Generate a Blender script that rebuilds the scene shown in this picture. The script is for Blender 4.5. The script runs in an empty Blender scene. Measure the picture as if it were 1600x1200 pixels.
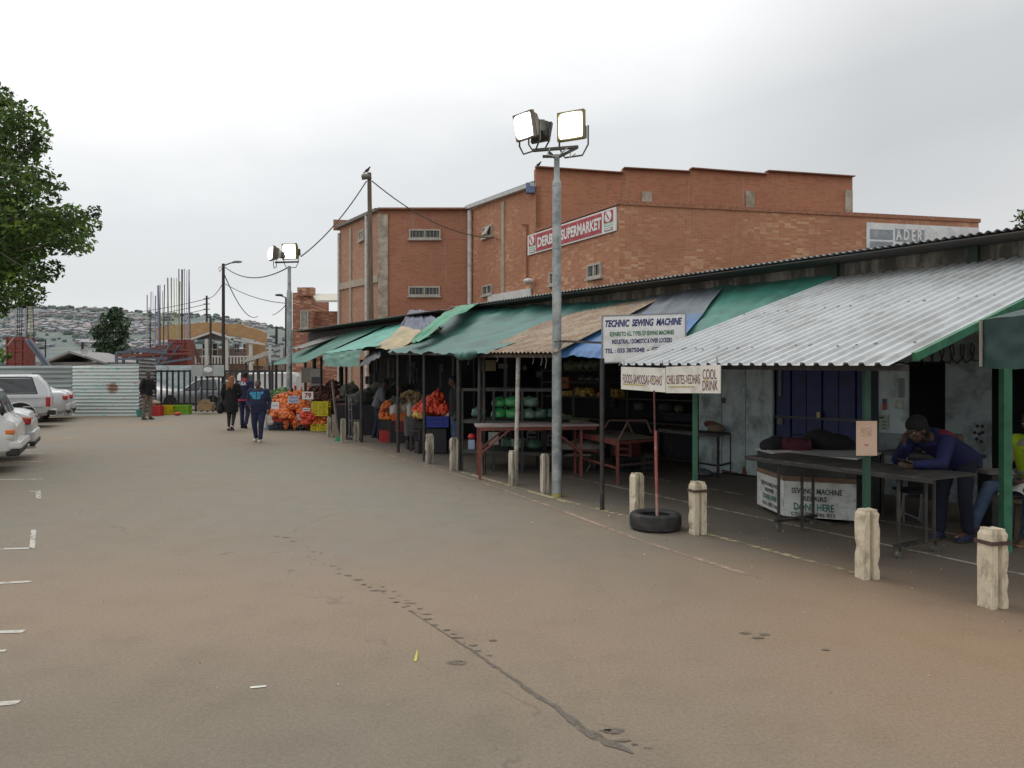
import bpy, bmesh, math, random
from mathutils import Vector as V, Matrix, noise
R_ = random.Random(7)
sc = bpy.context.scene
COL = sc.collection
F, H, HY, CX = 1156.0, 1.7, 588.0, 800.0
def G(px, py, z=0.0):
    D = F*(H-z)/(py-HY); return V(((px-CX)/F*D, D, z))
def P(px, py, D): return V(((px-CX)/F*D, D, H-(py-HY)/F*D))
# kerb frame (s away from the camera along the bollards, t towards the shops)
O1, U1, W1 = V((2.01, 8.02, 0)), V((-.485, .8745, 0)), V((.8745, .485, 0))
# shop front frame (a along the wall, b behind it)
O2, U2, W2 = V((4.97, 11.26, 0)), V((-.5970, .8022, 0)), V((.8022, .5970, 0))
UP = V((0, 0, 1))
def Rw(s, t, z=0): return O1+U1*s+W1*t+UP*z
def Sw(a, b, z=0): return O2+U2*a+W2*b+UP*z
def hit(px, py, o, d):
    """point where the line of sight of a pixel meets the vertical plane through o along d"""
    k = (px-CX)/F
    s = (o.x-k*o.y)/(k*d.y-d.x)
    p = o+d*s; D = p.y
    return V((p.x, p.y, H-(py-HY)/F*D))
def onR(px, py, t): return hit(px, py, O1+W1*t, U1)
def onS(px, py, b): return hit(px, py, O2+W2*b, U2)
# ------------------------------------------------------------------ materials
MATS = {}
def nodes(name):
    m = bpy.data.materials.new(name); m.use_nodes = True
    nt = m.node_tree; nt.nodes.clear()
    out = nt.nodes.new('ShaderNodeOutputMaterial'); b = nt.nodes.new('ShaderNodeBsdfPrincipled')
    nt.links.new(b.outputs[0], out.inputs[0])
    return m, nt, b
def N(nt, t, **k):
    n = nt.nodes.new(t)
    for a, v in k.items():
        if a in ('ins',):
            for i, x in v.items(): n.inputs[i].default_value = x
        else: setattr(n, a, v)
    return n
def c4(c): return (c[0], c[1], c[2], 1)
def ramp(nt, src, stops):
    r = N(nt, 'ShaderNodeValToRGB'); e = r.color_ramp.elements
    while len(e) < len(stops): e.new(.5)
    for i, (p, c) in enumerate(stops): e[i].position = p; e[i].color = c4(c) if hasattr(c, '__len__') else (c, c, c, 1)
    nt.links.new(src, r.inputs[0]); return r
def mixc(nt, fac, a, b, bt='MIX'):
    m = N(nt, 'ShaderNodeMix', data_type='RGBA', blend_type=bt)
    for i, x in ((0, fac), (6, a), (7, b)):
        if isinstance(x, bpy.types.NodeSocket): nt.links.new(x, m.inputs[i])
        else: m.inputs[i].default_value = c4(x) if hasattr(x, '__len__') else x
    return m.outputs[2]
def tex(nt, vec, scale, detail=4, rough=.6):
    n = N(nt, 'ShaderNodeTexNoise', ins={'Scale': scale, 'Detail': detail, 'Roughness': rough})
    nt.links.new(vec, n.inputs['Vector']); return n.outputs['Fac']
def mapping(nt, stretch=(1, 1, 1), kind='Object', rnd=True):
    tc = N(nt, 'ShaderNodeTexCoord'); mp = N(nt, 'ShaderNodeMapping', ins={'Scale': stretch})
    nt.links.new(tc.outputs[kind], mp.inputs[0])
    if not rnd: return mp.outputs[0]
    oi = N(nt, 'ShaderNodeObjectInfo'); mu = N(nt, 'ShaderNodeMath', operation='MULTIPLY', ins={1: 37.0})
    nt.links.new(oi.outputs['Random'], mu.inputs[0])
    ad = N(nt, 'ShaderNodeVectorMath', operation='ADD'); nt.links.new(mp.outputs[0], ad.inputs[0]); nt.links.new(mu.outputs[0], ad.inputs[1])
    return ad.outputs[0]
def M(name, c, rough=.7, var=.18, scale=4, bump=.0, bs=30, metal=0, dirt=None, st=(1, 1, 1), emit=0, coat=0, tvar=0):
    """general worn surface: two tone variation, optional dirt (colour, amount, scale), optional bump"""
    if name in MATS: return MATS[name]
    m, nt, b = nodes(name); vec = mapping(nt, st)
    n1 = tex(nt, vec, scale, 5)
    lo = tuple(max(0, x*(1-var)) for x in c); hi = tuple(min(1, x*(1+var)) for x in c)
    col = ramp(nt, n1, [(.32, lo), (.68, hi)]).outputs[0]
    if dirt:
        dc, am, ds = dirt
        n2 = tex(nt, vec, ds, 7, .68)
        f = ramp(nt, n2, [(max(0, .62-am*.35), 0), (min(1, .74-am*.25), min(1, .45+am*.55))]).outputs[0]
        col = mixc(nt, f, col, dc)
    nt.links.new(col, b.inputs['Base Color'])
    b.inputs['Roughness'].default_value = rough; b.inputs['Metallic'].default_value = metal
    if coat: b.inputs['Coat Weight'].default_value = coat; b.inputs['Coat Roughness'].default_value = .08
    if emit:
        b.inputs['Emission Color'].default_value = c4(c); b.inputs['Emission Strength'].default_value = emit
    if bump:
        n3 = tex(nt, vec, bs, 6, .65); bp = N(nt, 'ShaderNodeBump', ins={'Strength': bump, 'Distance': .02})
        nt.links.new(n3, bp.inputs['Height']); nt.links.new(bp.outputs[0], b.inputs['Normal'])
    MATS[name] = m; return m
def brick_mat(name, d, c1=(.50, .215, .115), c2=(.41, .165, .085), mortar=(.40, .28, .20), w=.24, h=.086, light=(.62, .39, .24), lz=None):
    m, nt, b = nodes(name)
    g = N(nt, 'ShaderNodeNewGeometry'); sp = N(nt, 'ShaderNodeSeparateXYZ'); nt.links.new(g.outputs['Position'], sp.inputs[0])
    dt = N(nt, 'ShaderNodeVectorMath', operation='DOT_PRODUCT', ins={1: (d[0], d[1], 0)}); nt.links.new(g.outputs['Position'], dt.inputs[0])
    cb = N(nt, 'ShaderNodeCombineXYZ'); nt.links.new(dt.outputs['Value'], cb.inputs[0]); nt.links.new(sp.outputs['Z'], cb.inputs[1])
    br = N(nt, 'ShaderNodeTexBrick', ins={'Scale': 1.0, 'Mortar Size': .008, 'Brick Width': w, 'Row Height': h, 'Bias': -.1,
          'Color1': c4(c1), 'Color2': c4(c2), 'Mortar': c4(mortar), 'Mortar Smooth': .3})
    nt.links.new(cb.outputs[0], br.inputs['Vector'])
    # per brick tone: snap the coordinates to bricks
    sn = N(nt, 'ShaderNodeVectorMath', operation='SNAP', ins={1: (w, h, 1)}); nt.links.new(cb.outputs[0], sn.inputs[0])
    wn = N(nt, 'ShaderNodeTexWhiteNoise'); nt.links.new(sn.outputs[0], wn.inputs['Vector'])
    big = tex(nt, g.outputs['Position'], .45, 6, .65)
    # pale worn bricks where weathered
    if lz is not None:
        mr = N(nt, 'ShaderNodeMapRange', ins={1: lz[0], 2: lz[1], 3: .38, 4: -.12}); nt.links.new(sp.outputs['Z'], mr.inputs[0])
        ad = N(nt, 'ShaderNodeMath', operation='ADD'); nt.links.new(big, ad.inputs[0]); nt.links.new(mr.outputs[0], ad.inputs[1]); bigs = ad.outputs[0]
    else: bigs = big
    mu = N(nt, 'ShaderNodeMath', operation='MULTIPLY'); nt.links.new(bigs, mu.inputs[0]); nt.links.new(wn.outputs['Value'], mu.inputs[1])
    f = ramp(nt, mu.outputs[0], [(.28, 0), (.5, .85)]).outputs[0]
    col = mixc(nt, f, br.outputs['Color'], light)
    tone = ramp(nt, big, [(.3, .86), (.7, 1.0)]).outputs[0]
    col = mixc(nt, 1.0, col, tone, 'MULTIPLY')
    str_ = N(nt, 'ShaderNodeVectorMath', operation='MULTIPLY', ins={1: (2.2, .18, 1)}); nt.links.new(cb.outputs[0], str_.inputs[0])
    stn = tex(nt, str_.outputs[0], 1.0, 6, .7)
    col = mixc(nt, ramp(nt, stn, [(.56, 0), (.76, .5)]).outputs[0], col, (.52, .38, .28))
    st2 = N(nt, 'ShaderNodeVectorMath', operation='MULTIPLY', ins={1: (1.3, .10, 1)}); nt.links.new(cb.outputs[0], st2.inputs[0])
    col = mixc(nt, ramp(nt, tex(nt, st2.outputs[0], 1.7, 5, .7), [(.55, 0), (.75, .45)]).outputs[0], col, (.20, .10, .07))
    nt.links.new(col, b.inputs['Base Color']); b.inputs['Roughness'].default_value = .9
    bp = N(nt, 'ShaderNodeBump', ins={'Strength': .5, 'Distance': .01}); nt.links.new(br.outputs['Fac'], bp.inputs['Height']); bp.invert = True
    nt.links.new(bp.outputs[0], b.inputs['Normal'])
    MATS[name] = m; return m
# ------------------------------------------------------------------ mesh building
ORG = {}
class MB:
    def __init__(s): s.v = []; s.f = []; s.mi = []; s.cur = 0
    def add(s, vs, fs):
        o = len(s.v); s.v += [V(x) for x in vs]; s.f += [tuple(i+o for i in f) for f in fs]; s.mi += [s.cur]*len(fs); return s
    def box(s, c, d, ax=None):
        """box with centre c, full sizes d, axes ax (3 unit vectors)"""
        X, Y, Z = ax or (V((1, 0, 0)), V((0, 1, 0)), UP); c = V(c)
        vs = [c+X*(i*d[0]/2)+Y*(j*d[1]/2)+Z*(k*d[2]/2) for k in (-1, 1) for j in (-1, 1) for i in (-1, 1)]
        return s.add(vs, [(0, 2, 3, 1), (4, 5, 7, 6), (0, 1, 5, 4), (2, 6, 7, 3), (0, 4, 6, 2), (1, 3, 7, 5)])
    def bar(s, a, b, w, h=None, up=UP):
        a, b = V(a), V(b); d = (b-a); L = d.length; d = d/L
        x = d.cross(up)
        if x.length < 1e-3: x = d.cross(V((0, 1, 0)))
        x.normalize(); z = x.cross(d)
        return s.box((a+b)/2, (w, L, h or w), (x, d, z))
    def tube(s, pts, r, n=8, cap=True, closed=False):
        pts = [V(p) for p in pts]; rs = r if hasattr(r, '__len__') else [r]*len(pts)
        o = len(s.v); vs = []; ref = None
        for i, p in enumerate(pts):
            d = (pts[min(i+1, len(pts)-1)]-pts[max(i-1, 0)]).normalized()
            if ref is None:
                ref = d.cross(UP)
                if ref.length < .05: ref = d.cross(V((0, 1, 0)))
            ref = (ref-d*ref.dot(d)).normalized(); y = d.cross(ref)
            vs += [p+(ref*math.cos(2*math.pi*k/n)+y*math.sin(2*math.pi*k/n))*rs[i] for k in range(n)]
        fs = [(i*n+k, i*n+(k+1) % n, (i+1)*n+(k+1) % n, (i+1)*n+k) for i in range(len(pts)-1) for k in range(n)]
        if cap: fs += [tuple(range(n-1, -1, -1)), tuple((len(pts)-1)*n+k for k in range(n))]
        return s.add(vs, fs)
    def cone(s, a, b, ra, rb, n=12):
        a, b = V(a), V(b); d = b-a; L = max(d.length, 1e-5); d = d/L
        pts = []; rs = []
        for i in range(4): t = -math.pi/2*(1-(i+.35)/4.0); pts.append(a+d*ra*math.sin(t)); rs.append(ra*math.cos(t))
        pts.append(a); rs.append(ra); pts.append(b); rs.append(rb)
        for i in range(4): t = math.pi/2*((i+.65)/4.0); pts.append(b+d*rb*math.sin(t)); rs.append(max(rb*math.cos(t), 1e-4))
        return s.tube(pts, rs, n)
    def loft(s, rings, n=16):
        """rings: (centre, vector x radius, vector y radius)"""
        vs = []
        for c, x, y in rings: vs += [V(c)+x*math.cos(2*math.pi*k/n)+y*math.sin(2*math.pi*k/n) for k in range(n)]
        m = len(rings)
        fs = [(i*n+k, i*n+(k+1) % n, (i+1)*n+(k+1) % n, (i+1)*n+k) for i in range(m-1) for k in range(n)]
        fs += [tuple(range(n-1, -1, -1)), tuple((m-1)*n+k for k in range(n))]
        return s.add(vs, fs)
    def ell(s, c, r, ax=None, n=14, m=8):
        X, Y, Z = ax or (V((1, 0, 0)), V((0, 1, 0)), UP)
        if not hasattr(r, '__len__'): r = (r, r, r)
        c = V(c); vs = [c-Z*r[2]]
        for j in range(1, m):
            t = -math.pi/2+math.pi*j/m
            vs += [c+X*(r[0]*math.cos(t)*math.cos(2*math.pi*k/n))+Y*(r[1]*math.cos(t)*math.sin(2*math.pi*k/n))+Z*(r[2]*math.sin(t)) for k in range(n)]
        vs.append(c+Z*r[2]); L = len(vs)-1
        fs = [(0, 1+(k+1) % n, 1+k) for k in range(n)]
        for j in range(m-2): fs += [(1+j*n+k, 1+j*n+(k+1) % n, 1+(j+1)*n+(k+1) % n, 1+(j+1)*n+k) for k in range(n)]
        fs += [(L, 1+(m-2)*n+k, 1+(m-2)*n+(k+1) % n) for k in range(n)]
        return s.add(vs, fs)
    def lathe(s, c, axis, prof, n=24):
        """prof: (distance along axis, radius)"""
        axis = V(axis).normalized(); x = axis.cross(UP)
        if x.length < .05: x = axis.cross(V((0, 1, 0)))
        x.normalize(); y = axis.cross(x); c = V(c)
        vs = [c+axis*h+(x*math.cos(2*math.pi*k/n)+y*math.sin(2*math.pi*k/n))*r for h, r in prof for k in range(n)]
        fs = [(i*n+k, i*n+(k+1) % n, (i+1)*n+(k+1) % n, (i+1)*n+k) for i in range(len(prof)-1) for k in range(n)]
        return s.add(vs, fs)
    def prism(s, pts, ext):
        """closed polygon extruded by vector ext"""
        pts = [V(p) for p in pts]; n = len(pts); ext = V(ext)
        return s.add(pts+[p+ext for p in pts], [tuple(range(n-1, -1, -1)), tuple(range(n, 2*n))]+[(i, (i+1) % n, n+(i+1) % n, n+i) for i in range(n)])
    def grid(s, fn, nu, nv):
        vs = [fn(i/nu, j/nv) for j in range(nv+1) for i in range(nu+1)]
        w = nu+1
        return s.add(vs, [(j*w+i, j*w+i+1, (j+1)*w+i+1, (j+1)*w+i) for j in range(nv) for i in range(nu)])
    def build(s, name, mat, parent=None, origin=None, smooth=None, remesh=0, bev=0, sm=2, thick=0):
        vs = s.v
        if parent is not None: o = ORG[parent.name]
        elif origin is not None: o = V(origin)
        else:
            xs = [p.x for p in vs]; ys = [p.y for p in vs]; zs = [p.z for p in vs]
            o = V(((min(xs)+max(xs))/2, (min(ys)+max(ys))/2, min(zs)))
        me = bpy.data.meshes.new(name); me.from_pydata([p-o for p in vs], [], s.f)
        mats = mat if isinstance(mat, (list, tuple)) else [mat]
        for m_ in mats: me.materials.append(m_)
        if len(mats) > 1: me.polygons.foreach_set('material_index', s.mi)
        ob = bpy.data.objects.new(name, me); COL.objects.link(ob)
        if remesh or bev or thick:
            if remesh:
                md = ob.modifiers.new('r', 'REMESH'); md.mode = 'VOXEL'; md.voxel_size = remesh; md.use_smooth_shade = True
                if sm: ms = ob.modifiers.new('s', 'SMOOTH'); ms.iterations = sm; ms.factor = .5
            if thick: mt = ob.modifiers.new('t', 'SOLIDIFY'); mt.thickness = thick
            if bev: mb_ = ob.modifiers.new('b', 'BEVEL'); mb_.width = bev; mb_.segments = 2; mb_.limit_method = 'ANGLE'
            dg = bpy.context.evaluated_depsgraph_get(); me2 = bpy.data.meshes.new_from_object(ob.evaluated_get(dg))
            ob.modifiers.clear(); ob.data = me2; bpy.data.meshes.remove(me); me = me2; me.name = name
        if smooth is None: smooth = bool(remesh) or bool(thick)
        if smooth:
            me.shade_smooth()
            if not remesh:
                try: me.set_sharp_from_angle(angle=math.radians(42))
                except Exception: pass
        if parent is not None: ob.parent = parent
        else: ob.location = o
        ORG[ob.name] = o
        return ob
def thing(name, label, cat, loc=(0, 0, 0), group=None):
    o = bpy.data.objects.new(name, None); COL.objects.link(o); o.location = loc; o.empty_display_size = .1
    ORG[o.name] = V(loc); return tag(o, label, cat, group)
def tag(o, label=None, cat=None, group=None, kind=None):
    if label: o['label'] = label
    if cat: o['category'] = cat
    if group: o['group'] = group
    if kind: o['kind'] = kind
    return o
def copy_tree(o, parent=None):
    c = o.copy(); COL.objects.link(c)
    if parent: c.parent = parent
    for ch in [x for x in bpy.data.objects if x.parent == o]: copy_tree(ch, c)
    return c
def place(proto, loc, rz=0, label=None, first=None, scale=None, rot=None):
    """first use moves the prototype itself, later uses copy it"""
    if not proto.get('_used'): o = proto; proto['_used'] = 1
    else: o = copy_tree(proto)
    o.location = loc; o.rotation_euler = rot if rot else (0, 0, rz)
    if scale: o.scale = scale if hasattr(scale, '__len__') else (scale,)*3
    if label: o['label'] = label
    return o
def text(body, o, xd, up, w, h, mat, parent, name='lettering', bold=.0, lift=.006, align='L', shear=0, hand=.045):
    """lettering fitted to a w x h box whose lower left corner is o, on the plane of xd and up"""
    cu = bpy.data.curves.new('t', 'FONT'); cu.body = body; cu.size = 1; cu.offset = bold; cu.resolution_u = 3; cu.shear = shear
    ob = bpy.data.objects.new('t', cu); COL.objects.link(ob)
    dg = bpy.context.evaluated_depsgraph_get(); me = bpy.data.meshes.new_from_object(ob.evaluated_get(dg))
    bpy.data.objects.remove(ob); xs = [v.co.x for v in me.vertices]; ys = [v.co.y for v in me.vertices]
    x0, x1, y0, y1 = min(xs), max(xs), min(ys), max(ys)
    n = V(xd).cross(V(up)); mb = MB()
    def wob(v):
        q = V((v.co.x*1.3, v.co.y*1.5, x1*3)); return V(xd)*(noise.noise(q)*h*hand*1.6)+V(up)*(noise.noise(q+V((7, 3, 1)))*h*hand*2.4)
    mb.add([V(o)+V(xd)*((v.co.x-x0)/(x1-x0)*w)+V(up)*((v.co.y-y0)/(y1-y0)*h)+n*lift+wob(v) for v in me.vertices], [tuple(p.vertices) for p in me.polygons])
    bpy.data.meshes.remove(me)
    return mb.build(name, mat, parent)
def fbm(p, sc_=1.0, o=4):
    return noise.fractal(V(p)*sc_, 1.0, 2.0, o)
# ------------------------------------------------------------------ camera, world, sun
cam = bpy.data.cameras.new('camera'); cam_o = bpy.data.objects.new('camera', cam); COL.objects.link(cam_o)
cam_o.location = (0, 0, H); cam_o.rotation_euler = (math.pi/2, 0, 0)
cam.sensor_width = 36; cam.lens = F/1600*36; cam.shift_y = -12/1600; cam.clip_start = .05; cam.clip_end = 12000
sc.camera = cam_o
sc.view_settings.view_transform = 'Standard'; sc.view_settings.look = 'None'; sc.view_settings.exposure = 0
w = bpy.data.worlds.new('World'); sc.world = w; w.use_nodes = True; nt = w.node_tree; nt.nodes.clear()
out = nt.nodes.new('ShaderNodeOutputWorld'); bg = nt.nodes.new('ShaderNodeBackground'); nt.links.new(bg.outputs[0], out.inputs[0])
SUN_EL, SUN_AZ = math.radians(60), math.radians(-35)      # azimuth from +Y towards +X
sky = nt.nodes.new('ShaderNodeTexSky'); sky.sky_type = 'NISHITA'; sky.sun_disc = False; sky.sun_elevation = SUN_EL; sky.sun_rotation = SUN_AZ
tc = nt.nodes.new('ShaderNodeTexCoord'); sp = nt.nodes.new('ShaderNodeSeparateXYZ'); nt.links.new(tc.outputs['Generated'], sp.inputs[0])
def mth(op, a, b=None, c=None):
    n = nt.nodes.new('ShaderNodeMath'); n.operation = op
    for i, x in enumerate((a, b, c)):
        if x is None: continue
        if isinstance(x, bpy.types.NodeSocket): nt.links.new(x, n.inputs[i])
        else: n.inputs[i].default_value = x
    return n.outputs[0]
mp = nt.nodes.new('ShaderNodeMapping'); mp.inputs['Scale'].default_value = (1.0, 1.0, 3.0); mp.inputs['Location'].default_value = (.3, .1, .0); nt.links.new(tc.outputs['Generated'], mp.inputs[0])
n1 = tex(nt, mp.outputs[0], 1.5, 7, .5); n2 = tex(nt, mp.outputs[0], 4.5, 8, .6)
wob = mth('ADD', mth('MULTIPLY_ADD', n1, .22, -.11), mth('MULTIPLY_ADD', n2, .06, -.03))
# the pale break in the cloud stands high ahead and to the left, the grey bank to the right
el = mth('ADD', mth('ADD', sp.outputs['Z'], mth('MULTIPLY', sp.outputs['X'], -.16)), wob)
r = ramp(nt, el, [(.0, (.78, .79, .78)), (.10, (.72, .73, .735)), (.20, (.64, .655, .66)), (.29, (.68, .695, .70)), (.36, (.82, .83, .83)), (.44, (1.0, 1.0, .995)), (.66, (1.0, 1.0, 1.0)), (.95, (.8, .8, .81))])
side = mth('MINIMUM', mth('MAXIMUM', mth('MULTIPLY_ADD', mth('ADD', sp.outputs['X'], wob), -1.0, 1.26), .84), 1.03)
cl = mixc(nt, 1.0, r.outputs[0], (1, 1, 1), 'MULTIPLY'); 
mm = nt.nodes.new('ShaderNodeVectorMath'); mm.operation = 'SCALE'; nt.links.new(r.outputs[0], mm.inputs[0]); nt.links.new(side, mm.inputs['Scale'])
sk = nt.nodes.new('ShaderNodeVectorMath'); sk.operation = 'SCALE'; nt.links.new(sky.outputs[0], sk.inputs[0]); sk.inputs['Scale'].default_value = .006
ad = nt.nodes.new('ShaderNodeVectorMath'); ad.operation = 'ADD'; nt.links.new(mm.outputs[0], ad.inputs[0]); nt.links.new(sk.outputs[0], ad.inputs[1])
nt.links.new(ad.outputs[0], bg.inputs[0]); bg.inputs[1].default_value = 1.08
sl = bpy.data.lights.new('sun', 'SUN'); so = bpy.data.objects.new('sun', sl); COL.objects.link(so)
sl.energy = .9; sl.angle = math.radians(45); sl.color = (1, .97, .93)
sd = V((math.sin(SUN_AZ)*math.cos(SUN_EL), math.cos(SUN_AZ)*math.cos(SUN_EL), math.sin(SUN_EL)))
so.rotation_euler = sd.to_track_quat('Z', 'Y').to_euler(); so.location = (0, 0, 60)
# ------------------------------------------------------------------ ground
def asphalt():
    m, nt, b = nodes('asphalt'); g = N(nt, 'ShaderNodeNewGeometry'); pos = g.outputs['Position']
    big = tex(nt, pos, .32, 6, .62); mid = tex(nt, pos, 2.4, 6, .6); fine = tex(nt, pos, 160, 3, .7); fin2 = tex(nt, pos, 45, 4, .7)
    base = ramp(nt, big, [(.38, (.208, .186, .146)), (.64, (.268, .214, .150))]).outputs[0]
    def blob(c, r0, r1, amt, stx=1.0):
        mpn = N(nt, 'ShaderNodeMapping', ins={'Location': (-c[0]*stx, -c[1], 0), 'Scale': (stx, 1, 1)}); nt.links.new(pos, mpn.inputs[0])
        ln = N(nt, 'ShaderNodeVectorMath', operation='LENGTH'); nt.links.new(mpn.outputs[0], ln.inputs[0])
        a = N(nt, 'ShaderNodeMath', operation='MULTIPLY_ADD', ins={1: 1.6, 2: -.8}); nt.links.new(mid, a.inputs[0])
        ad = N(nt, 'ShaderNodeMath', operation='ADD'); nt.links.new(ln.outputs['Value'], ad.inputs[0]); nt.links.new(a.outputs[0], ad.inputs[1])
        mr = N(nt, 'ShaderNodeMapRange', ins={1: r0, 2: r1, 3: amt, 4: 0}); mr.interpolation_type = 'SMOOTHSTEP'; nt.links.new(ad.outputs[0], mr.inputs[0]); return mr.outputs[0]
    col = mixc(nt, blob((3.4, 4.9), .0, 3.0, .7), base, (.38, .24, .135))
    col = mixc(nt, blob((.6, 4.9), .5, 3.6, .45, .45), col, (.31, .215, .145))
    col = mixc(nt, blob((-2.9, 5.6), .2, 2.6, .5, .6), col, (.33, .225, .15))
    col = mixc(nt, blob((-3.5, 11), 1, 8, .5), col, (.238, .219, .178))
    col = mixc(nt, blob((-2, 3.2), .3, 2.2, .6, .5), col, (.190, .172, .130))
    # darker from the kerb in under the awnings, shade put into the colour
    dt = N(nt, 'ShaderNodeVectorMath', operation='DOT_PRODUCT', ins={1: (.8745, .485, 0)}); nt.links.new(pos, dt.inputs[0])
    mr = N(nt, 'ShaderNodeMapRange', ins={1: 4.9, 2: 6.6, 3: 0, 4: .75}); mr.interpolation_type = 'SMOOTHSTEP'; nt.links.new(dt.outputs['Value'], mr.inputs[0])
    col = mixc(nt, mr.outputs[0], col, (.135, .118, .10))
    # fine aggregate, spots, patches of spilled oil
    col = mixc(nt, 1.0, col, ramp(nt, fine, [(.36, .78), (.66, 1.18)]).outputs[0], 'MULTIPLY')
    col = mixc(nt, 1.0, col, ramp(nt, fin2, [(.36, .86), (.66, 1.10)]).outputs[0], 'MULTIPLY')
    col = mixc(nt, 1.0, col, ramp(nt, mid, [(.34, .93), (.5, 1.0), (.7, 1.03)]).outputs[0], 'MULTIPLY')
    sp_ = tex(nt, pos, 7, 5, .7); col = mixc(nt, ramp(nt, sp_, [(.69, 0), (.74, .55)]).outputs[0], col, (.10, .09, .08))
    sw = tex(nt, pos, 19, 3, .55); col = mixc(nt, ramp(nt, sw, [(.765, 0), (.785, .75)]).outputs[0], col, (.48, .45, .40))
    # long cracks
    vo = N(nt, 'ShaderNodeTexVoronoi', feature='DISTANCE_TO_EDGE', ins={'Scale': .16}); wv = N(nt, 'ShaderNodeVectorMath', operation='ADD')
    nn = N(nt, 'ShaderNodeTexNoise', ins={'Scale': 1.1, 'Detail': 5}); nt.links.new(pos, nn.inputs['Vector']); sc2 = N(nt, 'ShaderNodeVectorMath', operation='SCALE', ins={'Scale': 1.6}); nt.links.new(nn.outputs['Color'], sc2.inputs[0])
    nt.links.new(pos, wv.inputs[0]); nt.links.new(sc2.outputs[0], wv.inputs[1]); nt.links.new(wv.outputs[0], vo.inputs['Vector'])
    cr = ramp(nt, vo.outputs['Distance'], [(.0, .42), (.0022, 0)]).outputs[0]; gate = ramp(nt, mid, [(.48, 0), (.56, 1)]).outputs[0]
    col = mixc(nt, mixc(nt, 1.0, cr, gate, 'MULTIPLY'), col, (.09, .08, .07))
    nt.links.new(col, b.inputs['Base Color'])
    nt.links.new(ramp(nt, big, [(.3, .62), (.7, .85)]).outputs[0], b.inputs['Roughness']); b.inputs['Specular IOR Level'].default_value = .3
    bp = N(nt, 'ShaderNodeBump', ins={'Strength': .5, 'Distance': .006}); nt.links.new(fine, bp.inputs['Height']); nt.links.new(bp.outputs[0], b.inputs['Normal'])
    return m
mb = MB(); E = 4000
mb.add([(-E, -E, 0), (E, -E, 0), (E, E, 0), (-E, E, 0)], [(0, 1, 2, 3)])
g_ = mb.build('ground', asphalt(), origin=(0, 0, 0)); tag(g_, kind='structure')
def paint_mat(name, c, lo=.42, hi=.58, s=14):
    m, nt, b = nodes(name); g = N(nt, 'ShaderNodeNewGeometry'); pos = g.outputs['Position']
    n = tex(nt, pos, s, 7, .72); n2 = tex(nt, pos, 1.3, 3, .5)
    su = N(nt, 'ShaderNodeMath', operation='MULTIPLY_ADD', ins={1: .5}); nt.links.new(n2, su.inputs[0]); nt.links.new(n, su.inputs[2])
    b.inputs['Base Color'].default_value = c4(c); b.inputs['Roughness'].default_value = .8
    nt.links.new(ramp(nt, su.outputs[0], [(lo+.25, 0), (hi+.25, .92)]).outputs[0], b.inputs['Alpha']); return m
pw = paint_mat('worn_white_paint', (.56, .54, .48), .36, .50); py_ = paint_mat('worn_cream_paint', (.50, .44, .26), .42, .56, 9)
pp = paint_mat('worn_pink_paint', (.42, .30, .23), .36, .56, 8); pk = paint_mat('kerb_line_paint', (.46, .42, .33), .36, .52, 8)
def strip(name, pts, wd, mat, z=.004, jag=0, wds=None, sub=.25):
    mb = MB(); q = [V(p) for p in pts]; ps = []; ws = []
    for i in range(len(q)-1):
        L = (q[i+1]-q[i]).length; k = max(1, int(L/sub))
        for j in range(k+(i == len(q)-2)):
            ps.append(q[i].lerp(q[i+1], j/k)); ws.append((wds[i]*(1-j/k)+wds[i+1]*j/k) if wds else wd)
    vs = []
    for i, p in enumerate(ps):
        d = (ps[min(i+1, len(ps)-1)]-ps[max(0, i-1)]).normalized(); n = V((d.y, -d.x, 0)); w_ = ws[i]/2
        a, b_ = (R_.uniform(-jag, jag)*w_ for _ in range(2))
        vs += [p+n*(w_+a)+UP*z, p-n*(w_+b_)+UP*z]
    mb.add(vs, [(2*i, 2*i+1, 2*i+3, 2*i+2) for i in range(len(ps)-1)])
    return tag(mb.build(name, mat), kind='structure')
strip('painted_line', [Rw(s, .05+.0*s) for s in (-2.0, 0)] , .075, py_)
strip('painted_line', [G(1070, 828), G(880, 783), G(720, 737)], .085, py_)
strip('painted_line', [Rw(s, 1.26) for s in (-4.5, 0, 5.2)], .06, pk)
strip('painted_line', [Rw(s, 2.38) for s in (-4.5, 0, 5)], .06, pk)
strip('painted_line', [G(*p) for p in ((1190, 905), (1000, 845), (870, 795), (740, 750), (600, 709), (520, 686), (455, 668))], .065, pp)
for a, b_, wd in (((-70, 1106), (30, 1098), .055), ((-60, 990), (38, 987), .055), ((-60, 1020), (10, 1017), .04), ((-60, 915), (49, 909), .06), ((-60, 860), (48, 857), .06),
              ((50, 857), (53, 828), .05), ((-40, 750), (66, 749), .08), ((-20, 735), (66, 734), .06), ((20, 722), (67, 721), .09), ((40, 709), (68, 708), .09), ((98, 684), (118, 683), .16), ((47, 768), (60, 768), .05), ((60, 767), (60, 779), .06)):
    strip('bay_line', [G(*a), G(*b_)], wd, pw, jag=.1)
strip('paint_dash', [G(391, 1075), G(416, 1073)], .022, M('dash_white', (.6, .58, .52)), jag=.3, sub=.03)
strip('paint_dash', [G(649, 1034), G(652, 1017)], .012, M('dash_yellow', (.55, .5, .08)), jag=.6, sub=.03)
wet = paint_mat('damp_asphalt', (.14, .12, .096), .33, .50, 13)
strip('damp_trail', [G(*p) for p in ((640, 955), (672, 975), (700, 993), (735, 1015), (760, 1033), (800, 1060), (830, 1081), (870, 1107), (905, 1135), (930, 1150), (965, 1166), (990, 1178))], 0, wet, jag=.5, sub=.035,
      wds=[.005, .009, .013, .018, .022, .026, .028, .034, .038, .062, .055, .010])
mb = MB()
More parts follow.
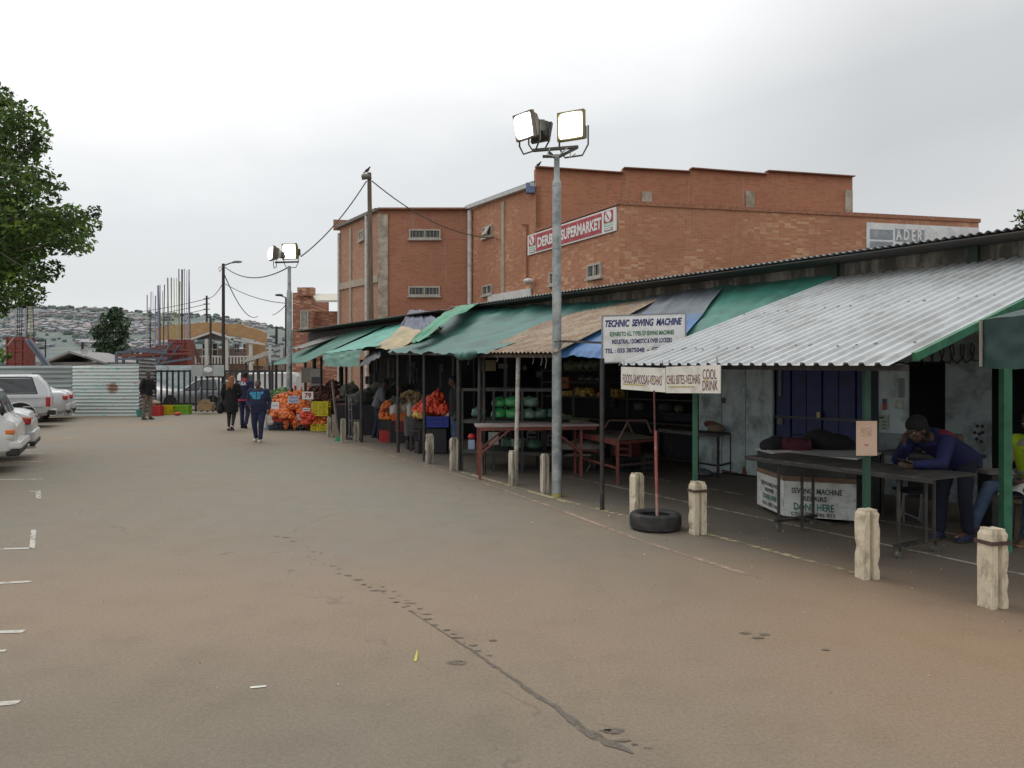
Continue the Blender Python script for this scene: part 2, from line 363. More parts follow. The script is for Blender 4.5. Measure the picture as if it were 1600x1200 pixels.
for (x0, y0, x1, y1, n) in ((480, 868, 640, 950, 16), (520, 880, 660, 965, 12), (600, 915, 720, 1000, 12), (690, 985, 780, 1030, 6), (940, 1140, 1030, 1180, 4), (380, 820, 520, 872, 9)):
    for i in range(n):
        t = (i+R_.random()*.6)/n; c = G(x0+(x1-x0)*t+R_.uniform(-5, 5), y0+(y1-y0)*t+R_.uniform(-4, 4)); rr = R_.uniform(.012, .03); m_ = 9; ex_ = R_.uniform(.8, 2.4); rr *= .8
        mb.add([c+V((math.cos(6.283*k/m_)*rr*ex_*R_.uniform(.7, 1.4), math.sin(6.283*k/m_)*rr*R_.uniform(.3, .8), .005)) for k in range(m_)], [tuple(range(m_))])
for c, rr in ((G(715, 1036), .05), (G(960, 1143), .04), (G(1165, 990), .03), (G(1185, 997), .035), (G(1195, 992), .03), (G(1290, 1016), .02), (G(770, 1001), .02)):
    mb.add([c+V((math.cos(.7*k)*rr*R_.uniform(1, 1.6), math.sin(.7*k)*rr*R_.uniform(.5, .9), .005)) for k in range(9)], [tuple(range(9))])
tag(mb.build('ground_stain', paint_mat('stain', (.145, .125, .10), .34, .52, 26)), kind='structure')
# scraps of litter and small stones: uncountable
mb = MB()
for i in range(420):
    if i < 230: c = Rw(R_.uniform(-4, 14), R_.gauss(-.1, .8))
    else: D = R_.uniform(2.6, 16); c = V((R_.uniform(-.7, .65)*D, D, 0))
    rr = R_.uniform(.002, .007)*(1 if R_.random() < .92 else 1.9); a0 = R_.uniform(0, 6)
    vs = [c+V((math.cos(a0+k*1.257)*rr*R_.uniform(.6, 1.6), math.sin(a0+k*1.257)*rr*R_.uniform(.5, 1), .003+R_.random()*rr)) for k in range(5)]
    mb.cur = R_.choice([0, 0, 0, 1, 2]); mb.add(vs+[c+UP*(.005+rr)], [(k, (k+1) % 5, 5) for k in range(5)])
l_ = mb.build('litter', [M('scrap_pale', (.5, .48, .42)), M('scrap_dark', (.08, .07, .05)), M('scrap_brown', (.25, .18, .12))]); tag(l_, 'tiny pale scraps and grit scattered on the asphalt', 'litter', kind='stuff')
# ------------------------------------------------------------------ hills and the far town
def hillz(x, y):
    k = x/y; px = CX+k*F
    # ridge line of the photograph: 480 at left, falling to 505 at 330, 500 at 430
    yr = 480 if px < 60 else (480+(px-60)/280*12 if px < 340 else 492+min(1, (px-340)/120)*20)
    if px > 460: yr = 512+(px-460)*.02
    zr = H+(HY-yr-9)/F*2600
    t = (y-700)/1900
    if t <= 0: return -5
    t = min(t, 1.15)
    s = t*t*(3-2*t) if t < 1 else 1-(t-1)*.6
    return -5+(zr+5)*s+noise.fractal(V((x*.004, y*.004, 0)), 1, 2, 4)*9*min(1, t*1.2)+noise.noise(V((x*.0012, 3, 0)))*14*t
def hillpt(u, v):
    y = 600+2450*v; x = (-1.05+1.5*u)*y; return V((x, y, hillz(x, y)))
mb = MB(); mb.grid(hillpt, 150, 70)
m, nt_, b = nodes('hillside'); g = N(nt_, 'ShaderNodeNewGeometry'); pos = g.outputs['Position']
a1 = tex(nt_, pos, .006, 6, .6); a2 = tex(nt_, pos, .03, 5, .65); spz = N(nt_, 'ShaderNodeSeparateXYZ'); nt_.links.new(pos, spz.inputs[0])
col = ramp(nt_, a1, [(.38, (.135, .165, .165)), (.6, (.185, .215, .18))]).outputs[0]  # distance haze mixed into the slope colours, greyed towards blue
col = mixc(nt_, ramp(nt_, a2, [(.45, 0), (.6, .75)]).outputs[0], col, (.115, .145, .15))
nt_.links.new(col, b.inputs['Base Color']); b.inputs['Roughness'].default_value = 1
tag(mb.build('hills', m, origin=(0, 0, 0), smooth=True), kind='structure')
mb = MB(); cnt = 0
while cnt < 1250:
    y = R_.uniform(1050, 2300); px = R_.choice([R_.uniform(-200, 420), R_.uniform(-60, 240)]); x = (px-CX)/F*y; cl_ = noise.noise(V((x*.006, y*.009, 5)))
    band = math.exp(-((y-1650)/420)**2)
    if px > 330: band = .8
    if cl_+band*.55 < .40+R_.random()*.12: continue
    z = hillz(x, y); s = R_.choice([R_.uniform(.7, 1.4), R_.uniform(1.2, 2.4)]); mb.cur = R_.choice([0, 1, 2, 2, 3, 4])
    a = R_.uniform(-.4, .4); X = V((math.cos(a), math.sin(a), 0)); Y = V((-math.sin(a), math.cos(a), 0)); c = V((x, y, z)); w_, d_, h_ = 7*s, 6*s, 2.8*s
    mb.box(c+UP*h_/2, (w_, d_, h_), (X, Y, UP)); mb.cur = R_.choice([1, 3, 4, 5, 5])
    q = [c-X*w_*.55-Y*d_*.6+UP*h_, c+X*w_*.55-Y*d_*.6+UP*h_, c+X*w_*.55+Y*d_*.6+UP*h_, c-X*w_*.55+Y*d_*.6+UP*h_, c-X*w_*.5+UP*h_*1.5, c+X*w_*.5+UP*h_*1.5]
    mb.add(q, [(0, 1, 5, 4), (3, 4, 5, 2), (0, 4, 3), (1, 2, 5)]); cnt += 1
tw = mb.build('hillside_houses', [M('far_white', (.34, .34, .33)), M('far_pink', (.32, .29, .29)), M('far_grey', (.28, .30, .32)), M('far_rose', (.30, .255, .245)), M('far_slate', (.22, .245, .265)), M('far_pale', (.29, .28, .28))])  # muted wall and roof colours carry the haze of distance
tag(tw, 'mass of small pale houses covering the hazy hillside', 'houses', kind='stuff')
mb = MB()
for i in range(1500):
    y = R_.uniform(900, 2450); px = R_.uniform(-200, 460); x = (px-CX)/F*y
    if noise.noise(V((x*.005, y*.005, 1))) < -.05 and y < 2250: continue
    z = hillz(x, y); s = R_.uniform(2.5, 7); mb.cur = R_.randrange(2)
    mb.ell(V((x, y, z+s*.5)), (s*R_.uniform(.9, 1.6), s, s*R_.uniform(.7, 1.1)), n=7, m=4)
tw = mb.build('hillside_trees', [M('far_tree_a', (.095, .125, .12)), M('far_tree_b', (.12, .15, .135))], smooth=True)  # crowns greyed towards blue, haze put into their colour
tag(tw, 'bluish green mass of trees among the hillside houses', 'trees', kind='stuff')
# ------------------------------------------------------------------ trees
leafA = None
def leaf_mat(name, c1, c2, c3):
    m, nt, b = nodes(name); g = N(nt, 'ShaderNodeNewGeometry')
    n = tex(nt, g.outputs['Position'], 1.6, 3, .6)
    wn = N(nt, 'ShaderNodeTexWhiteNoise'); sn = N(nt, 'ShaderNodeVectorMath', operation='SNAP', ins={1: (.09, .09, .09)}); nt.links.new(g.outputs['Position'], sn.inputs[0]); nt.links.new(sn.outputs[0], wn.inputs['Vector'])
    col = ramp(nt, n, [(.36, c1), (.56, c2), (.68, c3)]).outputs[0]
    col = mixc(nt, 1.0, col, ramp(nt, wn.outputs['Value'], [(0, .6), (1, 1.25)]).outputs[0], 'MULTIPLY')
    nt.links.new(col, b.inputs['Base Color']); b.inputs['Roughness'].default_value = .55; b.inputs['Specular IOR Level'].default_value = .3
    tr = N(nt, 'ShaderNodeBsdfTranslucent'); nt.links.new(col, tr.inputs[0]); ms = N(nt, 'ShaderNodeMixShader', ins={0: .3})
    o = [x for x in nt.nodes if x.type == 'OUTPUT_MATERIAL'][0]; nt.links.new(b.outputs[0], ms.inputs[1]); nt.links.new(tr.outputs[0], ms.inputs[2]); nt.links.new(ms.outputs[0], o.inputs[0])
    return m
def leaves(mb, c, r, n, size, rnd, flat=.85, shell=.55):
    for i in range(n):
        d = V((rnd.gauss(0, 1), rnd.gauss(0, 1), rnd.gauss(0, 1)))
        if d.length < 1e-3: continue
        d.normalize(); rad = (shell+(1-shell)*rnd.random())*(1+.22*noise.noise(V(c)+d*2.2))
        if rnd.random() < .06: rad *= 1.16
        p = V(c)+V((d.x*r[0], d.y*r[1], d.z*r[2]*flat))*rad
        nrm = (d*.5+V((rnd.gauss(0, .6), rnd.gauss(0, .6), rnd.gauss(.5, .5)))).normalized()
        x = nrm.cross(V((rnd.gauss(0, 1), rnd.gauss(0, 1), rnd.gauss(0, 1)))).normalized(); y = nrm.cross(x); s = size*rnd.uniform(.6, 1.35)
        mb.add([p-x*s*.5, p+y*s*.28-x*.1*s+nrm*s*.08, p+x*s*.55, p-y*s*.28+nrm*s*.08], [(0, 1, 2, 3)])
bark = M('bark', (.12, .095, .075), .95, .3, 6, .6, 30)
def tree(label, base, clumps, trunkpts, rads, leafm, size, dens, seed, inner=None):
    rnd = random.Random(seed); t = thing('tree', label, 'tree', base)
    tb = MB(); tb.tube(trunkpts, rads, 10)
    top = V(trunkpts[-1]); mid = V(trunkpts[len(trunkpts)//2])
    for i, (c, r) in enumerate(clumps):
        c = V(c); s0 = mid.lerp(top, rnd.random()); k = s0.lerp(c, .5)+V((rnd.uniform(-.2, .2), rnd.uniform(-.2, .2), -.12))
        tb.tube([s0, k, c], [max(.012, rads[-1]*.4), max(.01, rads[-1]*.2), .006], 5)
    tb.build('trunk', bark, t, smooth=True)
    lb = MB()
    for c, r in clumps:
        rr = r if hasattr(r, '__len__') else (r, r, r)
        leaves(lb, c, rr, int(dens*rr[0]*rr[2]), size, rnd)
    lb.build('crown', leafm, t); return t
lm = leaf_mat('leaf_green', (.032, .062, .020), (.10, .175, .04), (.22, .33, .055))
cl_ = []
vis = [(14, 190, 26), (50, 185, 22), (30, 230, 38), (62, 225, 18), (20, 285, 42), (62, 278, 26), (84, 310, 12), (80, 345, 28), (35, 340, 42), (112, 338, 24), (138, 352, 20), (130, 378, 20), (100, 372, 22), (60, 385, 26),
       (20, 395, 36), (80, 422, 20), (50, 425, 20), (55, 458, 20), (12, 440, 30), (20, 468, 16), (4, 555, 14), (88, 352, 22), (145, 332, 12), (5, 150, 18), (-30, 165, 40), (-40, 240, 55), (-40, 330, 60), (-40, 410, 55), (-30, 470, 40), (96, 292, 9), (72, 205, 10), (26, 160, 13)]
for px, py, r in vis:
    D = 13.2+R_.uniform(-.9, .9); cl_.append((P(px, py, D), (r*D/F*1.05,)*3))
    cl_.append((P(px-18, py+6, D+1.0), (r*D/F*1.15,)*3))
for i in range(26):
    a = R_.uniform(0, 6.28); e = R_.uniform(-.6, 1); rr = 3.1*math.sqrt(1-min(.95, e*e)*.8)
    cl_.append((V((-12.9+rr*math.cos(a)*R_.uniform(.4, 1), 14.4+rr*math.sin(a)*R_.uniform(.4, 1), 4.5+2.0*e)), (.95, .95, .95)))
tree('big leafy green tree leaning in over the parked cars', (-12.6, 14.3, 0), cl_, [(-12.6, 14.3, 0), (-12.5, 14.3, 1.4), (-12.2, 14.2, 2.8), (-11.9, 14.1, 4.4), (-11.8, 14, 6)], [.24, .19, .17, .12, .05], lm, .10, 1900, 3)
lm2 = leaf_mat('leaf_far', (.050, .085, .055), (.075, .12, .065), (.11, .16, .08))
cl_ = [(P(x, y, 68), (r*68/F,)*3) for x, y, r in ((172, 500, 16), (180, 490, 13), (190, 505, 14), (160, 518, 17), (152, 520, 10), (178, 525, 20), (168, 545, 20), (185, 545, 16), (172, 560, 19), (162, 535, 16), (190, 525, 11), (182, 571, 17), (165, 573, 16), (178, 486, 7))]
b0 = P(174, 600, 68); b0.z = 0
tree('lone bushy dark green tree beyond the corrugated fence', b0, cl_, [b0, b0+UP*3, b0+UP*6], [.3, .22, .1], lm2, .42, 190, 5)
cl_ = [(P(x, y, 24), (r*24/F,)*3) for x, y, r in ((1595, 348, 14), (1604, 335, 14), (1615, 345, 20), (1630, 330, 26), (1640, 370, 30), (1600, 362, 12), (1592, 335, 7))]
b0 = P(1650, 560, 24); b0.z = 0
tree('treetop showing above the shed roof at the right edge', b0, cl_, [b0, b0+UP*3, b0+UP*5.5], [.25, .2, .1], lm, .16, 420, 9)
# ------------------------------------------------------------------ brick buildings
cB = V((3.63, 25, 0)); dU = U1.copy(); dWf = V((.9786, .2057, 0))
brF = brick_mat('brick_front', (.9786, .2057), lz=(3.2, 6.2)); brS = brick_mat('brick_side', (-.485, .8745), lz=(3.0, 6.0)); brA = brick_mat('brick_frontal', (1, 0), c1=(.42, .165, .095), c2=(.35, .125, .07), light=(.42, .20, .12))
brAs = brick_mat('brick_return', (-.485, .8745), c1=(.42, .21, .13), c2=(.36, .17, .10), light=(.45, .27, .18))
brUp = brick_mat('brick_upper', (.9786, .2057), c1=(.48, .185, .10), c2=(.39, .14, .075), light=(.45, .22, .12))
conc = M('old_concrete', (.44, .39, .31), .9, .2, 2, .3, 20, dirt=((.22, .18, .13), .5, 3)); plaster = M('beige_plaster', (.40, .33, .25), .9, .15, 3)
whitep = M('white_pipe', (.62, .62, .60), .6, .12, 3, dirt=((.35, .33, .3), .4, 5)); coping = M('coping_brick', (.26, .13, .09), .9, .3, 9)
glass = M('window_glass', (.035, .04, .045), .15, .3, 3); glassl = M('pale_glass', (.30, .30, .27), .25, .3, 6); frame_m = M('window_frame', (.42, .39, .34), .7)
def wallbox(mb, a, b, z0, z1, th=.25):
    d = (b-a).normalized(); n = V((d.y, -d.x, 0))*-1
    if n.y < 0: n = -n
    q = [a, b, b+n*th, a+n*th]; mb.prism([V((p.x, p.y, z0)) for p in q], (0, 0, z1-z0))
def window(parent, c, d, w_, h_, n, panes=2, open_=False, dark=True):
    """frame proud of the wall, pane set inside, mullions"""
    mb = MB(); ax = (d, n, UP); t = .07
    for sx in (-1, 1): mb.box(c+d*(sx*(w_/2-t/2))+n*.03, (t, .10, h_), ax)
    for sz in (-1, 1): mb.box(c+UP*(sz*(h_/2-t/2))+n*.03, (w_-2*t, .10, t), ax)
    for i in range(1, panes): mb.box(c+d*(-w_/2+w_*i/panes)+n*.03, (t*.8, .09, h_-2*t), ax)
    mb.box(c-UP*(h_/2+.04)+n*.06, (w_+.12, .16, .07), ax)
    f = mb.build('window', frame_m, parent)
    p = MB().box(c+n*.012, (w_-2*t, .02, h_-2*t), ax).build('pane', glass if dark else glassl, f)
    # burglar bars
    bb = MB(); k = max(3, int(w_/.16))
    for i in range(1, k): bb.box(c+d*(-w_/2+w_*i/k)+n*.045, (.018, .018, h_-2*t), ax)
    bb.build('burglar_bars', M('cream_bars', (.40, .36, .27)), f)
    if open_:
        q = c-d*(w_*.22); ob_ = MB(); ob_.box(q+n*.22-UP*.0, (w_*.42, .03, h_*.9), (d, (n+UP*.55).normalized(), (UP-n*.55).normalized())); ob_.build('sash', frame_m, f)
    return f
def drainpipe(parent, a, b, r=.07):
    return MB().tube([a, b], r, 8).build('drainpipe', whitep, parent, smooth=True)
bl = thing('supermarket_building', 'large brick supermarket with stepped parapet rising behind the stalls', 'building', cB)
nS = V((-.8745, -.485, 0)); nF = V((.2057, -.9786, 0))
b1 = cB+dU*5.5; b2 = cB+dU*11.7; e1 = cB+dWf*14.3
mb = MB(); wallbox(mb, cB, e1, 0, 7.5); mb.build('front_wall', brF, bl)
mb = MB(); mb.prism([V((p.x, p.y, 0)) for p in (cB+V((0, .003, 0)), b1, b1+dWf*.25, cB+dWf*.25)], (0, 0, 7.5)); mb.build('side_wall', brS, bl)
mb = MB(); q = [V((p.x, p.y, 0)) for p in (b1, b2, b2+dWf*.25, b1+dWf*.25)]
mb.add(q+[b1+UP*9.36, b2+UP*9.62, b2+dWf*.25+UP*9.62, b1+dWf*.25+UP*9.36], [(0, 1, 5, 4), (1, 2, 6, 5), (2, 3, 7, 6), (3, 0, 4, 7), (4, 5, 6, 7)]); mb.build('side_wall', brS, bl)
MB().bar(b1+nS*.12+UP*9.42, b2+nS*.12+UP*9.70, .22, .16).build('gutter', M('gutter_grey', (.50, .51, .51), .5), bl)
MB().bar(b1+nS*.02+UP*9.52, b2+nS*.02+UP*9.79, .30, .05).build('roof_edge', M('roof_dark', (.09, .09, .09), .7), bl)
MB().box(b1+nS*.14+UP*9.30-dU*-.2, (.35, .3, .4)).build('gutter_box', M('gutter_blue', (.13, .17, .30), .6), bl)
# upper parapet, rising in steps
def kU(px):
    k = (px-CX)/F; return (b1.x-k*b1.y)/(k*dWf.y-dWf.x)
mb = MB(); mbc = MB()
for x0, x1, y0, y1 in ((837, 973, 263, 272), (973, 1078, 264.5, 270), (1078, 1197, 265, 274), (1197, 1332, 269, 277.5)):
    ka, kb = kU(x0), kU(x1); A, B = b1+dWf*ka, b1+dWf*kb; za = H+(HY-y0)/F*A.y; zb = H+(HY-y1)/F*B.y; n = V((-.2057, .9786, 0))*.3
    mb.add([V((p.x, p.y, z)) for p, z in ((A, 0), (B, 0), (B+n, 0), (A+n, 0), (A, za), (B, zb), (B+n, zb), (A+n, za))], [(0, 1, 5, 4), (1, 2, 6, 5), (2, 3, 7, 6), (3, 0, 4, 7), (4, 5, 6, 7)])
    mbc.bar(A-n*.15+UP*0+V((0, 0, za+.03)), B-n*.15+V((0, 0, zb+.02)), .33, .04)
mb.build('upper_wall', brUp, bl); mbc.build('parapet_coping', coping, bl)
mb = MB(); wallbox(mb, cB-dWf*.06+nF*.05, e1+dWf*.05+nF*.05, 7.5, 7.64, .4); mb.build('front_coping', M('coping_course', (.33, .15, .09), .9, .35, 14), bl)
mb = MB(); mb.bar(cB+nS*.02+UP*7.57, b1+nS*.02+UP*7.57, .12, .14); mb.build('side_coping', M('coping_course', (.33, .15, .09)), bl)
for px, y0, y1, w_ in ((1010, 300, 324, .55), (1171, 299, 330, .5), (1325, 298, 340, .45)):
    k = kU(px); A = b1+dWf*k; zt = H+(HY-y0)/F*A.y; zb = H+(HY-y1)/F*A.y; MB().box(A+nF*.03+UP*(zt+zb)/2, (w_*.8, .1, zt-zb), (dWf, nF, UP)).build('concrete_pier', conc, bl)
def hb(px, py): return hit(px, py, cB, dU)
for px, py, w_, h_, op in ((762.5, 362, .95, .5, True), (762.5, 453, .95, .45, False), (866, 435, .55, .5, False)):
    window(bl, hb(px, py), dU, w_, h_, nS, 2, op)
def hf(px, py): return hit(px, py, cB, dWf)
window(bl, hf(930, 423) if False else hb(930, 423), dU, .85, .5, nS, 2)
mb = MB()
for px, y0, y1 in ((787, 316, 460),):
    a, b_ = hb(px, y0), hb(px, y1); mb.box((a+b_)/2+nS*.03, (.26, .08, a.z-b_.z), (dU, nS, UP))
mb.build('pilaster', plaster, bl)
a = hb(738, 330); c = hb(738, 475); drainpipe(bl, a+nS*.14, c+nS*.14-UP*1, .10)
MB().tube([hb(818, 351)+nS*.06, hb(825, 351)+nS*.06, hb(825, 440)+nS*.06, hb(832, 443)+nS*.08], .035, 6).build('conduit', M('conduit_brown', (.25, .09, .045)), bl)
MB().ell(hb(836, 440)+nS*.3, (.22, .22, .12)).build('wall_lamp', whitep, bl, smooth=True)
# long white board low on the side wall
a = hb(765, 466); c = hb(832, 455)
MB().bar(a+nS*.07-UP*.05, c+nS*.07-UP*.05, .06, .34).build('wall_board', M('board_white', (.62, .62, .6), .7, .1), bl)
# painted supermarket sign on the side wall
sg = thing('shop_sign', 'long red sign with white SUPERMARKET lettering high on the brick wall', 'sign', hb(965, 362))
A0, A1 = hb(827, 397), hb(965, 361.5); L = (V((A0.x, A0.y, 0))-V((A1.x, A1.y, 0))).length; zb, zt = 5.98, 7.17
A0z = V((A0.x, A0.y, zb)); dR = -dU; nn = nS
zb = (A0.z+A1.z)/2-.02; zt = zb+.86*((365-328) and 1.0); zt = H+(HY-328)/F*A1.y
zt = (zt+H+(HY-365)/F*A0.y)/2; hh = zt-zb
A0z = V((A0.x, A0.y, zb))
red = M('sign_red', (.40, .045, .06), .6, .15, 2, dirt=((.5, .25, .25), .3, 3)); wht = M('sign_white', (.72, .71, .68), .6, .06, 3)
MB().box(A0z+dR*L/2+UP*hh/2+nn*.05, (L, .06, hh), (dR, nn, UP)).build('border', wht, sg)
def pan(x0, x1, z0, z1, mat, name, lift=.086):
    return MB().box(A0z+dR*((x0+x1)/2*L)+UP*((z0+z1)/2*hh)+nn*lift, ((x1-x0)*L, .012, (z1-z0)*hh), (dR, nn, UP)).build(name, mat, sg)
pan(.115, .865, .07, .93, red, 'red_panel')
def sx(px): q_ = hb(px, 380); return (V((q_.x, q_.y, 0))-V((A0z.x, A0z.y, 0))).length
text('DERBY', A0z+dR*sx(843)+UP*(hh*.24)+nn*.097, dR, UP, sx(874)-sx(843), hh*.50, wht, sg, bold=.04, lift=.004, hand=.0)
text('SUPERMARKET', A0z+dR*sx(880)+UP*(hh*.24)+nn*.097, dR, UP, sx(943)-sx(880), hh*.52, wht, sg, bold=.04, lift=.004, hand=0)
for x0 in (.012, .88):
    pan(x0+.008, x0+.095, .42, .93, red, 'emblem_field'); pan(x0+.008, x0+.095, .28, .415, M('mint', (.45, .62, .50)), 'emblem_band'); pan(x0+.014, x0+.09, .08, .2, M('darkline', (.10, .05, .06)), 'emblem_label')
    pan(x0+.02, x0+.084, .105, .175, wht, 'emblem_caption', .094)
    cc = A0z+dR*(L*(x0+.052))+UP*(hh*.68)+nn*.095; mb = MB()
    mb.lathe(cc, nn, [(0, 0), (0, .19), (.012, .19), (.012, .0)], 24); mb.build('emblem_disc', wht, sg)
    MB().bar(cc+nn*.018-dR*.07+UP*.10, cc+nn*.018+dR*.07-UP*.10, .012, .07, nn).build('emblem_stroke', red, sg)
# faded painted sign on the front wall
sg2 = thing('faded_sign', 'faded grey and white painted shop sign at the right end of the brick parapet', 'sign', hf(1355, 420))
a = hf(1353, 344); c = hf(1528, 352); ln = (V((c.x, c.y, 0))-V((a.x, a.y, 0))).length; ztop = 7.3
a0 = V((a.x, a.y, 0))
fad = M('faded_white', (.74, .75, .74), .8, .1, 2, dirt=((.48, .50, .52), .35, 2.2)); fgr = M('faded_grey', (.27, .30, .33), .8, .2, 3, dirt=((.5, .5, .5), .35, 4))
MB().box(a0+dWf*ln/2+UP*(ztop-1.0)+nF*.03, (ln, .04, 2.0), (dWf, nF, UP)).build('board', fad, sg2)
MB().box(a0+dWf*(ln*.125)+UP*(ztop-.42)+nF*.055, (ln*.2, .012, .36), (dWf, nF, UP)).build('grey_panel', fgr, sg2)
MB().box(a0+dWf*(ln*.125)+UP*(ztop-1.02)+nF*.055, (ln*.2, .012, .68), (dWf, nF, UP)).build('grey_panel', fgr, sg2)
MB().box(a0+dWf*(ln*.38)+UP*(ztop-.42)+nF*.055, (ln*.27, .012, .46), (dWf, nF, UP)).build('grey_panel', fgr, sg2)
text('A D E R L E Y', a0+dWf*(ln*.25)+UP*(ztop-.60)+nF*.062, dWf, UP, ln*.40, .40, wht, sg2, bold=.03, lift=.004)
text('SUPPER', a0+dWf*(ln*.26)+UP*(ztop-1.12)+nF*.055, dWf, UP, ln*.28, .36, M('letter_grey', (.30, .33, .36)), sg2, bold=.03, lift=.004)
# ---- block with the frontal wall
blA = thing('brick_warehouse', 'tall flat fronted brick block left of the supermarket with two wide windows', 'building', (-6.33, 35.2, 0))
fl, fr = V((-6.33, 35.2, 0)), V((-2.1, 35.2, 0)); mb = MB(); mb.prism([fl, fr, fr+V((0, .25, 0)), fl+V((0, .25, 0))], (0, 0, 9.6)); mb.build('front_wall', brA, blA)
MB().box(V((-4.2, 35.15, 9.64)), (4.3, .4, .08)).build('parapet_coping', coping, blA)
le = fl+dU*6.6; mb = MB(); q = [fl+V((0, .004, 0)), le, le+dWf*.25, fl+dWf*.25]
mb.add(q+[fl+UP*9.6, le+UP*9.95, le+dWf*.25+UP*9.95, fl+dWf*.25+UP*9.6], [(0, 1, 5, 4), (1, 2, 6, 5), (2, 3, 7, 6), (3, 0, 4, 7), (4, 5, 6, 7)]); mb.build('side_wall', brAs, blA)
MB().bar(fl+nS*.1+UP*9.62, le+nS*.1+UP*9.97, .2, .15).build('gutter', M('gutter_dark', (.16, .15, .13)), blA)
def ha(px, py): return hit(px, py, fl, dU)
mb = MB(); mb.box(V((-6.33+.20, 35.17, 4.7)), (.46, .12, 9.4)); mb.build('corner_pier', conc, blA)
a, c = ha(583, 433), ha(531, 445); MB().bar(fl+nS*.04+UP*6.35, le+nS*.04+UP*6.65, .1, .35).build('concrete_band', plaster, blA)
p_ = ha(549, 400); MB().box(V((p_.x, p_.y, 4.8))+nS*.03, (.28, .1, 9.4), (dU, nS, UP)).build('pilaster', plaster, blA)
p_ = ha(577, 400); drainpipe(blA, V((p_.x, p_.y, 1))+nS*.15, V((p_.x, p_.y, 9.6))+nS*.15, .08)
p_ = ha(532, 400); drainpipe(blA, V((p_.x, p_.y, 1))+nS*.1, V((p_.x, p_.y, 9.6))+nS*.1, .07)
window(blA, ha(566, 368), dU, .75, .5, nS, 2, dark=False)
for px, py in ((664, 366), (663, 455)): window(blA, P(px, py, 35.2), V((1, 0, 0)), 1.5, .46, V((0, -1, 0)), 2)
MB().box(le+V((.7, .3, 10.1)), (2.2, .3, .55), (dWf, V((-dWf.y, dWf.x, 0)), UP)).build('stepped_parapet', brAs, blA)
# ---- low brick building left
D4 = 46.0
lw = thing('low_brick_building', 'low brick building with a pale sloping canopy left of the tall block', 'building', P(490, 588, D4)-UP*1.7)
mb = MB(); x0, x1 = P(457, 0, D4).x, P(489, 0, D4).x; mb.box(V(((x0+x1)/2, D4+2, 3.45)), (x1-x0, 4, 6.9)); mb.build('wall', brick_mat('brick_low', (1, 0), c1=(.33, .12, .08), c2=(.26, .09, .06)), lw)
x2 = P(531, 0, D4).x; MB().box(V(((x1+x2)/2, D4+2.6, 2.9)), (x2-x1-.01, 4, 5.8)).build('wall', MATS['brick_low'], lw)
MB().prism([P(487, 459, D4+.2), P(531, 459, D4+.2), P(531, 469, D4-1.2), P(495, 469, D4-1.2)], (0, 0, -.12)).build('canopy', M('canopy_cream', (.55, .53, .44), .7, .1), lw)
MB().box(V((x1-.4, D4-.03, 6.95)), (1.0, .5, .5)).build('parapet_step', MATS['brick_low'], lw)
window(lw, P(476, 499, D4), V((1, 0, 0)), .5, 1.1, V((0, -1, 0)), 1, dark=False)
# ------------------------------------------------------------------ the market shed and its shop fronts
def corr(c00, c10, c11, c01, pitch, amp, kind='sine', nv=1, sag=0, th=.004):
    """corrugated sheet, ribs running from the c00-c10 edge to the c01-c11 edge"""
    c00, c10, c11, c01 = (V(c) for c in (c00, c10, c11, c01)); Wd = (c10-c00).length; nr = max(1, round(Wd/pitch)); n = (c10-c00).cross(c01-c00).normalized()
    if n.z < 0: n = -n
    if kind == 'sine': prof = [(k/8, math.sin(2*math.pi*k/8)) for k in range(8)]
    else: prof = [(0, -1), (.40, -1), (.52, 1), (.74, 1), (.86, -1)]
    us = [((i+p)/nr, h) for i in range(nr) for p, h in prof]+[(1, prof[0][1])]
    vs = []
    for j in range(nv+1):
        v = j/nv
        for u, h in us:
            p = c00.lerp(c10, u).lerp(c01.lerp(c11, u), v); vs.append(p+n*(h*amp+sag*math.sin(v*3.1416)*-1+sag*.6*noise.noise(V((u*5, v*2, 0)))))
    w_ = len(us); mb = MB(); mb.add(vs, [(j*w_+i, j*w_+i+1, (j+1)*w_+i+1, (j+1)*w_+i) for j in range(nv) for i in range(w_-1)])
    return mb
shed = thing('market_shed', 'long low market shed with dark corrugated overhang and painted shop fronts', 'building', Sw(2.5, 0))
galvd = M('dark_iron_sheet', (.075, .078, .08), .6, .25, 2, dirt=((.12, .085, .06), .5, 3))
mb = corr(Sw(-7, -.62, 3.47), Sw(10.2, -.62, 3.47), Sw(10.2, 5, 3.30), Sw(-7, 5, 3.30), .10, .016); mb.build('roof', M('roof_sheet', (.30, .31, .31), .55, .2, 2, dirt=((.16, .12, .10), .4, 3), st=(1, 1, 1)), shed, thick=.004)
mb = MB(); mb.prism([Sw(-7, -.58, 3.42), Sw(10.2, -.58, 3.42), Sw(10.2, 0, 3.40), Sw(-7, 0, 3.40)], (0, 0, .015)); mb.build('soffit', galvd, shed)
def panel(a0, a1, z0, z1, b0, mat, name, th=.06, parent=None):
    return MB().prism([Sw(a0, b0, z0), Sw(a1, b0, z0), Sw(a1, b0+th, z0), Sw(a0, b0+th, z0)], (0, 0, z1-z0)).build(name, mat, parent or shed)
fas = M('stained_fascia', (.32, .295, .25), .9, .3, 3, .3, 14, dirt=((.07, .062, .052), .75, 2.5), st=(2, 2, .5))
panel(-7, 10.2, 2.9, 3.405, -.03, fas, 'fascia')
for px in (1304, 1522): 
    p = onS(px, 400, -.07); MB().box(V((p.x, p.y, 3.15)), (.12, .10, .5), (U2, W2, UP)).build('rafter_end', M('rafter_green', (.03, .055, .04)), shed)
def aw(px, b=0): return (onS(px, 500, b)-O2).dot(U2)
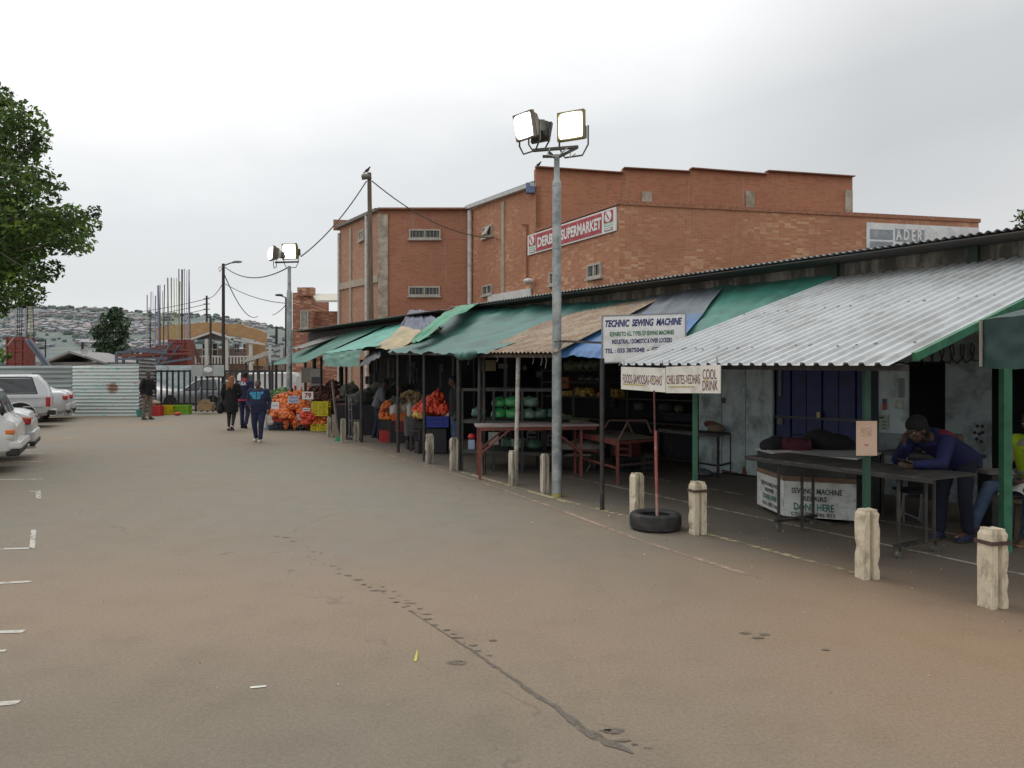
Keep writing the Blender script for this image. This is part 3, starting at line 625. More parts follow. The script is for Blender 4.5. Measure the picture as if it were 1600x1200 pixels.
lblue = M('pale_blue_steel', (.52, .62, .63), .55, .12, 2, .1, 30, dirt=((.10, .10, .09), .42, 3), st=(1, 1, .7))
gblue = M('grey_blue_steel', (.26, .31, .32), .6, .15, 2, .1, 30, dirt=((.07, .07, .065), .45, 3))
navy = M('navy_steel', (.022, .034, .15), .5, .2, 3, dirt=((.02, .02, .03), .4, 4)); darkin = M('dark_interior', (.012, .012, .015), .9, .3, 2)  # darkin: ceiling shade put into a near-black colour
darkwall = M('dim_shop_wall', (.022, .022, .026), .9, .35, 1.5)  # shade inside the shops put into this near-black wall colour
a1085, a1128, a1165, a1205 = aw(1092), aw(1128), aw(1165), aw(1207)
panel(a1128+.01, a1085, 0, 2.9, 0, lblue, 'wall_panel')
dr = thing('steel_door', 'pale blue double steel door with rusty patches at its foot', 'door', Sw((a1205+a1128)/2, 0))
panel(a1165+.006, a1128-.006, .03, 2.15, .0, lblue, 'door_leaf', parent=dr); panel(a1205+.006, a1165-.006, .03, 2.15, .0, lblue, 'door_leaf', parent=dr)
panel(a1205, a1128, 2.16, 2.9, 0, lblue, 'wall_panel')
rust = M('rust_patch', (.17, .075, .045), .95, .4, 9)
for (x0, y0, r1, r2) in ((1140, 742, .26, .10), (1163, 742, .06, .14), (1112, 664, .2, .10)):
    c = onS(x0, y0, -.008); pts = [c+U2*(r1*math.cos(k*.4833)*R_.uniform(.6, 1.1))+UP*(r2*math.sin(k*.4833)*R_.uniform(.5, 1.1)) for k in range(13)]
    pts = [V((p.x, p.y, max(p.z, .035))) for p in pts]; MB().prism(pts, W2*.004).build('rust', rust, dr)
MB().box(Sw(a1128-.05, -.03, 1.28), (.05, .05, .09), (U2, W2, UP)).build('latch', galvd, dr)
a1362, a1372, a1415, a1478, a1548 = aw(1362), aw(1372), aw(1417), aw(1477), aw(1547)
nd = thing('folding_door', 'dark navy ribbed steel shutter door with a padlock bar', 'door', Sw((a1205+a1362)/2, 0))
for i in range(6):
    A = a1205-.03-(a1205-.03-a1362)*i/6; B = a1205-.03-(a1205-.03-a1362)*(i+1)/6; panel(B+.012, A-.012, .03, 2.1, .05+(i % 2)*.02, navy, 'door_fold', parent=nd)
panel(a1362, a1205-.03, 1.02, 1.06, .02, M('bar_steel', (.05, .055, .07), .4), 'lock_bar', .02, nd)
m_ = (a1205+a1362)/2; MB().box(Sw(m_, .0, 1.1), (.06, .05, .09), (U2, W2, UP)).build('padlock', M('brass', (.25, .22, .15), .4, metal=1), nd)
MB().box(Sw(a1205-.12, .03, 1.75), (.05, .02, .75), (U2, W2, UP)).build('notice_strip', M('strip_grey', (.2, .21, .2)), nd)
MB().box(Sw(a1205-.12, .03, .98), (.1, .02, .13), (U2, W2, UP)).build('notice_strip', M('strip_grey', (.2, .21, .2)), nd)
panel(a1362, a1205, 2.11, 2.9, 0, M('lintel_dark', (.03, .035, .05)), 'lintel')
panel(a1372, a1362-.005, 0, 2.9, -.01, M('lintel_dark', (.03, .035, .05)), 'door_post')
panel(a1415, a1372, 0, .88, 0, gblue, 'wall_panel'); panel(a1415, a1372, .883, 1.9, .01, lblue, 'notice_panel'); panel(a1548, a1372, 1.903, 2.9, 0, gblue, 'wall_panel')
panel(a1478, a1415, 0, .8, .03, M('counter_dark', (.04, .042, .045)), 'wall_panel')
panel(a1548, a1478, 0, 1.9, 0, gblue, 'wall_panel'); panel(-7, a1548-.02, 1.9, 2.9, 0, M('lintel_dark', (.03, .035, .05)), 'lintel')
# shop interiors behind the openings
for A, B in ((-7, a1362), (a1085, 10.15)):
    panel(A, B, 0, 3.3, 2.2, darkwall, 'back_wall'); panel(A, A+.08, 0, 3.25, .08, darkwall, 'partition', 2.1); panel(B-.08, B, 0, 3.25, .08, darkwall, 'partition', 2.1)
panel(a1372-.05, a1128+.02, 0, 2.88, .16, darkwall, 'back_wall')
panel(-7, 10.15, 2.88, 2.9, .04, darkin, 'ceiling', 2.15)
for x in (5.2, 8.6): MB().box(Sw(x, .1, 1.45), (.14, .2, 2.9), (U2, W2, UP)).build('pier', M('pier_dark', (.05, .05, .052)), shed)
# holes in the grey blue panel and bits of paper on the notice panel
mb = MB()
for dx, dy in ((0, 0), (8, 0), (-4, 10), (3, 12), (8, 10), (-1, 20), (6, 24)):
    c = onS(1527+dx, 666+dy, -.004); mb.lathe(c, W2, [(0, 0), (0, .022), (.003, .022)], 12)
mb.build('vent_hole', M('hole', (.008, .008, .01)), shed)
ctd = M('paper_white', (.50, .50, .46), .9); 
pa = thing('notice', 'white printed list pinned on the pale notice panel', 'notice', onS(1408, 632, -.01)); MB().box(onS(1408, 606, -.006), (.085, .006, .28), (U2, W2, UP)).build('sheet', M('paper_dim', (.27, .30, .29)), pa)
mb = MB()
for k in range(11): mb.box(onS(1408, 593+k*2.7, -.011), (.055*R_.uniform(.7, 1), .003, .005), (U2, W2, UP))
mb.build('print', M('ink', (.03, .03, .04)), pa)
pa = tag(MB().box(onS(1394, 616, -.012), (.05, .006, .10), (U2, W2, UP)).build('notice', ctd), 'small blank white paper high on the notice panel', 'notice')
pa = thing('notice', 'red and blue card stuck on the notice panel', 'notice', onS(1382, 640, -.01)); MB().box(onS(1382, 627, -.008), (.055, .006, .07), (U2, W2, UP)).build('blue_half', M('card_blue', (.08, .10, .2)), pa); MB().box(onS(1382, 635, -.012), (.055, .006, .1), (U2, W2, UP)).build('red_half', M('card_red', (.42, .07, .05)), pa)
pa = tag(MB().ell(onS(1405, 632, -.014), (.05, .008, .065), (U2, W2, UP)).build('sticker', ctd), 'round white torn sticker on the notice panel', 'sticker')
pa = thing('poster', 'pale green AMC poster below the card on the notice panel', 'poster', onS(1383, 675, -.01)); MB().box(onS(1382, 658, -.012), (.11, .008, .18), (U2, W2, UP)).build('sheet', M('pale_green_paper', (.36, .44, .34)), pa)
c = onS(1373.5, 654, -.018); text('AMC', c, -U2, UP, .085, .035, M('ink', (.03, .03, .04)), pa, bold=.02, lift=.002)
mb = MB()
for k in range(3): mb.box(onS(1382, 659+k*5, -.019), (.07, .003, .010), (U2, W2, UP))
mb.build('print', M('ink', (.03, .03, .04)), pa)
# looped cable along the wall top
mb = MB(); pts = [onS(1372, 570, -.1), onS(1385, 573, -.1), onS(1405, 566, -.1), onS(1425, 570, -.1)]
for i in range(34):
    t = i/33; x = 1432+t*100; pts.append(onS(x+7*math.sin(i*1.2), 556+16*math.cos(i*1.2)-6*t, -.1))
mb.tube(pts, .011, 6); tag(mb.build('cable', M('black_rubber', (.015, .015, .016), .6), smooth=True), 'black cable hanging in loops above the dark shop opening', 'cable')
# second shed beyond
sh2 = thing('far_shed', 'second market shed with thin dark roof behind the fruit stalls', 'building', Sw(16, 0))
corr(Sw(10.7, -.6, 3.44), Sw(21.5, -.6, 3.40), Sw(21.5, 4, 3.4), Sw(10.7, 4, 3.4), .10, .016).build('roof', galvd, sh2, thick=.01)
panel(10.7, 21.5, 2.55, 3.36, .0, M('dark_brown_wall', (.045, .04, .038)), 'upper_wall', parent=sh2)
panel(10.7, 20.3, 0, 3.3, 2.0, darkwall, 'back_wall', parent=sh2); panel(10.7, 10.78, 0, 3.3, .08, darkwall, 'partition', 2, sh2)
for a in (11.0, 13.4, 15.8, 18.5, 21): MB().box(Sw(a, .05, 1.3), (.12, .12, 2.6), (U2, W2, UP)).build('post', M('post_dark', (.05, .05, .05)), sh2)
# ------------------------------------------------------------------ awnings
steel_b = M('black_steel', (.028, .028, .030), .5, .3, 6, dirt=((.12, .07, .04), .35, 9)); steel_g = M('green_steel', (.045, .19, .10), .5, .15, 5, dirt=((.03, .08, .05), .4, 8))
steel_dg = M('dark_green_steel', (.025, .085, .055), .5, .2, 5); tarp_d = None
def tarpm(name, c, dirt=(.05, .06, .05), am=.4, rough=.55):
    if name in MATS: return MATS[name]
    m = M(name, c, rough, .16, 1.6, .25, 7, dirt=(dirt, am, 1.7)); nt = m.node_tree; b = [x for x in nt.nodes if x.type == 'BSDF_PRINCIPLED'][0]
    return m
def sheetmb(c00, c10, c11, c01, nu=26, nv=22, sag=.08, nz=.025, seed=0, hem=.0):
    c00, c10, c11, c01 = (V(c) for c in (c00, c10, c11, c01)); mb = MB()
    n = (c10-c00).cross(c01-c00).normalized(); n = n if n.z > 0 else -n
    def fn(u, v):
        p = c00.lerp(c10, u).lerp(c01.lerp(c11, u), v)
        e = math.sin(v*math.pi)*(.6+.4*abs(math.sin(u*math.pi*3)))
        wr = noise.noise(V((u*9+seed, v*3.2, seed)))+.5*noise.noise(V((u*22, v*6+seed, 2)))+1.2*abs(noise.noise(V((u*3.2+v*2.4, v*1.5, seed+4))))
        p = p+n*(-sag*e+nz*wr)
        if v == 0: p = p+UP*(-hem*(.4+.6*abs(math.sin(u*31+seed)))+.02*noise.noise(V((u*30, seed, 1))))
        return p
    mb.grid(fn, nu, nv); return mb
def pole(parent, a, b, r, mat, name='pole', sq=False):
    mb = MB()
    if sq: mb.bar(a, b, r*1.5)
    else: mb.tube([a, b], r, 10)
    return mb.build(name, mat, parent, smooth=not sq)
def pole_at(parent, px, base, ytop, wpx, mat, t=None, sq=False, name='pole', dx=0):
    g = G(px, base); top = P(px+dx, ytop, g.y); return pole(parent, g, top, wpx*g.y/F/2, mat, name, sq)
# A. silver corrugated canopy, the nearest
sA = thing('corrugated_awning', 'bright silver corrugated iron awning nearest the camera', 'awning', Rw(-.4, 0))
e0 = onR(966, 569, -.1); e1 = onR(1388, 569, -.1)
t0 = Sw(-4.6, -.04, 3.20); t0 = onS(1758, 372, -.04); t1 = onS(1311, 433, -.04); t0.z = 3.2
silver = M('silver_sheet', (.50, .525, .53), .38, .10, 1.2, .05, 60, metal=.15, dirt=((.33, .33, .31), .45, 2.0), st=(1, 1, 1))
mid_a = e0.lerp(t1, .97)
corr(e1, e0, t1, t0, .150, .014, 'box', 2).build('roof_sheet', silver, sA, thick=.003)
# a few loose bent flaps and screws on the sheet
mb = MB(); nrm = (e0-e1).cross(t0-e1).normalized(); nrm = nrm if nrm.z > 0 else -nrm
for i in range(70):
    u, v = (R_.randrange(20)+.62)/20, R_.choice([.12, .5, .88])+R_.uniform(-.01, .01); p = e1.lerp(e0, u).lerp(t0.lerp(t1, u), v); mb.box(p+nrm*.022, (.018, .018, .012))
tag(mb.build('roofing_screws', M('screw', (.25, .25, .24), .5), sA), kind='stuff')
MB().bar(e1-UP*.045+W1*.35+UP*.11, t0-UP*.075, .05, .07).build('rake_beam', steel_g, sA)
MB().bar(e0-UP*.05+W1*.08, t1-UP*.07, .05, .07).build('rake_beam', steel_dg, sA)
MB().bar(e0-UP*.03+W1*.25, e1-UP*.03+W1*.25, .04, .05).build('eave_beam', steel_b, sA)
pole_at(sA, 1354, 880, 572, 12, steel_dg, sq=True); pole_at(sA, 1086, 822, 572, 9, M('mid_green_steel', (.035, .13, .08), .5, .2, 4), sq=True)
gA = thing('green_awning', 'dark green tarpaulin awning at the right edge of the photo', 'awning', G(1572, 880))
pole_at(gA, 1571, 862, 486, 17, steel_g, sq=True)
q0 = onR(1535, 573, .12); q1 = onR(1535, 500, .12); q2 = onR(1800, 573, .12); q3 = onR(1800, 470, .12)
dkt = tarpm('bottle_green_tarp', (.012, .045, .040), (.008, .025, .022), .3); sheetmb(q2, q0, q1, q3, 30, 10, .0, .02, 3, .02).build('valance', dkt, gA, thick=.004)
sheetmb(q1, q3, Sw(-5.6, -.05, 3.15), Sw(-4.5, -.05, 3.15), 10, 12, .05).build('canopy', dkt, gA, thick=.004)
MB().tube([q0+W1*-.02, q1+W1*-.02], .012, 6).build('hem_rope', M('rope', (.22, .2, .16)), gA)
# B. green tarp behind the silver one
sB = thing('tarpaulin_awning', 'sea green tarpaulin awning half hidden behind the silver awning', 'awning', Rw(1.7, 0))
tB = tarpm('sea_green_tarp', (.050, .21, .16), (.04, .10, .085), .5)
sheetmb(onR(1090, 556, 1.3), onR(1015, 558, 1.3), onS(1122, 449, -.06), onS(1308, 431, -.06), 24, 24, .05, .03, 5).build('canopy', tB, sB, thick=.004)
sC = thing('tarpaulin_awning', 'torn blue tarpaulin awning behind the sewing machine sign', 'awning', Rw(2.2, 0))
tC = tarpm('blue_tarp', (.055, .165, .38), (.10, .14, .19), .45)
mbt = sheetmb(onR(1040, 562, 1.15)+UP*.02, onR(866, 556, -.05)+UP*.02, onS(1008, 468, -.09)+UP*.03, onS(1132, 449, -.09)+UP*.02, 28, 24, .03, .035, 9, .04)
cn = mbt.build('canopy', [tC, M('faded_tarp_grey', (.13, .15, .17), .6, .2, 2)], sC)
for p in cn.data.polygons:
    j, i = divmod(p.index, 28); 
    if j > 13+5*noise.noise(V((i*.2, 3, 0))): p.material_index = 1
cn.modifiers.new('t', 'SOLIDIFY').thickness = .004
mb = MB()
for px, py, w_ in ((905, 549, 14), (925, 531, 12), (893, 540, 7)):
    c = onR(px, py, .1); mb.add([c+U1*(w_*.006*math.cos(k*.9))+UP*(w_*.0022*math.sin(k*.9)+w_*.002*math.cos(k*.9))-W1*.10 for k in range(7)], [tuple(range(7))])
pole_at(sC, 941, 797, 560, 7, steel_b)
# D. tan corrugated canopy
sD = thing('corrugated_awning', 'rusty tan corrugated awning beside the blue tarpaulin', 'awning', Rw(4, 0))
tan = M('rusty_tan_sheet', (.36, .285, .20), .8, .2, 1.5, .2, 30, dirt=((.20, .12, .075), .6, 2.4))
corr(onR(868, 551, -.15), onR(748, 551, -.15), onS(890, 484, -.08), onS(1040, 462, -.08), .12, .014, 'sine', 3).build('roof_sheet', tan, sD, thick=.005)
pole_at(sD, 806, 757, 556, 7, M('white_pole_paint', (.52, .51, .48), .6, .2, 6, dirt=((.2, .15, .1), .5, 9)), dx=4)
MB().bar(onR(868, 556, -.05), onR(748, 556, -.05), .05, .05).build('eave_beam', M('timber_dark', (.08, .06, .045), .9), sD)
pole_at(sD, 748, 741, 556, 6, steel_b, dx=2); pole_at(sD, 757, 741, 556, 5, steel_b, dx=-1)
# E. large green tarp
sE = thing('tarpaulin_awning', 'large dusty teal tarpaulin awning over the tomato stall', 'awning', Rw(7, 0))
tE = tarpm('teal_tarp', (.038, .145, .120), (.03, .075, .068), .5)
sheetmb(onR(762, 550, -.2), onR(606, 548, -.2), onS(716, 484, -.3), onS(1000, 470, -.12), 44, 30, .12, .055, 12, .05).build('canopy', tE, sE, thick=.004)
fl0, fl1 = onS(718, 479, -.62), onR(640, 536, -.1)
sheetmb(fl1, fl1+U1*-.5, fl0+U2*-.9, fl0+U2*.15, 10, 16, -.06, .05, 15).build('edge_flap', tarpm('bright_green_tarp', (.035, .25, .13), (.03, .1, .06), .4), sE, thick=.004)
for px, b_, wp in ((717, 735, 7), (663, 721, 5), (622, 707, 5)): pole_at(sE, px, b_, 553, wp, steel_b)
MB().bar(onR(762, 554, -.1), onR(610, 552, -.1), .05, .05).build('eave_beam', steel_b, sE)
# a bunched fold of cloth hanging at the eave
mb = MB(); c = onR(730, 552, -.22)
for k in range(5): mb.ell(c+U1*(k*.12-.2)+UP*(-.02-.03*(k % 2)), (.16, .1, .07), (U1, W1, UP))
mb.build('bunched_fold', tE, sE, remesh=.03)
# F. patched yellow and slate awning
sF = thing('tarpaulin_awning', 'patchwork awning of yellow, cream and slate blue tarpaulins', 'awning', onS(640, 560, 0)-UP*1.7)
yel = tarpm('ochre_tarp', (.42, .32, .14), (.20, .17, .11), .6); slate = tarpm('slate_tarp', (.085, .10, .155), (.06, .07, .1), .4); crm = tarpm('cream_tarp', (.50, .44, .29), (.3, .26, .17), .5); gry = tarpm('charcoal_tarp', (.05, .052, .06))
def rp(px, py, t): return onR(px, py, t)
sheetmb(rp(630, 550, -.1), rp(587, 545, -.1), rp(628, 509, 1.0), rp(664, 520, 1.0), 14, 14, .03, .04, 21).build('ochre_patch', yel, sF, thick=.004)
sheetmb(rp(655, 531, .9), rp(622, 516, .9), rp(640, 485, 2.6), rp(662, 485, 2.6), 14, 14, -.03, .05, 22).build('slate_patch', slate, sF, thick=.004)
sheetmb(rp(690, 514, .9), rp(654, 531, .95), rp(658, 485, 2.6), rp(676, 489, 2.6), 14, 14, -.03, .05, 25).build('slate_patch', slate, sF, thick=.004)
sheetmb(rp(700, 520, 1.9), rp(672, 515, 2.0), rp(658, 485.5, 2.9), rp(702, 490, 2.9), 10, 10, -.02, .03, 26).build('cream_patch', crm, sF, thick=.004)
sheetmb(rp(694, 510, 1.1), rp(610, 551, -.12), rp(655, 528, .85), rp(690, 516, .95), 10, 10, .0, .03, 28).build('ochre_patch', yel, sF, thick=.004)
sheetmb(rp(592, 556, -.2), rp(562, 571, -.2), rp(590, 538, .4), rp(604, 545, .4), 10, 10, .0, .06, 27, .06).build('charcoal_patch', gry, sF, thick=.004)
pole_at(sF, 565, 691, 562, 5, steel_b)
# G. bright turquoise awning, H. dull green awning
sG = thing('tarpaulin_awning', 'bright turquoise tarpaulin awning with a ragged hanging hem', 'awning', rp(530, 588, 0)-UP*1.7)
tG = tarpm('turquoise_tarp', (.075, .34, .255), (.05, .20, .155), .5); sheetmb(rp(592, 541, -.1), rp(506, 553, -.1), rp(603, 511, 2.0), rp(632, 507, 2.0), 24, 16, .05, .03, 31).build('canopy', tG, sG, thick=.004)
sheetmb(rp(560, 567, -.14), rp(506, 567, -.12), rp(506, 552, -.1), rp(568, 546, -.1), 22, 6, .0, .04, 33, .12).build('hem', tarpm('pale_turquoise', (.16, .36, .29), (.2, .3, .25), .5), sG, thick=.004)
for px, b_ in ((541, 684), (502, 671)): pole_at(sG, px, b_, 558, 4, steel_b)
sH = thing('tarpaulin_awning', 'muted green sheet awning over the orange stall farthest along', 'awning', rp(470, 588, 0)-UP*1.7)
tH = tarpm('muted_green_tarp', (.075, .21, .165), (.06, .14, .11), .4); corr(rp(478, 566, -.1), rp(418, 571, -.1), rp(562, 512, 2.1), rp(602, 508, 2.1), .12, .01, 'sine', 2).build('canopy', tH, sH, thick=.004)
corr(rp(428, 566, .4), rp(416, 570, .4), rp(540, 519, 2.2), rp(560, 514, 2.2), .3, .01, 'sine', 2).build('under_sheet', tarpm('deep_green_sheet', (.03, .09, .07)), sH, thick=.004)
for px, b_, wp in ((502, 670, 0), (451, 668, 0), (426, 662, 3), (477, 671, 4)):
    if wp: pole_at(sH, px, b_, 566, wp, steel_b)
sI = thing('lean_to_roof', 'grey striped lean to sheets below the far shed roof', 'roof', onS(480, 588, 0)-UP*1.7)
corr(onS(470, 545, -1.4), onS(452, 546, -1.4), onS(522, 521, .2), onS(548, 520, .2), .5, .03, 'sine', 2).build('roof_sheet', M('grey_sheets', (.22, .215, .20), .7, .25, 3), sI, thick=.01)
# ------------------------------------------------------------------ floodlight masts, poles, cables
galv = M('galvanised_steel', (.24, .27, .27), .45, .28, 5, .08, 40, metal=.35, dirt=((.45, .47, .46), .55, 7)); dkm = M('dark_metal', (.06, .058, .05), .5, .2, 5)
olive = M('olive_housing', (.17, .15, .045), .45, .2, 5); glow = M('lamp_glow', (1, .96, .86), emit=5)
brownh = M('brown_housing', (.10, .082, .065), .5, .2, 4)
def flood(parent, c, aim, k=1.0, house=olive):
    """square floodlight: flared housing, rim, lit glass, ballast box, U bracket"""
    f = V(aim).normalized(); r = f.cross(UP).normalized(); u = r.cross(f); ax = (r, f, u); h = .185*k
    mb = MB(); mb.add([c+f*.0+r*(i*h)+u*(j*h) for j in (-1, 1) for i in (-1, 1)]+[c-f*.14*k+r*(i*h*.82)+u*(j*h*.78) for j in (-1, 1) for i in (-1, 1)]+[c-f*.24*k+r*(i*h*.4)+u*(j*h*.4) for j in (-1, 1) for i in (-1, 1)],
       [(0, 1, 5, 4), (1, 3, 7, 5), (3, 2, 6, 7), (2, 0, 4, 6), (4, 5, 9, 8), (5, 7, 11, 9), (7, 6, 10, 11), (6, 4, 8, 10), (8, 9, 11, 10)])
    hd = mb.build('lamp_head', house, parent)
    rim = MB()
    for i in (-1, 1): rim.box(c+r*(i*h)+f*.01, (.025*k, .07*k, 2*h+.025*k), ax); rim.box(c+u*(i*h)+f*.01, (2*h-.026*k, .068*k, .025*k), ax)
    rim.build('rim', house, hd)
    def ln_(a, b):
        x, y = (a-.5)*2, (b-.5)*2; q = max(abs(x), abs(y), 1e-6); l_ = (abs(x)**5+abs(y)**5)**(1/5); e = q/max(l_, 1e-6)
        return c+f*(.022+.10*k*max(0, 1-q*q)**.5)+r*(x*e*h*1.0)+u*(y*e*h*1.0)
    MB().grid(ln_, 20, 20).build('lens', glow, hd, smooth=True)
    MB().box(c-f*.29*k, (h*1.0, .12*k, h*.9), ax).build('ballast_box', dkm, hd)
    lo = c-UP*.40*k; br = MB(); br.tube([c+r*(h+.03)-f*.08, c+r*(h+.03)-f*.08-UP*.26*k, lo+r*h*.7-f*.08, lo-r*h*.7-f*.08, c-r*(h+.03)-f*.08-UP*.26*k, c-r*(h+.03)-f*.08], .013, 6); br.build('bracket', dkm, hd)
    return hd
mast = thing('floodlight_mast', 'tall galvanised floodlight mast with two lit lamps beside the sign', 'lamp post', G(870, 776))
b0 = G(870, 776); D = b0.y; X = b0.x
MB().tube([V((X, D, 0)), V((X, D, P(0, 292, D).z)), V((X, D, P(0, 284, D).z)), V((X, D, P(0, 280, D).z)), V((X, D, P(0, 242, D).z))], [.071, .060, .058, .040, .040], 20).build('pole', galv, mast, smooth=True)
MB().lathe(V((X, D, P(0, 292, D).z)), UP, [(0, .060), (0, .064), (.05, .064), (.05, .058)]).build('collar', galv, mast)
mb = MB(); zt = P(0, 238, D).z; mb.bar(V((X-.34, D-.02, zt+.02)), V((X+.30, D-.05, zt+.06)), .06, .035); mb.bar(V((X-.2, D+.03, zt-.05)), V((X+.05, D+.03, zt-.05)), .05, .03); mb.bar(V((X, D, zt-.08)), V((X+.28, D-.05, zt+.05)), .05, .03); mb.bar(V((X, D, zt-.1)), V((X-.12, D, zt+.01)), .05, .03)
mb.build('cross_arm', dkm, mast)
mb = MB(); mb.tube([V((X-.1, D-.06, zt+.04)), V((X-.14, D-.08, zt-.06)), V((X, D-.09, zt-.09)), V((X+.10, D-.08, zt+.0)), V((X+.16, D-.06, zt+.06))], .010, 6); mb.tube([V((X+.2, D-.05, zt)), V((X+.17, D-.08, zt-.1)), V((X+.22, D-.08, zt-.07)), V((X+.26, D-.07, zt-.04))], .008, 6); mb.build('wiring', M('pale_wire', (.35, .35, .34)), mast)
flood(mast, P(893, 197, D-.05), (-.50, -1, -.02), 1.02, olive)
flood(mast, P(821, 197, D-.10), (-1, -.95, -.30), .92, brownh)
flood(mast, P(846, 207, D+.28), (.55, .9, -.35), .75, dkm).children
pa_ = MB().lathe(V((X, D, 0)), UP, [(0, .074), (.03, .0735), (.05, .072)]).build('painted_foot', M('yellow_foot', (.33, .30, .08), .7, .5, 14), mast)
m2 = thing('floodlight_mast', 'smaller looking floodlight mast standing behind the orange stall', 'lamp post', G(452, 667)); b0 = G(452, 667); D = b0.y; X = b0.x
MB().tube([V((X, D, 0)), V((X, D, P(0, 458, D).z)), V((X, D, P(0, 452, D).z)), V((X, D, P(0, 416, D).z))], [.10, .085, .06, .055], 16).build('pole', galv, m2, smooth=True)
zt = P(0, 411, D).z; mb = MB(); mb.bar(V((X-.48, D, zt+.02)), V((X+.3, D, zt+.04)), .07, .05); mb.build('cross_arm', dkm, m2)
flood(m2, P(453, 393, D), (-.25, -1, -.1), 1.35, olive); flood(m2, P(426, 396, D-.2), (-1, -.6, .1), 1.15, brownh)
wood = M('weathered_pole', (.16, .125, .095), .95, .3, 3, .5, 20, st=(6, 6, .5)); wood_d = M('dark_pole', (.055, .048, .042), .95, .3, 3, .4, 20, st=(6, 6, .5))
def upole(label, px, ytop, D, wb, wt, mat, tilt=0, cat='pole', base=None):
    t = thing('utility_pole', label, cat, V(((px-CX)/F*D, D, 0))); top = P(px+tilt, ytop, D)
    MB().tube([V(((px-CX)/F*D, D, 0)), top], [wb*D/F/2, wt*D/F/2], 12).build('pole', mat, t, smooth=True); return t, top
up1, tp1 = upole('weathered wooden utility pole rising in front of the brick block', 582, 270, 27, 9.5, 6.5, wood, -5)
MB().ell(tp1+V((-.12, -.1, -.15)), (.16, .10, .10)).build('insulator', M('insulator', (.2, .18, .16), .5), up1, smooth=True)
MB().bar(tp1+V((-.25, -.1, -.25)), tp1+V((.1, -.1, -.2)), .05, .07).build('bracket', dkm, up1)
up2, tp2 = upole('wooden pole carrying a street lamp near the palisade fence', 349, 412, 35, 6, 4.5, wood_d, 0, 'street lamp')
mb = MB(); mb.tube([tp2+V((0, 0, -.1)), tp2+V((.35, -.05, .02)), tp2+V((.55, -.05, .05))], .03, 6); mb.build('arm', dkm, up2)
MB().ell(tp2+V((.68, -.05, .08)), (.24, .09, .06)).build('lamp_head', M('lamp_grey', (.25, .26, .26)), up2, smooth=True)
MB().tube([tp2+V((-.05, 0, -.1)), tp2+V((-.22, 0, -.2)), tp2+V((-.18, 0, -.4)), tp2+V((-.06, 0, -.2))], .015, 5).build('loose_wire', dkm, up2)
up3, tp3 = upole('dark telephone pole with four wires beyond the house', 323, 462, 60, 3.5, 3, wood_d); 
mb = MB()
for k in range(4): mb.box(tp3+UP*(-.25-.42*k), (.5, .08, .06))
mb.build('crossbar', dkm, up3)
up4, tp4 = upole('short dark pole in front of the house gable', 329, 496, 56, 4, 3, wood_d)
up5, tp5 = upole('slim dark pole standing left of the bushy tree', 71, 530, 75, 2.5, 2, wood_d); up6, tp6 = upole('stubby black pole above the fence between the two columns', 129, 535, 62, 4, 4, wood_d)
up7, tp7 = upole('dark pole behind the second floodlight mast', 432, 510, 60, 4, 4, wood_d)
lp8 = thing('street_lamp', 'distant street lamp arm peeking out beside the second mast', 'street lamp', V(((446-CX)/F*48, 48, 0))); q = P(447, 465, 48)
MB().tube([V((q.x, 48, 0)), q], [.1, .07], 8).build('pole', wood_d, lp8); MB().tube([q, P(438, 462, 48)], .04, 6).build('arm', dkm, lp8); MB().ell(P(436, 461, 48), (.28, .12, .08)).build('lamp_head', dkm, lp8, smooth=True)
def cable(a, b, sag, r, label, mat=None):
    pts = [V(a).lerp(V(b), k/20)-UP*(sag*4*(k/20)*(1-k/20)) for k in range(21)]
    return tag(MB().tube(pts, r, 5).build('overhead_cable', mat or M('cable_dark', (.07, .068, .065)), smooth=True), label, 'cable')
cable(tp1+V((-.1, 0, -.3)), P(470, 401, 25), .25, .022, 'cable from the wooden pole down to the second mast')
cable(tp1+V((.1, 0, -.3)), hb(775, 372)+nS*.1, .5, .022, 'cable from the wooden pole to the brick wall')
cable(hb(775, 372)+nS*.1, hf(1040, 432)+nF*.1, .12, .012, 'thin brown cable running down across the brick wall', M('cable_brown', (.16, .08, .05)))
cable(tp2+V((0, 0, -.1)), P(450, 418, 25), .45, .022, 'sagging cable between the street lamp pole and the second mast')
cable(tp2+V((0, 0, -.4)), P(403, 494, 60), .8, .025, 'cable dropping steeply behind the lamp pole'); cable(tp2+V((0, 0, -.9)), P(450, 474, 30), .2, .016, 'thin cable passing right of the lamp pole')
cable(tp2+V((0, 0, -.9)), tp3+UP*-.1, .3, .02, 'thin cable joining the lamp pole and the telephone pole')
for k in range(3): cable(tp3+UP*(-.25-.42*k), P(60, 476+k*5, 95), 1.2, .028, ('topmost', 'middle', 'lowest')[k]+' of the three long wires running left from the telephone pole')
cable(P(452, 470, 47), P(425, 492, 80), .2, .03, 'short cable left of the second mast')
def bird(label, p):
    b = MB(); b.ell(p+UP*.09, (.05, .10, .055), (V((0, 1, 0)), V((.8, 0, .6)), V((-.6, 0, .8)))); b.cone(p+V((.06, 0, .15)), p+V((.09, 0, .20)), .035, .03); b.cone(p+V((.1, 0, .2)), p+V((.145, 0, .195)), .012, .003); b.cone(p+V((-.04, 0, .05)), p+V((-.16, 0, -.02)), .03, .012)
    b.cone(p, p+UP*.06, .008, .01)
    tag(b.build('bird', M('bird_dark', (.03, .03, .035), .7), remesh=.012), label, 'bird')
bird('dark bird perched on top of the wooden utility pole', tp1+UP*.0+V((-.08, 0, .0))); bird('dark bird on the left corner of the stepped parapet', b1+UP*10.14+V((.1, -.0, 0)))
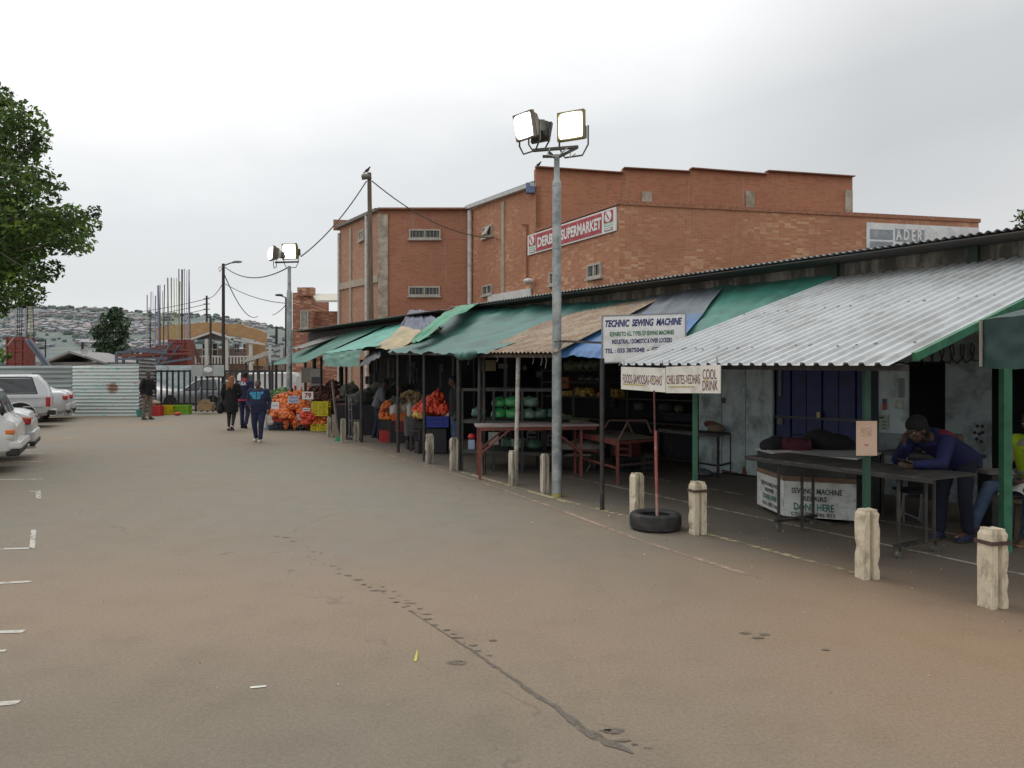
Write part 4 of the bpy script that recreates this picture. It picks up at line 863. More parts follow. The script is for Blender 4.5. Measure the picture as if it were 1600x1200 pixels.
# ------------------------------------------------------------------ signs
boardw = M('sign_board_white', (.80, .80, .79), .5, .06, 3, dirt=((.45, .44, .4), .3, 4)); inkn = M('navy_ink', (.03, .04, .16), .7); inkg = M('green_ink', (.05, .20, .09), .7); inkm = M('maroon_ink', (.13, .03, .04)); inky = M('ochre_ink', (.5, .38, .05))
Dm = G(870, 776).y-.30
ts = thing('hanging_sign', 'white TECHNIC SEWING MACHINE sign held out from the mast', 'sign', P(1006, 567, Dm)); c0 = P(941, 567, Dm); wS = 130*Dm/F; hS = 73*Dm/F; xd = V((1, -.0, .035)).normalized(); nn = V((0, -1, 0))
MB().box(c0+xd*wS/2+UP*hS/2, (wS, .03, hS), (xd, -nn, UP)).build('board', boardw, ts)
mb = MB()
for s_ in (0, 1): mb.box(c0+xd*(wS*s_)+UP*hS/2, (.02, .045, hS+.02), (xd, -nn, UP)); mb.box(c0+xd*wS/2+UP*(hS*s_), (wS, .042, .018), (xd, -nn, UP))
mb.build('frame', M('sign_frame', (.25, .26, .28), .5), ts)
o = c0+nn*.016
for body, x, z, w_, h_, mt in (('TECHNIC  SEWING  MACHINE', .035, .755, .92, .155, inkn), ('REPAIRS TO ALL TYPES OF SEWING MACHINES', .09, .555, .77, .10, inkg), ('INDUSTRIAL / DOMESTIC & OVER LOCKERS', .115, .39, .72, .10, inkn), ('TEL : 033 3875048  -  CELL', .03, .20, .70, .10, inkn)):
    text(body, o+xd*(wS*x)+UP*(hS*z), xd, UP, wS*w_, hS*h_, mt, ts, bold=.04 if z > .7 else .03, lift=.003, hand=.02, shear=.25 if z > .7 else 0)
MB().bar(V((G(870, 776).x, Dm+.28, P(0, 533, Dm+.3).z)), c0+UP*(hS*.43)+V((.05, .03, 0)), .03, .03).build('arm', dkm, ts)
MB().tube([V((G(870, 776).x-.05, Dm+.2, P(0, 533, Dm).z)), V((G(870, 776).x+.1, Dm+.2, P(0, 531, Dm).z)), V((G(870, 776).x+.02, Dm+.18, P(0, 545, Dm).z))], .009, 5).build('tie_wire', dkm, ts)
De = 8.9
for label, x0, x1, y0, y1, txts, dz in (('white hand painted FOODS board on the left under the awning', 971, 1040, 572, 608, [('FOODS-SAMOOSAS-VEDHAS', .05, .28, .88, .40, inkm)], 0), ('white CHILI BITES and COOL DRINK board right of its twin under the awning', 1041, 1126, 572, 614, [('CHILI BITES-VEDHAS', .02, .34, .63, .34, inkm), ('COOL', .70, .50, .24, .36, inkm), ('DRINK', .70, .10, .26, .36, inkm)], -.02)):
    c0 = onR(x0, y1, -.16); c9 = onR(x1, y1, -.16); ww = (V((c9.x, c9.y, 0))-V((c0.x, c0.y, 0))).length; hh_ = (y1-y0)*c0.y/F*.97; sgn = thing('eave_board', label, 'sign', c0+V((ww/2, 0, 0)))
    xd = (-U1+UP*(-.03 if dz == 0 else .015)).normalized(); n_ = -W1
    MB().box(c0+xd*ww/2+UP*hh_/2, (ww, .012, hh_), (xd, -n_, UP)).build('board', M('card_white', (.74, .71, .64), .8, .06, 3, dirt=((.4, .38, .32), .35, 4)), sgn)
    for body, x, z, w_, h_, mt in txts: text(body, c0+n_*.007+xd*(ww*x)+UP*(hh_*z), xd, UP, ww*w_, hh_*h_, mt, sgn, bold=.0, lift=.003, hand=.02)
    mb = MB(); mb.box(c0+n_*.011+xd*ww*.3+UP*(hh_*.24), (ww*.5, .002, .01), (xd, -n_, UP)); mb.box(c0+n_*.011+xd*ww*.75+UP*(hh_*.5), (.03, .002, .02), (xd, -n_, UP)); mb.build('ochre_underline', inky, sgn)
    mb = MB(); mb.tube([c0+UP*hh_+xd*.05, c0+UP*(hh_+.08)+xd*.05], .004, 4); mb.tube([c0+UP*hh_+xd*(ww-.05), c0+UP*(hh_+.08)+xd*(ww-.05)], .004, 4); mb.build('tie_wire', dkm, sgn)
ps = thing('notice_board', 'salmon coloured notice board fixed to the dark green awning pole', 'sign', P(1354, 712, 6.62)); c0 = P(1338, 712, 6.6); ww = 32*6.6/F; hh_ = 54*6.6/F; X_ = V((1, 0, .01)); 
MB().box(c0+X_*ww/2+UP*hh_/2, (ww, .01, hh_)).build('board', M('salmon_board', (.62, .45, .34), .8, .1, 3), ps)
mb = MB(); 
for k in range(4): 
    z = hh_*(.78-.06*k); pts = [c0+V((ww*(.2+.06*i), -.008, z+R_.uniform(-.012, .012))) for i in range(10)]; mb.tube(pts, .0016, 4)
mb.build('faint_scrawl', M('red_faint', (.5, .26, .2)), ps); MB().tube([c0+V((ww*(.38+.03*i), -.009, hh_*.33-.007*math.sin(i*.52)*1.0)) for i in range(7)], .0035, 4).build('red_mark', M('red_mark', (.4, .07, .05)), ps)
# tyre base sign stand
stt = thing('tyre_stand', 'old black tyre on the ground holding two thin upright pipes', 'tyre', G(1024, 828)); c = G(1024, 826)
rub = M('tyre_rubber', (.022, .022, .024), .75, .3, 8, .2, 60, dirt=((.10, .085, .07), .35, 5)); R0 = .285
MB().lathe(c, UP, [(.03, .17), (.0, .19), (-.0, .25), (.025, .28), (.06, R0), (.13, R0), (.165, .28), (.185, .25), (.18, .20), (.155, .175), (.15, .19), (.04, .19), (.03, .17)], 40).build('tyre', rub, stt, smooth=True)
mb = MB(); 
for z in (.065, .085, .105, .125): mb.lathe(c, UP, [(z, R0-.004), (z, R0+.0025), (z+.006, R0+.0025), (z+.006, R0-.004)], 40)
mb.build('tread', rub, stt)
MB().lathe(c, UP, [(.01, 0), (.012, .18), (.05, .19)], 24).build('concrete_fill', M('dark_fill', (.07, .06, .05)), stt)
mb = MB(); mb.tube([P(1026, 826, c.y-.02)+UP*.08, P(1022, 610, c.y+.05)], .011, 8); mb.build('thin_pipe', M('red_black_pipe', (.09, .03, .025), .6, .3, 4), stt, smooth=True)
mb = MB(); mb.tube([P(1027, 826, c.y-.06)+UP*.08, P(1024.5, 673, c.y-.06)], .016, 10); mb.build('stub_pipe', M('redwhite_pipe', (.48, .42, .36), .7, .2, 5, dirt=((.33, .05, .035), .8, 7), st=(1, 1, .6)), stt, smooth=True)
# ------------------------------------------------------------------ bollards
concm = M('cream_painted_concrete', (.66, .58, .43), .9, .12, 5, .7, 26, dirt=((.20, .15, .10), .34, 7), st=(1.6, 1.6, .7))
concb = M('weathered_bollard', (.54, .49, .40), .9, .2, 5, .7, 22, dirt=((.11, .08, .055), .55, 6), st=(2, 2, .45))
def bollard(label, px, base, h, w_, mat, rz=0, strap=False):
    g = G(px, base); t = thing('bollard', label, 'bollard', g, 'concrete bollards along the kerb')
    ca, sa = math.cos(rz), math.sin(rz); X = V((ca, sa, 0)); Y = V((-sa, ca, 0)); hw, hd = w_/2, w_*.42
    sec = [(-hw, -hd), (-.02, -hd), (-.013, -hd*.35), (.013, -hd*.35), (.02, -hd), (hw, -hd), (hw, hd), (.02, hd), (.013, hd*.35), (-.013, hd*.35), (-.02, hd), (-hw, hd)]
    mb = MB(); n = len(sec); vs = []; lv = [0, .1, .22, .34, .45, .55, .7, .84, .93, .975, 1.0]
    for j, v in enumerate(lv):
        k = 1 if v < .9 else (1-.06*(v-.9)/.075 if v < .975 else .80)
        for i, (x, y) in enumerate(sec):
            jit = .002 if abs(x) > .03 else .002
            ch_ = .8 if (abs(x) > .03 and R_.random() < .06) else 1
            vs.append(g+X*((x*k*ch_)+R_.uniform(-jit, jit))+Y*(y*k+R_.uniform(-jit, jit))+UP*(h*v+R_.uniform(-.004, .004)*(v > 0)))
    fs = [(j*n+i, j*n+(i+1) % n, (j+1)*n+(i+1) % n, (j+1)*n+i) for j in range(len(lv)-1) for i in range(n)]+[tuple((len(lv)-1)*n+i for i in range(n))]
    mb.add(vs, fs); mb.build('post', mat, t)
    if strap:
        sb = MB()
        for s_ in (-1, 1): sb.box(g+Y*(s_*(hd+.012))+UP*(h*.83), (w_+.03, .005, .028), (X, Y, UP)); sb.box(g+X*(s_*(hw+.012))+UP*(h*.83), (.005, w_*.84+.03, .028), (X, Y, UP))
        sb.build('strap', M('rusty_strap', (.075, .045, .035), .8, .3, 9), t)
    return t
for lab, px, base, hpx, wpx, mt, rz, st_ in (
    ('nearest cream bollard with a rusty strap, at the right edge', 1551, 948, 123, 38, concm, .25, True), ('cream bollard in front of the dark green pole with the salmon notice', 1355, 903, 108, 32, concm, .2, False),
    ('strapped cream bollard just right of the tyre', 1090, 834, 82, 26, concm, .3, True), ('cream bollard with dark groove just left of the tyre', 995, 807, 68, 22, concm, .5, False),
    ('narrow stained bollard immediately left of the tall mast', 851, 771, 62, 14, concb, .5, False), ('leaning looking bollard at the foot of the white awning pole', 801, 759, 55, 14, concb, .8, False),
    ('bollard behind the left legs of the red table', 753, 741, 50, 12, concb, .5, False), ('split stained bollard between the two black poles', 710, 735, 51, 16, concb, .4, False),
    ('pale bollard in front of the stall with the blue crate', 671, 724, 46, 14, concb, .4, False), ('wide bollard behind the hand trolley wheel', 557, 689, 30, 10, concb, .3, False),
    ('slim bollard left of the hand trolley', 536, 691, 37, 9.5, concb, .3, False), ('dirty bollard beside the yellow crates', 514, 683, 32, 7, concb, .4, False)):
    g = G(px, base); bollard(lab, px, base, hpx*g.y/F, wpx*g.y/F/(1.12+.3*abs(rz)), mt, rz, st_)
bp_ = thing('prop_board', 'grey splayed timber prop between the yellow crates and the slim bollard', 'prop', G(524, 684)); g = G(524, 684)
MB().prism([P(518, 648, g.y+.1), P(523, 648, g.y+.1), P(531, 683, g.y-.1), P(519, 684, g.y-.1)], (0, .06, 0)).build('board', M('grey_timber', (.22, .19, .15), .95, .3, 5), bp_); MB().bar(P(519, 596, g.y+.15), P(527, 670, g.y), .05, .04).build('strut', M('grey_timber', (.22, .19, .15)), bp_)
# ------------------------------------------------------------------ fences and the far left corner
def kfence(px): return 31.6
cs = M('dull_corrugated', (.30, .35, .345), .6, .2, 1.2, dirt=((.20, .22, .21), .5, 2), st=(.3, 1, 6))
def stripe_mat():
    m, nt, b = nodes('pale_striped_sheet'); g = N(nt, 'ShaderNodeNewGeometry'); mp_ = N(nt, 'ShaderNodeMapping', ins={'Scale': (1.7, .1, 9)}); nt.links.new(g.outputs['Position'], mp_.inputs[0])
    n1 = tex(nt, mp_.outputs[0], 1.5, 2, .5); mp2 = N(nt, 'ShaderNodeMapping', ins={'Scale': (1.5, .1, 9), 'Location': (9, 3, 4)}); nt.links.new(g.outputs['Position'], mp2.inputs[0]); n2 = tex(nt, mp2.outputs[0], 1.5, 2, .5)
    col = mixc(nt, ramp(nt, n1, [(.62, 0), (.68, .75)]).outputs[0], (.56, .62, .60), (.12, .50, .43)); col = mixc(nt, ramp(nt, n2, [(.66, 0), (.70, .7)]).outputs[0], col, (.65, .20, .17))
    sp_ = N(nt, 'ShaderNodeSeparateXYZ'); nt.links.new(g.outputs['Position'], sp_.inputs[0])
    ln = N(nt, 'ShaderNodeVectorMath', operation='DISTANCE', ins={1: (P(175, 607, 31.4).x, 31.4, P(175, 607, 31.4).z)}); nt.links.new(g.outputs['Position'], ln.inputs[0]); n3 = tex(nt, g.outputs['Position'], 6, 5, .7)
    ad_ = N(nt, 'ShaderNodeMath', operation='MULTIPLY_ADD', ins={1: .7, 2: 0}); nt.links.new(n3, ad_.inputs[0]); nt.links.new(ln.outputs['Value'], ad_.inputs[2])
    col = mixc(nt, ramp(nt, ad_.outputs[0], [(.52, .9), (.64, 0)]).outputs[0], col, (.22, .10, .05))
    nt.links.new(col, b.inputs['Base Color']); b.inputs['Roughness'].default_value = .5; return m
def hcorr(x0, y0, x1, y1, ztop0, ztop1, pitch=.142, amp=.03, zb=.02):
    mb = MB(); n_ = int(2.2/pitch*8); nx = 12; d = V((x1-x0, y1-y0, 0)).normalized(); nrm = V((d.y, -d.x, 0))
    def fn(u, v):
        zt = ztop0*(1-u)+ztop1*u; z = zb+(zt-zb)*v; return V((x0+(x1-x0)*u, y0+(y1-y0)*u, z))+nrm*(amp*math.sin(2*math.pi*z/pitch)+.02*noise.noise(V((u*4, v*3, x0))))
    mb.grid(fn, nx, n_); return mb
fX = lambda px, D: (px-CX)/F*D
f1 = thing('corrugated_fence', 'dull grey green corrugated iron fence behind the parked cars', 'fence', (fX(40, 31.6), 31.6, 0))
hcorr(fX(-260, 31.6), 31.6, fX(112, 31.6), 31.6, 2.12, 2.16, .2, .03).build('sheet', cs, f1, smooth=True, thick=.01)
f2 = thing('corrugated_fence', 'bright white corrugated iron fence panel with faint red and green marks and a rust spot', 'fence', (fX(165, 31.4), 31.4, 0))
hcorr(fX(112, 31.4), 31.45, fX(217, 31.4), 31.4, 2.14, 2.22, .145, .032).build('sheet', stripe_mat(), f2, smooth=True, thick=.01)
f3 = thing('corrugated_fence', 'narrow angled corrugated sheet between the white panel and the palisade', 'fence', (fX(229, 32.5), 32.5, 0))
hcorr(fX(218, 31.6), 31.6, fX(243, 34.5), 34.5, 2.45, 2.5, .16, .03).build('sheet', M('mid_corrugated', (.22, .23, .23), .6, .2, 2, st=(.3, 1, 5)), f3, smooth=True, thick=.01)
pf = thing('palisade_fence', 'dark steel palisade fence with upright bars in front of the far cars', 'fence', (fX(340, 34.5), 34.5, 0)); pm = M('palisade_steel', (.035, .038, .04), .6)
for px in range(243, 452, 9):
    x = fX(px, 34.5); MB().box(V((x, 34.5, 1.02)), (.09, .03, 1.95)).build('bar', pm, pf)
for z in (.42, 1.94): MB().box(V((fX(346, 34.5), 34.55, z)), (fX(452, 34.5)-fX(240, 34.5), .05, .08)).build('rail', pm, pf)
bd = thing('fence_board', 'pair of faded notice boards on the palisade fence with a white oval between', 'sign', P(325, 588, 34.4)); 
for x0, x1 in ((299, 317), (333, 350)): MB().box(P((x0+x1)/2, 579, 34.38), ((x1-x0)*34.4/F, .03, .52)).build('board', M('board_grey', (.40, .43, .42), .7, .1, 3), bd)
MB().box(P(325, 579, 34.40), (.50, .03, .5)).build('backing', M('board_dim', (.30, .31, .31)), bd); MB().ell(P(325, 578, 34.37), (.21, .02, .13)).build('oval', M('oval_white', (.7, .7, .68)), bd)
# corrugated roofed building beyond the fence
gh = thing('low_roofed_house', 'low house with a shallow grey gabled roof beyond the corrugated fence', 'house', (fX(110, 52), 52, 0)); D = 52.0
MB().box(V((fX(112, D), D+2, 1.35)), (7.6, 4, 2.7)).build('wall', M('dim_wall', (.20, .19, .18), .9), gh)
MB().prism([P(50, 572, D-.4), P(108, 548, D-.4), P(165, 566, D-.4), P(165, 569, D-.4), P(108, 551.5, D-.4), P(50, 576, D-.4)], (0, 5, 0)).build('roof', M('dim_roof', (.27, .26, .25), .8, .15, 2), gh)
MB().lathe(P(133, 551, D-.5), V((.2, -1, .3)), [(0, .0), (.02, .22), (.06, .27), (.05, .2)], 16).build('satellite_dish', M('dish', (.45, .46, .46)), gh)
# house with tan roof
D = 58.0; ho = thing('house', 'brick house with stepped orange roof, white gable trim and a balustraded veranda', 'house', (fX(350, D), D, 0))
orr = M('tan_roof_tiles', (.44, .27, .13), .8, .15, 2, .3, 30, dirt=((.36, .21, .10), .5, 3)); wh = M('house_white', (.58, .57, .54), .8, .08, 3); brm = M('house_brick', (.22, .15, .115), .9, .2, 3)
MB().box(V((fX(355, D), D+3, 1.9)), (fX(412, D)-fX(300, D), 6, 3.9)).build('wall', brm, ho)
MB().prism([P(243, 534, D+1), P(243, 512, D+1), P(262, 509, D+1), P(305, 505, D+1), P(322, 503, D+1), P(355, 506, D+1), P(376, 506, D+1), P(390, 512, D+1), P(402, 514, D+1), P(413, 519, D+1), P(414, 540, D+1), P(400, 532, D+1), P(328, 519, D+1), P(300, 530, D+1)], (0, .6, 0)).build('roof', orr, ho)
MB().prism([P(385, 533, D-.2), P(414, 538, D-.2), P(414, 572, D-.2), P(385, 572, D-.2)], (0, .2, 0)).build('side_wall', orr, ho)
MB().prism([P(299, 530, D-.6), P(332, 519, D-.6), P(364, 530, D-.6)], (0, .8, 0)).build('gable', M('gable_dark', (.10, .085, .08)), ho)
mb = MB(); mb.bar(P(297, 531, D-.8), P(332, 519, D-.8), .3, .14); mb.bar(P(332, 519, D-.8), P(366, 531, D-.8), .3, .14); mb.bar(P(362, 530, D-.8), P(414, 538, D-.8), .3, .14); mb.bar(P(243, 534, D+.7), P(300, 530, D+.7), .2, .18); mb.build('gable_trim', wh, ho)
for px in (303, 329, 360, 397): MB().box(V((fX(px, D), D-.7, 3.3)), (.24, .24, 2.6 if px != 397 else 2.3)).build('column', wh, ho)
mb = MB()
for px in range(306, 397, 5): mb.box(P(px, 563, D-.7), (.1, .1, .55))
mb.bar(P(302, 557, D-.7), P(397, 557, D-.7), .12, .10); mb.build('balustrade', wh, ho)
for x0, x1, y0, y1 in ((316, 340, 536, 556), (366, 374, 537, 552), (380, 388, 537, 552)):
    f = MB().box(P((x0+x1)/2, (y0+y1)/2, D-.03), ((x1-x0)*D/F, .06, (y1-y0)*D/F)).build('window', wh, ho); n_ = 3 if x1-x0 > 12 else 2
    mb = MB()
    for i in range(n_):
        for j in range(2): mb.box(P(x0+(x1-x0)*(i+.5)/n_, y0+(y1-y0)*(j+.5)/2, D-.07), ((x1-x0)/n_*.78*D/F, .04, (y1-y0)/2*.8*D/F))
    mb.build('pane', glass, f)
mb = MB(); mb.tube([P(301, 537, D-1), P(306, 551, D-1), P(312, 566, D-1)], .12, 6); mb.build('downpipe', M('pipe_dark', (.1, .05, .04)), ho)
lt = thing('awning_shelter', 'pale flat shelter roof right of the house behind the fence', 'roof', P(400, 590, 40)-UP*1.6)
MB().prism([P(377, 563, 40), P(418, 548, 40), P(430, 552, 40), P(380, 567, 40)], (0, .8, .02)).build('roof', M('shelter_pale', (.46, .44, .40), .8), lt)
for px in (384, 402, 420): MB().tube([P(px, 560, 40.2), V((fX(px, 40), 40.2, 0))], .05, 6).build('post', wood_d, lt)
wb = thing('hand_lettered_board', 'small white sign with dark scrawl left of the second mast', 'sign', P(432, 588, 30)-UP*1.6); MB().box(P(431, 553, 30), (.58, .04, .72)).build('board', M('board_pale', (.50, .52, .52), .7), wb)
mb = MB()
for k in range(4):
    z = 540+k*8; mb.tube([P(424+i*1.3, z+R_.uniform(-2.6, 2.6), 29.95) for i in range(11)], .022, 4)
mb.build('scrawl', M('scrawl_grey', (.16, .17, .18)), wb); MB().tube([P(431, 568, 30), V((fX(431, 30), 30, 0))], .04, 6).build('post', wood_d, wb)
# unfinished columns with red shuttering and tall bars
redf = M('red_shutter', (.26, .06, .045), .8, .3, 2, dirt=((.15, .075, .06), .6, 2)); bluf = M('blue_prop', (.11, .125, .16), .6); steelr = [M('bar_black', (.03, .03, .032)), M('bar_grey', (.42, .43, .42)), M('bar_yellow', (.36, .36, .12)), M('bar_violet', (.30, .29, .42)), M('bar_dark', (.08, .08, .08))]
def column_(label, x0, x1, ytop, ybot, D, barlist):
    t = thing('formwork_column', label, 'formwork', (fX((x0+x1)/2, D), D, 0)); xm = fX((x0+x1)/2, D); wd = (x1-x0)*D/F; zt = P(0, ytop, D).z
    MB().box(V((xm, D, zt/2)), (wd, wd*.8, zt)).build('shutter', redf, t)
    mb = MB()
    for k in range(5): mb.box(V((xm, D-wd*.42, zt*(.3+.165*k))), (wd*1.08, .06, .09))
    for s_ in (-.5, -.1, .3, .5): mb.box(V((xm+s_*wd, D-wd*.43, zt/2)), (.07, .08, zt))
    mb.build('waler', M('waler_red', (.22, .05, .045)), t)
    for px, yt, ci, wp in barlist: MB().tube([V((fX(px, D), D+R_.uniform(-.15, .15), zt-.2)), P(px, yt, D)], max(.012, wp*D/F/2), 6).build('rebar', steelr[ci], t)
    return t
column_('red shuttered column with tall bare bars under the leafy tree', 19, 48, 527, 590, 44, [(18, 470, 1, 1.5), (24, 465, 1, 2), (28, 468, 0, 1.2), (31, 465, 4, 1.4), (35, 465, 0, 1.4), (39, 468, 1, 2.6), (44, 465, 0, 1.5), (48, 470, 2, 1.6), (51, 468, 4, 1.6)])
column_('red shuttered column with the tallest cluster of bars, in front of the house', 270, 299, 531, 575, 44, [(272, 435, 2, 1.2), (276, 434, 1, 1), (279.5, 420, 0, 1.6), (281, 440, 2, 2), (284.5, 421, 0, 2.6), (288, 420, 3, 1.4), (292, 422, 1, 1), (295.5, 421, 3, 2), (296, 440, 0, 1.2)])
column_('second shuttered column with shorter bars left of the tallest cluster', 248, 266, 540, 575, 48, [(250, 445, 4, 1.4), (254, 455, 2, 1), (257, 445, 0, 1.6), (262, 434, 3, 2.4), (262, 450, 0, 1.2), (267, 434, 1, 1), (268, 434, 2, 1.8)])
column_('leftmost bars and low shutter of the three column group', 227, 245, 545, 575, 50, [(230, 461, 1, 2), (236, 456, 0, 1.2), (239, 456, 1, .8), (243, 462, 3, 2), (247, 446, 3, 3.2), (250, 455, 4, 1.4), (233, 480, 4, 1)])
scf = thing('scaffolding', 'blue and red horizontal scaffold beams left of the tall bars', 'scaffolding', (fX(230, 43), 43, 0))
for (x0, y0, x1, y1, ci) in ((182, 551, 262, 547, 1), (185, 556, 300, 552, 0), (195, 549, 255, 543, 1), (180, 561, 262, 560, 1), (225, 571, 300, 560, 1), (240, 577, 268, 535, 1), (255, 575, 280, 540, 1), (182, 550, 182, 600, 1), (193, 550, 193, 600, 1), (215, 545, 215, 600, 1), (205, 552, 235, 565, 0), (200, 547, 262, 552, 1), (210, 560, 260, 554, 0), (238, 545, 300, 547, 0), (230, 552, 255, 570, 1)):
    D_ = 43+R_.uniform(-.6, .6); MB().bar(P(x0, y0, D_), P(x1, y1, D_), .12, .12).build('beam', (redf, bluf)[ci], scf)
shs = thing('sheet_fence', 'pale sheeting fence standing behind the palisade bars and far cars', 'fence', (fX(290, 42), 42, 0))
for k_, (x0, x1) in enumerate(((244, 262), (262.5, 281), (281.5, 300), (300.5, 320))): MB().box(P((x0+x1)/2, 606, 42)+V((0, (k_ % 2)*.04, 0)), ((x1-x0)*42/F, .03, 2.55)).build('sheet', M('sheeting', (.42, .50, .50), .7, .12, 1.5, dirt=((.25, .30, .30), .5, 2), st=(1, 1, 3)), shs)
pr = thing('raking_prop', 'blue raking prop leaning against the left red column', 'prop', (fX(60, 42.5), 42.5, 0))
for dx in (0, 6): MB().bar(P(40+dx, 530, 42.5), P(74+dx, 575, 42), .13, .13).build('strut', bluf, pr)
MB().bar(P(12, 540, 43), P(22, 527, 43), .08, .08).build('strut', M('timber_pale', (.3, .24, .18)), pr)
# crates and boxes at the fence
# ------------------------------------------------------------------ crates, sacks and fruit
def crate_mb(w_, d, h, c=V((0, 0, 0)), bars=3, solid=False, ax=None):
    X, Y, Z = ax or (V((1, 0, 0)), V((0, 1, 0)), UP); mb = MB(); t = .018
    def B(x, y, z, a, b, c_): mb.box(c+X*x+Y*y+Z*z, (a, b, c_), (X, Y, Z))
    B(0, 0, .012, w_-.03, d-.03, .018)
    for sx in (-1, 1):
        for sy in (-1, 1): B(sx*(w_/2-.025), sy*(d/2-.025), h/2, .05, .05, h)
    for k in range(bars):
        z = h*(.1+.80*k/(bars-1)); hh = h*.16 if k != bars-1 else h*.2
        for s_ in (-1, 1): B(0, s_*(d/2-.012), z, w_-.1, t, hh); B(s_*(w_/2-.012), 0, z, t, d-.1, hh)
    for s_ in (-1, 1):
        for x in (-.22, 0, .22): B(x*w_, s_*(d/2-.014), h/2, .03, t*.8, h*.8)
    if solid: 
        for s_ in (-1, 1): B(0, s_*(d/2-.03), h*.5, w_-.1, .006, h*.8); B(s_*(w_/2-.03), 0, h*.5, .006, d-.1, h*.8)
    return mb
def rotax(rz): return (V((math.cos(rz), math.sin(rz), 0)), V((-math.sin(rz), math.cos(rz), 0)), UP)
CR = {'red': (.50, .035, .03), 'black': (.025, .026, .028), 'yellow': (.60, .50, .015), 'blue': (.015, .035, .30), 'green': (.20, .42, .02), 'orange': (.62, .13, .02), 'maroon': (.20, .035, .035), 'ltblue': (.17, .30, .52), 'grey': (.12, .13, .125)}
def crate(label, loc, size, colr, rz=0, bars=3, solid=False, group=None, ax=None):
    mb = crate_mb(size[0], size[1], size[2], V(loc), bars, solid, ax or rotax(rz))
    return tag(mb.build('plastic_crate', M('crate_'+colr, CR[colr], .5, .12, 4, dirt=(tuple(x*.4 for x in CR[colr]), .3, 6)), origin=loc), label, 'crate', group)
def fruit_pile(mb, c, r, fr, n, rnd, flat=True):
    """fruit lying over an ellipsoidal mound, layer on layer"""
    k = 0
    while k < n:
        d = V((rnd.gauss(0, 1), rnd.gauss(0, 1), rnd.gauss(0, 1))).normalized(); 
        if d.z < -.35: continue
        p = V(c)+V((d.x*r[0], d.y*r[1], max(0, d.z)*r[2] if flat else d.z*r[2]))*rnd.uniform(.9, 1.02); s = fr*1.25*rnd.uniform(.85, 1.15)
        mb.cur = rnd.randrange(3); mb.ell(p, (s, s, s*.95), n=10, m=6); k += 1
    mb.cur = 3; mb.ell(c, (r[0]*.86, r[1]*.86, r[2]*.86), n=12, m=8); mb.cur = 0
core_o = M('gap_shade_orange', (.16, .03, .01)); core_b = M('gap_shade_brown', (.05, .03, .015)); core_g = M('gap_shade_green', (.02, .05, .015))  # dark filler inside each pile, shade of the gaps put into its colour
OR = [M('orange_a', (.62, .15, .025), .5, .15, 9), M('orange_b', (.70, .21, .04), .5, .15, 9), M('orange_c', (.50, .095, .02), .5, .15, 9), core_o]
RD = [M('tomato_a', (.62, .055, .02), .4, .15, 9), M('tomato_b', (.70, .10, .035), .4, .15, 9), M('tomato_c', (.50, .035, .02), .4, .15, 9), core_o]
PT = [M('potato_a', (.34, .24, .12), .8, .2, 9), M('potato_b', (.42, .30, .16), .8, .2, 9), M('potato_c', (.24, .165, .09), .8, .2, 9), core_b]
ON = [M('onion_a', (.10, .028, .02), .6, .2, 9), M('onion_b', (.15, .05, .03), .6, .2, 9), M('onion_c', (.065, .022, .018), .6, .2, 9), core_b]
GRN = [M('cabbage_a', (.10, .22, .06), .6, .2, 5), M('cabbage_b', (.17, .30, .10), .6, .2, 5), M('cabbage_c', (.05, .12, .035), .6, .2, 5), core_g]
YL = [M('squash_a', (.50, .33, .06), .5, .15, 5), M('squash_b', (.58, .42, .12), .5, .15, 5), M('squash_c', (.42, .23, .05), .5, .15, 5), core_b]
PK = [M('pumpkin_a', (.15, .17, .12), .6, .2, 5), M('pumpkin_b', (.20, .20, .13), .6, .2, 5), M('pumpkin_c', (.11, .13, .09), .6, .2, 5), core_g]
def pile(name, label, cat, loc, r, fr, n, mats, seed=0, group=None, knot=None):
    rnd = random.Random(seed+n); mb = MB(); fruit_pile(mb, V(loc), r, fr, n, rnd); 
    if knot: 
        mb.cur = 0; mb.cone(V(loc)+UP*r[2]*.8, V(loc)+UP*(r[2]+knot)+V((.02, 0, 0)), .05, .012)
    return tag(mb.build(name, mats, smooth=True), label, cat, group)
# far orange stall: depth about 23
D = 23.4; ppm = F/D
def Q(px, py, dd=0): return P(px, py, D+dd)
def gl(px, dd=0, z=0): return V(((px-CX)/F*(D+dd), D+dd, z))
crate('black crate on the ground left under the red crate', gl(436), (.52, .4, .27), 'black'); crate('black crate on the ground right under the red crate, partly behind carrots', gl(462, .05), (.5, .4, .27), 'black')
crate('red crate full of oranges on top of the black crates', gl(445, 0, .275), (.62, .42, .26), 'red', 0, 3, True)
crate('pale blue crate on the ground at the left end of the orange stall', gl(426, .5), (.3, .35, .27), 'ltblue')
ts_ = thing('display_table', 'dark trestle table under the heap of orange nets', 'table', gl(465, .9)); MB().box(gl(470, .95, .52), (2.4, 1.3, .05)).build('tabletop', M('ply_dark', (.09, .07, .05), .9), ts_)
for sx in (-1, 1):
    for sy in (-1, 1): MB().box(gl(470, .95, .248)+V((sx*1.1, sy*.5, 0)), (.06, .06, .495)).build('leg', M('ply_dark', (.09, .07, .05)), ts_)
k = 0
